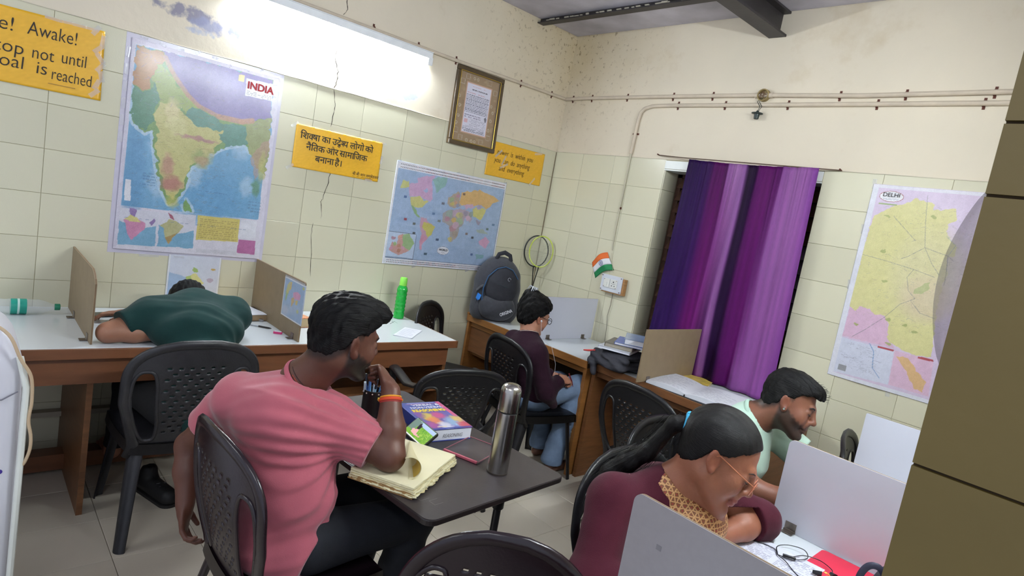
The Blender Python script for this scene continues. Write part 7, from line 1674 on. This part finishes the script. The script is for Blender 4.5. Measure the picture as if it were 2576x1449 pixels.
# ================================================================== man in the pale green T-shirt
def man_pale():
    t=thing('person','young bearded man in a pale green T-shirt reading behind the white partition','person',(0,0,0))
    SK=skin_mat('skin_a',None)
    H=Fr((2.650,-1.165,1.045),(.95,.17,-.20),roll=math.radians(-14),sc=.97)
    P=V3(2.44,-1.20,.53); W=V3(2.45,-1.205,.66); Cc=V3(2.50,-1.22,.80); N=V3(2.540,-1.205,.950)
    LS=V3(2.52,-1.025,.895); RS=V3(2.505,-1.395,.895); RE=V3(2.720,-1.500,.790); RW=V3(2.965,-1.40,.780); LE=V3(2.74,-.98,.79); LW=V3(2.96,-1.13,.78)
    S=SDF((2.30,-1.58,.40),(3.14,-.86,1.27),.0038)
    S.cone(P,Cc,.11,.11,.05); S.cone(Cc,N,.10,.055,.05); S.cone(LS,RS,.055,.055,.05); head_sdf(S,H,nose=1.02); neck(S,H,N,.055)
    S.chain([RS,RE,RE*.6+RW*.4,RW],[.048,.040,.039,.027],.02); S.chain([LS,LE,LE*.6+LW*.4,LW],[.048,.040,.039,.027],.02)
    hand(S,RW,V3(.8,.5,-.02),V3(0,0,1),1,curl=.6,length=.17); hand(S,LW,V3(.8,-.4,-.02),V3(0,0,1),-1,curl=.6,length=.17)
    sdf_obj('body',S,SK,t,skin_col((122,78,60),H,lips=(116,68,64),beard=.80,bcol=(40,29,25),fade=[(-.12,-.05),(-.07,-.05),(-.03,-.02),(-.014,.024),(.02,.03)]),1)
    T=SDF((2.28,-1.58,.42),(2.84,-.86,1.05),.005)
    T.ell(P,(.125,.160,.12),None,.03); T.ell(W,(.120,.160,.15),None,.05); T.ell(Cc,(.125,.185,.14),None,.05); T.cone(LS,RS,.075,.075,.05); T.cone(Cc,N+V3(0,0,-.005),.13,.072,.05)
    T.chain([RS,RS*.35+RE*.65],[.072,.066],.03); T.chain([LS,LS*.35+LE*.65],[.072,.066],.03)
    T.warp(folds(Fr((2.45,-1.2,.5),(1,0,0)),.0038,36,30,2.2))
    e=RS*.32+RE*.68; T.cut_where(lambda X,Y,Z:(X+0*Y+0*Z>2.63)&(Y<-1.38),e,RE-RS); e=LS*.32+LE*.68; T.cut_where(lambda X,Y,Z:(X+0*Y+0*Z>2.63)&(Y>-1.08),e,LE-LS)
    nf=unit(H.p(-.02,0,-.05)-N); neck_hole(T,N,nf,-.030,.068,.08)
    sh=sdf_obj('t_shirt',T,mat('pale_green_cotton',(178,204,188),rough=.85,noise=.04,nscale=16,bump=.15,bscale=400,sheen=.2,spec=.2),t,None,1)
    a1=unit(np.cross(nf,V3(0,0,1))); a2=np.cross(nf,a1)
    MB().tube([tuple(N+nf*.004+a1*math.cos(2*PI*k/32)*.073+a2*math.sin(2*PI*k/32)*.068) for k in range(33)],.0070,8,flat=(1.3,.8)).build('neck_band',mat('pale_rib',(168,196,180),rough=.85),sh,smooth=True)
    J=SDF((2.26,-1.45,.0),(3.0,-.95,.64),.007); J.ell(P+V3(0,0,-.04),(.14,.16,.09),None,.03)
    for yy in (-1.30,-1.10): J.chain([V3(2.50,yy,.505),V3(2.86,yy,.515)],[.085,.066],.04); J.chain([V3(2.86,yy,.515),V3(2.84,yy,.28),V3(2.82,yy,.10)],[.064,.055,.048],.02)
    J.cut((0,0,.07),(0,0,-1)); sdf_obj('trousers',J,mat('black_cloth',(20,20,22)),t,None,1)
    for yy in (-1.30,-1.10):
        F=SDF((2.74,yy-.06,.0),(3.06,yy+.06,.12),.006); F.cone(V3(2.82,yy,.08),V3(2.82,yy,.05),.036,.036,.02); F.cone(V3(2.81,yy,.036),V3(2.98,yy,.028),.036,.034,.02); F.cut((0,0,.008),(0,0,-1)); sdf_obj('shoe',F,mat('black_shoe',(20,20,22)),t,None,1)
    hair_cap(H,[(-.12,-.055),(-.07,-.055),(-.03,-.028),(-.014,.016),(.012,.018),(.03,.044),(.055,.058),(.075,.064),(.13,.060)],prims=(((.008,0,.070),(.092,.074,.056)),((.070,0,.078),(.028,.054,.028)),((-.05,0,.05),(.055,.070,.068))),rough=.0022,grow=.006,parent=t)
    def g(r):
        a=r.uniform(-1.2,1.2); x=r.uniform(-.06,.11); y=math.sin(a)*.068; z=.130-.030*abs(a)-(max(0,x-.05)**2)*9-(max(0,-x-.02)**2)*5; d=unit(r.normal(size=3)*.14+V3(.9,.12,-.25)); L=r.uniform(.010,.020)
        return [(x,y,z-.005),(x+d[0]*L*.5,y+d[1]*L*.5,z+d[2]*L*.5+.002),(x+d[0]*L,y+d[1]*L,z+d[2]*L-.004)]
    strands(H,300,g,t,w=.0006,seed=4)
    brows(H,t,LASH,w=.0036)
    MB().tube([tuple(H.p(.004,-.084,-.026)),tuple(H.p(.004,-.092,-.030))],[.0042,.0034],10).build('ear_stud',mat('steel_stud',(190,190,190),rough=.15,metal=.9),t,smooth=True)
man_pale()
# ================================================================== woman in the maroon kurta
def woman():
    t=thing('person','woman in a maroon kurta and thin glasses bending over her papers','person',(0,0,0))
    SK=skin_mat('skin_a',None)
    H=Fr((2.822,-2.005,1.030),(.88,.29,-.38),roll=math.radians(-13),sc=1.04)
    P=V3(2.62,-1.92,.53); W=V3(2.64,-1.95,.66); Cc=V3(2.67,-2.00,.79); N=V3(2.735,-2.045,.925)
    LS=V3(2.755,-1.875,.865); RS=V3(2.665,-2.215,.870); LE=V3(2.855,-1.725,.800); LW=V3(2.840,-1.945,.787); RE=V3(2.735,-2.36,.70); RW=V3(2.96,-2.20,.785)
    S=SDF((2.44,-2.47,.40),(3.16,-1.60,1.25),.0038)
    S.cone(P,Cc,.10,.10,.05); S.cone(Cc,N,.095,.050,.05); S.cone(LS,RS,.05,.05,.05); head_sdf(S,H,nose=1.0,fem=True); neck(S,H,N,.050)
    S.cone(N+V3(.03,.02,-.01),N+V3(.085,.055,-.08),.052,.050,.04)
    S.chain([LS,LE,LE*.6+LW*.4,LW],[.045,.040,.038,.026],.02); S.chain([RS,RE,RE*.6+RW*.4,RW],[.045,.038,.036,.025],.02)
    hand(S,LW,V3(-.1,-1,-.02),V3(0,0,1),1,curl=.5,length=.155); hand(S,RW,V3(.5,.6,-.05),V3(0,0,1),1,curl=.7,length=.155)
    sdf_obj('body',S,SK,t,skin_col((144,92,70),H,lips=(134,68,68)),1)
    T=SDF((2.42,-2.48,.40),(3.06,-1.60,1.03),.0048); f=unit(V3(.85,.5,0)); R=np.stack([f,V3(-f[1],f[0],0),V3(0,0,1)],1)
    T.ell(P,(.140,.170,.13),R,.03); T.ell(W,(.125,.155,.15),R,.05); T.ell(Cc,(.130,.180,.140),R,.05); T.cone(LS,RS,.066,.068,.05); T.cone(Cc,N+V3(-.01,-.01,-.02),.12,.062,.05)
    T.chain([LS,LE,LE*.72+LW*.28],[.066,.058,.052],.03); T.chain([RS,RE,RE*.5+RW*.5],[.068,.058,.048],.03)
    T.cone(Cc+V3(.06,.04,-.02),P+V3(.1,.05,.05),.10,.09,.05)
    T.warp(folds(Fr((2.63,-1.95,.5),(.85,.5,0)),.0045,34,30,4))
    nf=unit(H.p(-.02,0,-.05)-N); nb=N+nf*.000
    T.ell(N+V3(.055,.035,-.105),(.085,.115,.095),None,.03); neck_hole(T,N,nf,-.035,.060,.072); T.ell(N+V3(.070,.035,-.010),(.055,.050,.062),None,.008,'sub')
    e=LE*.74+LW*.26; T.cut_where(lambda X,Y,Z:(X>2.78)&(Y>-1.92)&(Z<.86),e,LW-LE); e=RE*.5+RW*.5; T.cut_where(lambda X,Y,Z:(X>2.80)&(Y<-2.2)&(Z<.86),e,RW-RE)
    cf=mat('maroon_kurta',(70,24,38),rough=.8,noise=.12,nscale=18,bump=.2,bscale=350,sheen=.06,spec=.12)
    V,Q=T.mesh(); V=smooth_verts(V,Q,1)
    k=sdf_obj('kurta',T,cf,t,None,1)
    # embroidered yoke: band of the same cloth surface round the neckline, front side, lifted 2 mm
    Y_=SDF((2.60,-2.25,.62),(3.06,-1.72,1.03),.004); 
    Y_.F=np.full(Y_.n,.25,np.float32)
    Y_.ell(Cc,(.133,.183,.143),R,.05); Y_.cone(LS,RS,.069,.071,.05); Y_.cone(Cc,N+V3(-.01,-.01,-.02),.123,.065,.05); Y_.cone(Cc+V3(.06,.04,-.02),P+V3(.1,.05,.05),.103,.093,.05)
    Y_.ell(N+V3(.055,.035,-.105),(.088,.118,.098),None,.03); neck_hole(Y_,N,nf,-.035,.060,.072); Y_.ell(N+V3(.070,.035,-.010),(.055,.050,.062),None,.005,'sub')
    X,Y,Z=Y_._grid((slice(None),)*3)
    c0=N+V3(.060,.040,-.05); a=np.minimum(np.sqrt(((X-c0[0]))**2+((Y-c0[1])*1.25)**2+((Z-c0[2])*.62)**2)-.150,np.sqrt((X-N[0]-.02)**2+(Y-N[1]-.01)**2+((Z-N[2]-.01)*1.2)**2)-.098); Y_.F=np.maximum(Y_.F,a.astype(np.float32))
    d=-(((X-N[0])*.86+(Y-N[1])*.2)+.020); Y_.F=np.maximum(Y_.F,d.astype(np.float32))
    em=mat('embroidery',(120,74,44),rough=.6,noise=.1,nscale=40); N_,L_,b_=nodes_of(em)
    src=b_.inputs['Base Color'].links[0].from_socket; g=N_.new('ShaderNodeNewGeometry'); vo=N_.new('ShaderNodeTexVoronoi'); vo.feature='DISTANCE_TO_EDGE'; vo.inputs['Scale'].default_value=85; vo.inputs['Randomness'].default_value=.25; L_.new(g.outputs['Position'],vo.inputs['Vector'])
    lt=N_.new('ShaderNodeMath'); lt.operation='LESS_THAN'; lt.inputs[1].default_value=.11; L_.new(vo.outputs['Distance'],lt.inputs[0]); mx=N_.new('ShaderNodeMix'); mx.data_type='RGBA'; L_.new(lt.outputs[0],mx.inputs['Factor']); L_.new(src,mx.inputs['A']); mx.inputs['B'].default_value=lin((196,150,100))
    v2=N_.new('ShaderNodeTexVoronoi'); v2.inputs['Scale'].default_value=85; v2.inputs['Randomness'].default_value=.25; L_.new(g.outputs['Position'],v2.inputs['Vector']); l2=N_.new('ShaderNodeMath'); l2.operation='LESS_THAN'; l2.inputs[1].default_value=.20; L_.new(v2.outputs['Distance'],l2.inputs[0]); m2=N_.new('ShaderNodeMix'); m2.data_type='RGBA'; L_.new(l2.outputs[0],m2.inputs['Factor']); L_.new(mx.outputs['Result'],m2.inputs['A']); m2.inputs['B'].default_value=lin((150,48,44)); L_.new(m2.outputs['Result'],b_.inputs['Base Color'])
    sdf_obj('embroidered_yoke',Y_,em,k,None,1)
    J=SDF((2.44,-2.2,.0),(3.0,-1.7,.62),.008); J.ell(P+V3(0,0,-.05),(.15,.17,.09),None,.03)
    for yy in (-2.03,-1.83): J.chain([V3(2.66,yy,.505),V3(2.90,yy,.515)],[.085,.066],.04); J.chain([V3(2.90,yy,.515),V3(2.86,yy,.28),V3(2.84,yy,.10)],[.064,.060,.050],.02)
    J.cut((0,0,.07),(0,0,-1)); sdf_obj('salwar',J,mat('maroon_salwar',(70,28,42),rough=.85),t,None,1)
    for yy in (-2.03,-1.83):
        F=SDF((2.76,yy-.06,.0),(3.06,yy+.06,.12),.006); F.cone(V3(2.84,yy,.08),V3(2.84,yy,.05),.034,.034,.02); F.cone(V3(2.83,yy,.034),V3(2.98,yy,.026),.033,.030,.02); F.cut((0,0,.006),(0,0,-1)); sdf_obj('foot',F,SK,t,lambda V:np.tile(np.array([140,94,74.]),(len(V),1)),1)
    # smooth hair drawn back to a low ponytail
    tie=H.p(-.112,.0,.018)
    pony=[H.p(-.085,.0,.018),tie,tie+V3(-.030,-.012,-.010),V3(2.640,-2.065,.975),V3(2.595,-2.085,.930),V3(2.560,-2.095,.880),V3(2.530,-2.085,.795),V3(2.518,-2.07,.70),V3(2.515,-2.06,.64)]
    hs=hair_cap(H,[(-.12,-.065),(-.07,-.060),(-.045,-.045),(-.018,.010),(.01,.016),(.030,.034),(.055,.062),(.075,.085),(.12,.12)],prims=(((-.024,0,.036),(.098,.079,.084)),),rough=.0004,grow=.005,parent=t,sfreq=(520,330),res=.003,m=HAIRS,comb=(-.10,0,.05))
    C_=SDF((2.44,-2.26,.56),(2.90,-1.92,1.18),.0045); C_.chain(pony,[.028,.017,.020,.023,.028,.033,.034,.028,.010],.02)
    def wv(X,Y,Z): return .0010*np.sin((X*.6+Y*1.0)*300+np.sin(Z*16)*1.5)+.0006*np.sin((X-Y)*520+Z*20)
    C_.warp(wv)
    pn=np.array(pony); cl=np.concatenate([[0],np.cumsum(np.linalg.norm(np.diff(pn,axis=0),axis=1))])
    def psf(V):
        best=np.full(len(V),9.); A=np.zeros(len(V)); B_=np.zeros(len(V))
        for i in range(len(pn)-1):
            d=pn[i+1]-pn[i]; h=np.clip(((V-pn[i])@d)/d.dot(d),0,1); q=V-pn[i]-h[:,None]*d; dist=np.linalg.norm(q,axis=1); m=dist<best; ax=unit(d); e1=unit(np.cross(ax,[.3,-.5,.8])); e2=np.cross(ax,e1)
            A[m]=np.arctan2(q[m]@e2,q[m]@e1); B_[m]=(cl[i]+h[m]*(cl[i+1]-cl[i]))*4; best[m]=dist[m]
        return np.stack([A,B_,0*A],1)
    sdf_obj('ponytail',C_,HAIRS,t,None,1,strandfn=psf)
    def g(r):
        i=r.integers(2,len(pony)-2); u=r.random(); p=pony[i]*(1-u)+pony[i+1]*u; off=r.normal(size=3); off=off/np.linalg.norm(off)*.040; d=unit(pony[i+1]-pony[i]); L=r.uniform(.05,.12)
        q=[p+off,p+off*1.12+d*L*.5,p+off*1.1+d*L]; return [tuple(((a_-H.o)@H.R)/H.sc) for a_ in q]
    strands(H,260,g,t,w=.0007,seed=8)
    MB().tube([tuple(tie+unit(V3(.25,-.3,1))*math.cos(a)*.026+unit(np.cross(unit(pony[2]-tie),unit(V3(.25,-.3,1))))*math.sin(a)*.026) for a in np.linspace(0,2*PI,25)],.0095,10).build('hair_tie',mat('blue_tie',(60,170,214),rough=.7,bump=.5,bscale=200),t,smooth=True)
    GF=mat('rose_gold_frame',(190,120,90),rough=.3,metal=.5); LN=mat('lens',(250,250,255),rough=.02,alpha=.12)
    for s in (-1,1):
        ring=[(.106+.003*math.cos(a),s*.034+.026*math.cos(a),-.008+.019*math.sin(a)) for a in np.linspace(0,2*PI,29)]
        MB().tube([tuple(H.p(*q)) for q in ring],.0015,6).build('glasses_rim',GF,t,smooth=True); c0=H.p(.106,s*.034,-.008)
        MB().add([tuple(c0)]+[tuple(H.p(*q)) for q in ring[:-1]],[(0,k+1,(k+1)%28+1) for k in range(28)]).build('glasses_lens',LN,t)
        MB().tube([tuple(H.p(.102,s*.060,.0)),tuple(H.p(.06,s*.071,.004)),tuple(H.p(.0,s*.079,.012)),tuple(H.p(-.014,s*.079,.0))],.0015,6).build('glasses_arm',GF,t,smooth=True)
    MB().tube([tuple(H.p(.108,-.008,-.004)),tuple(H.p(.112,0,.0)),tuple(H.p(.108,.008,-.004))],.0014,6).build('glasses_bridge',GF,t,smooth=True)
    brows(H,t,LASH,w=.0017)
woman()
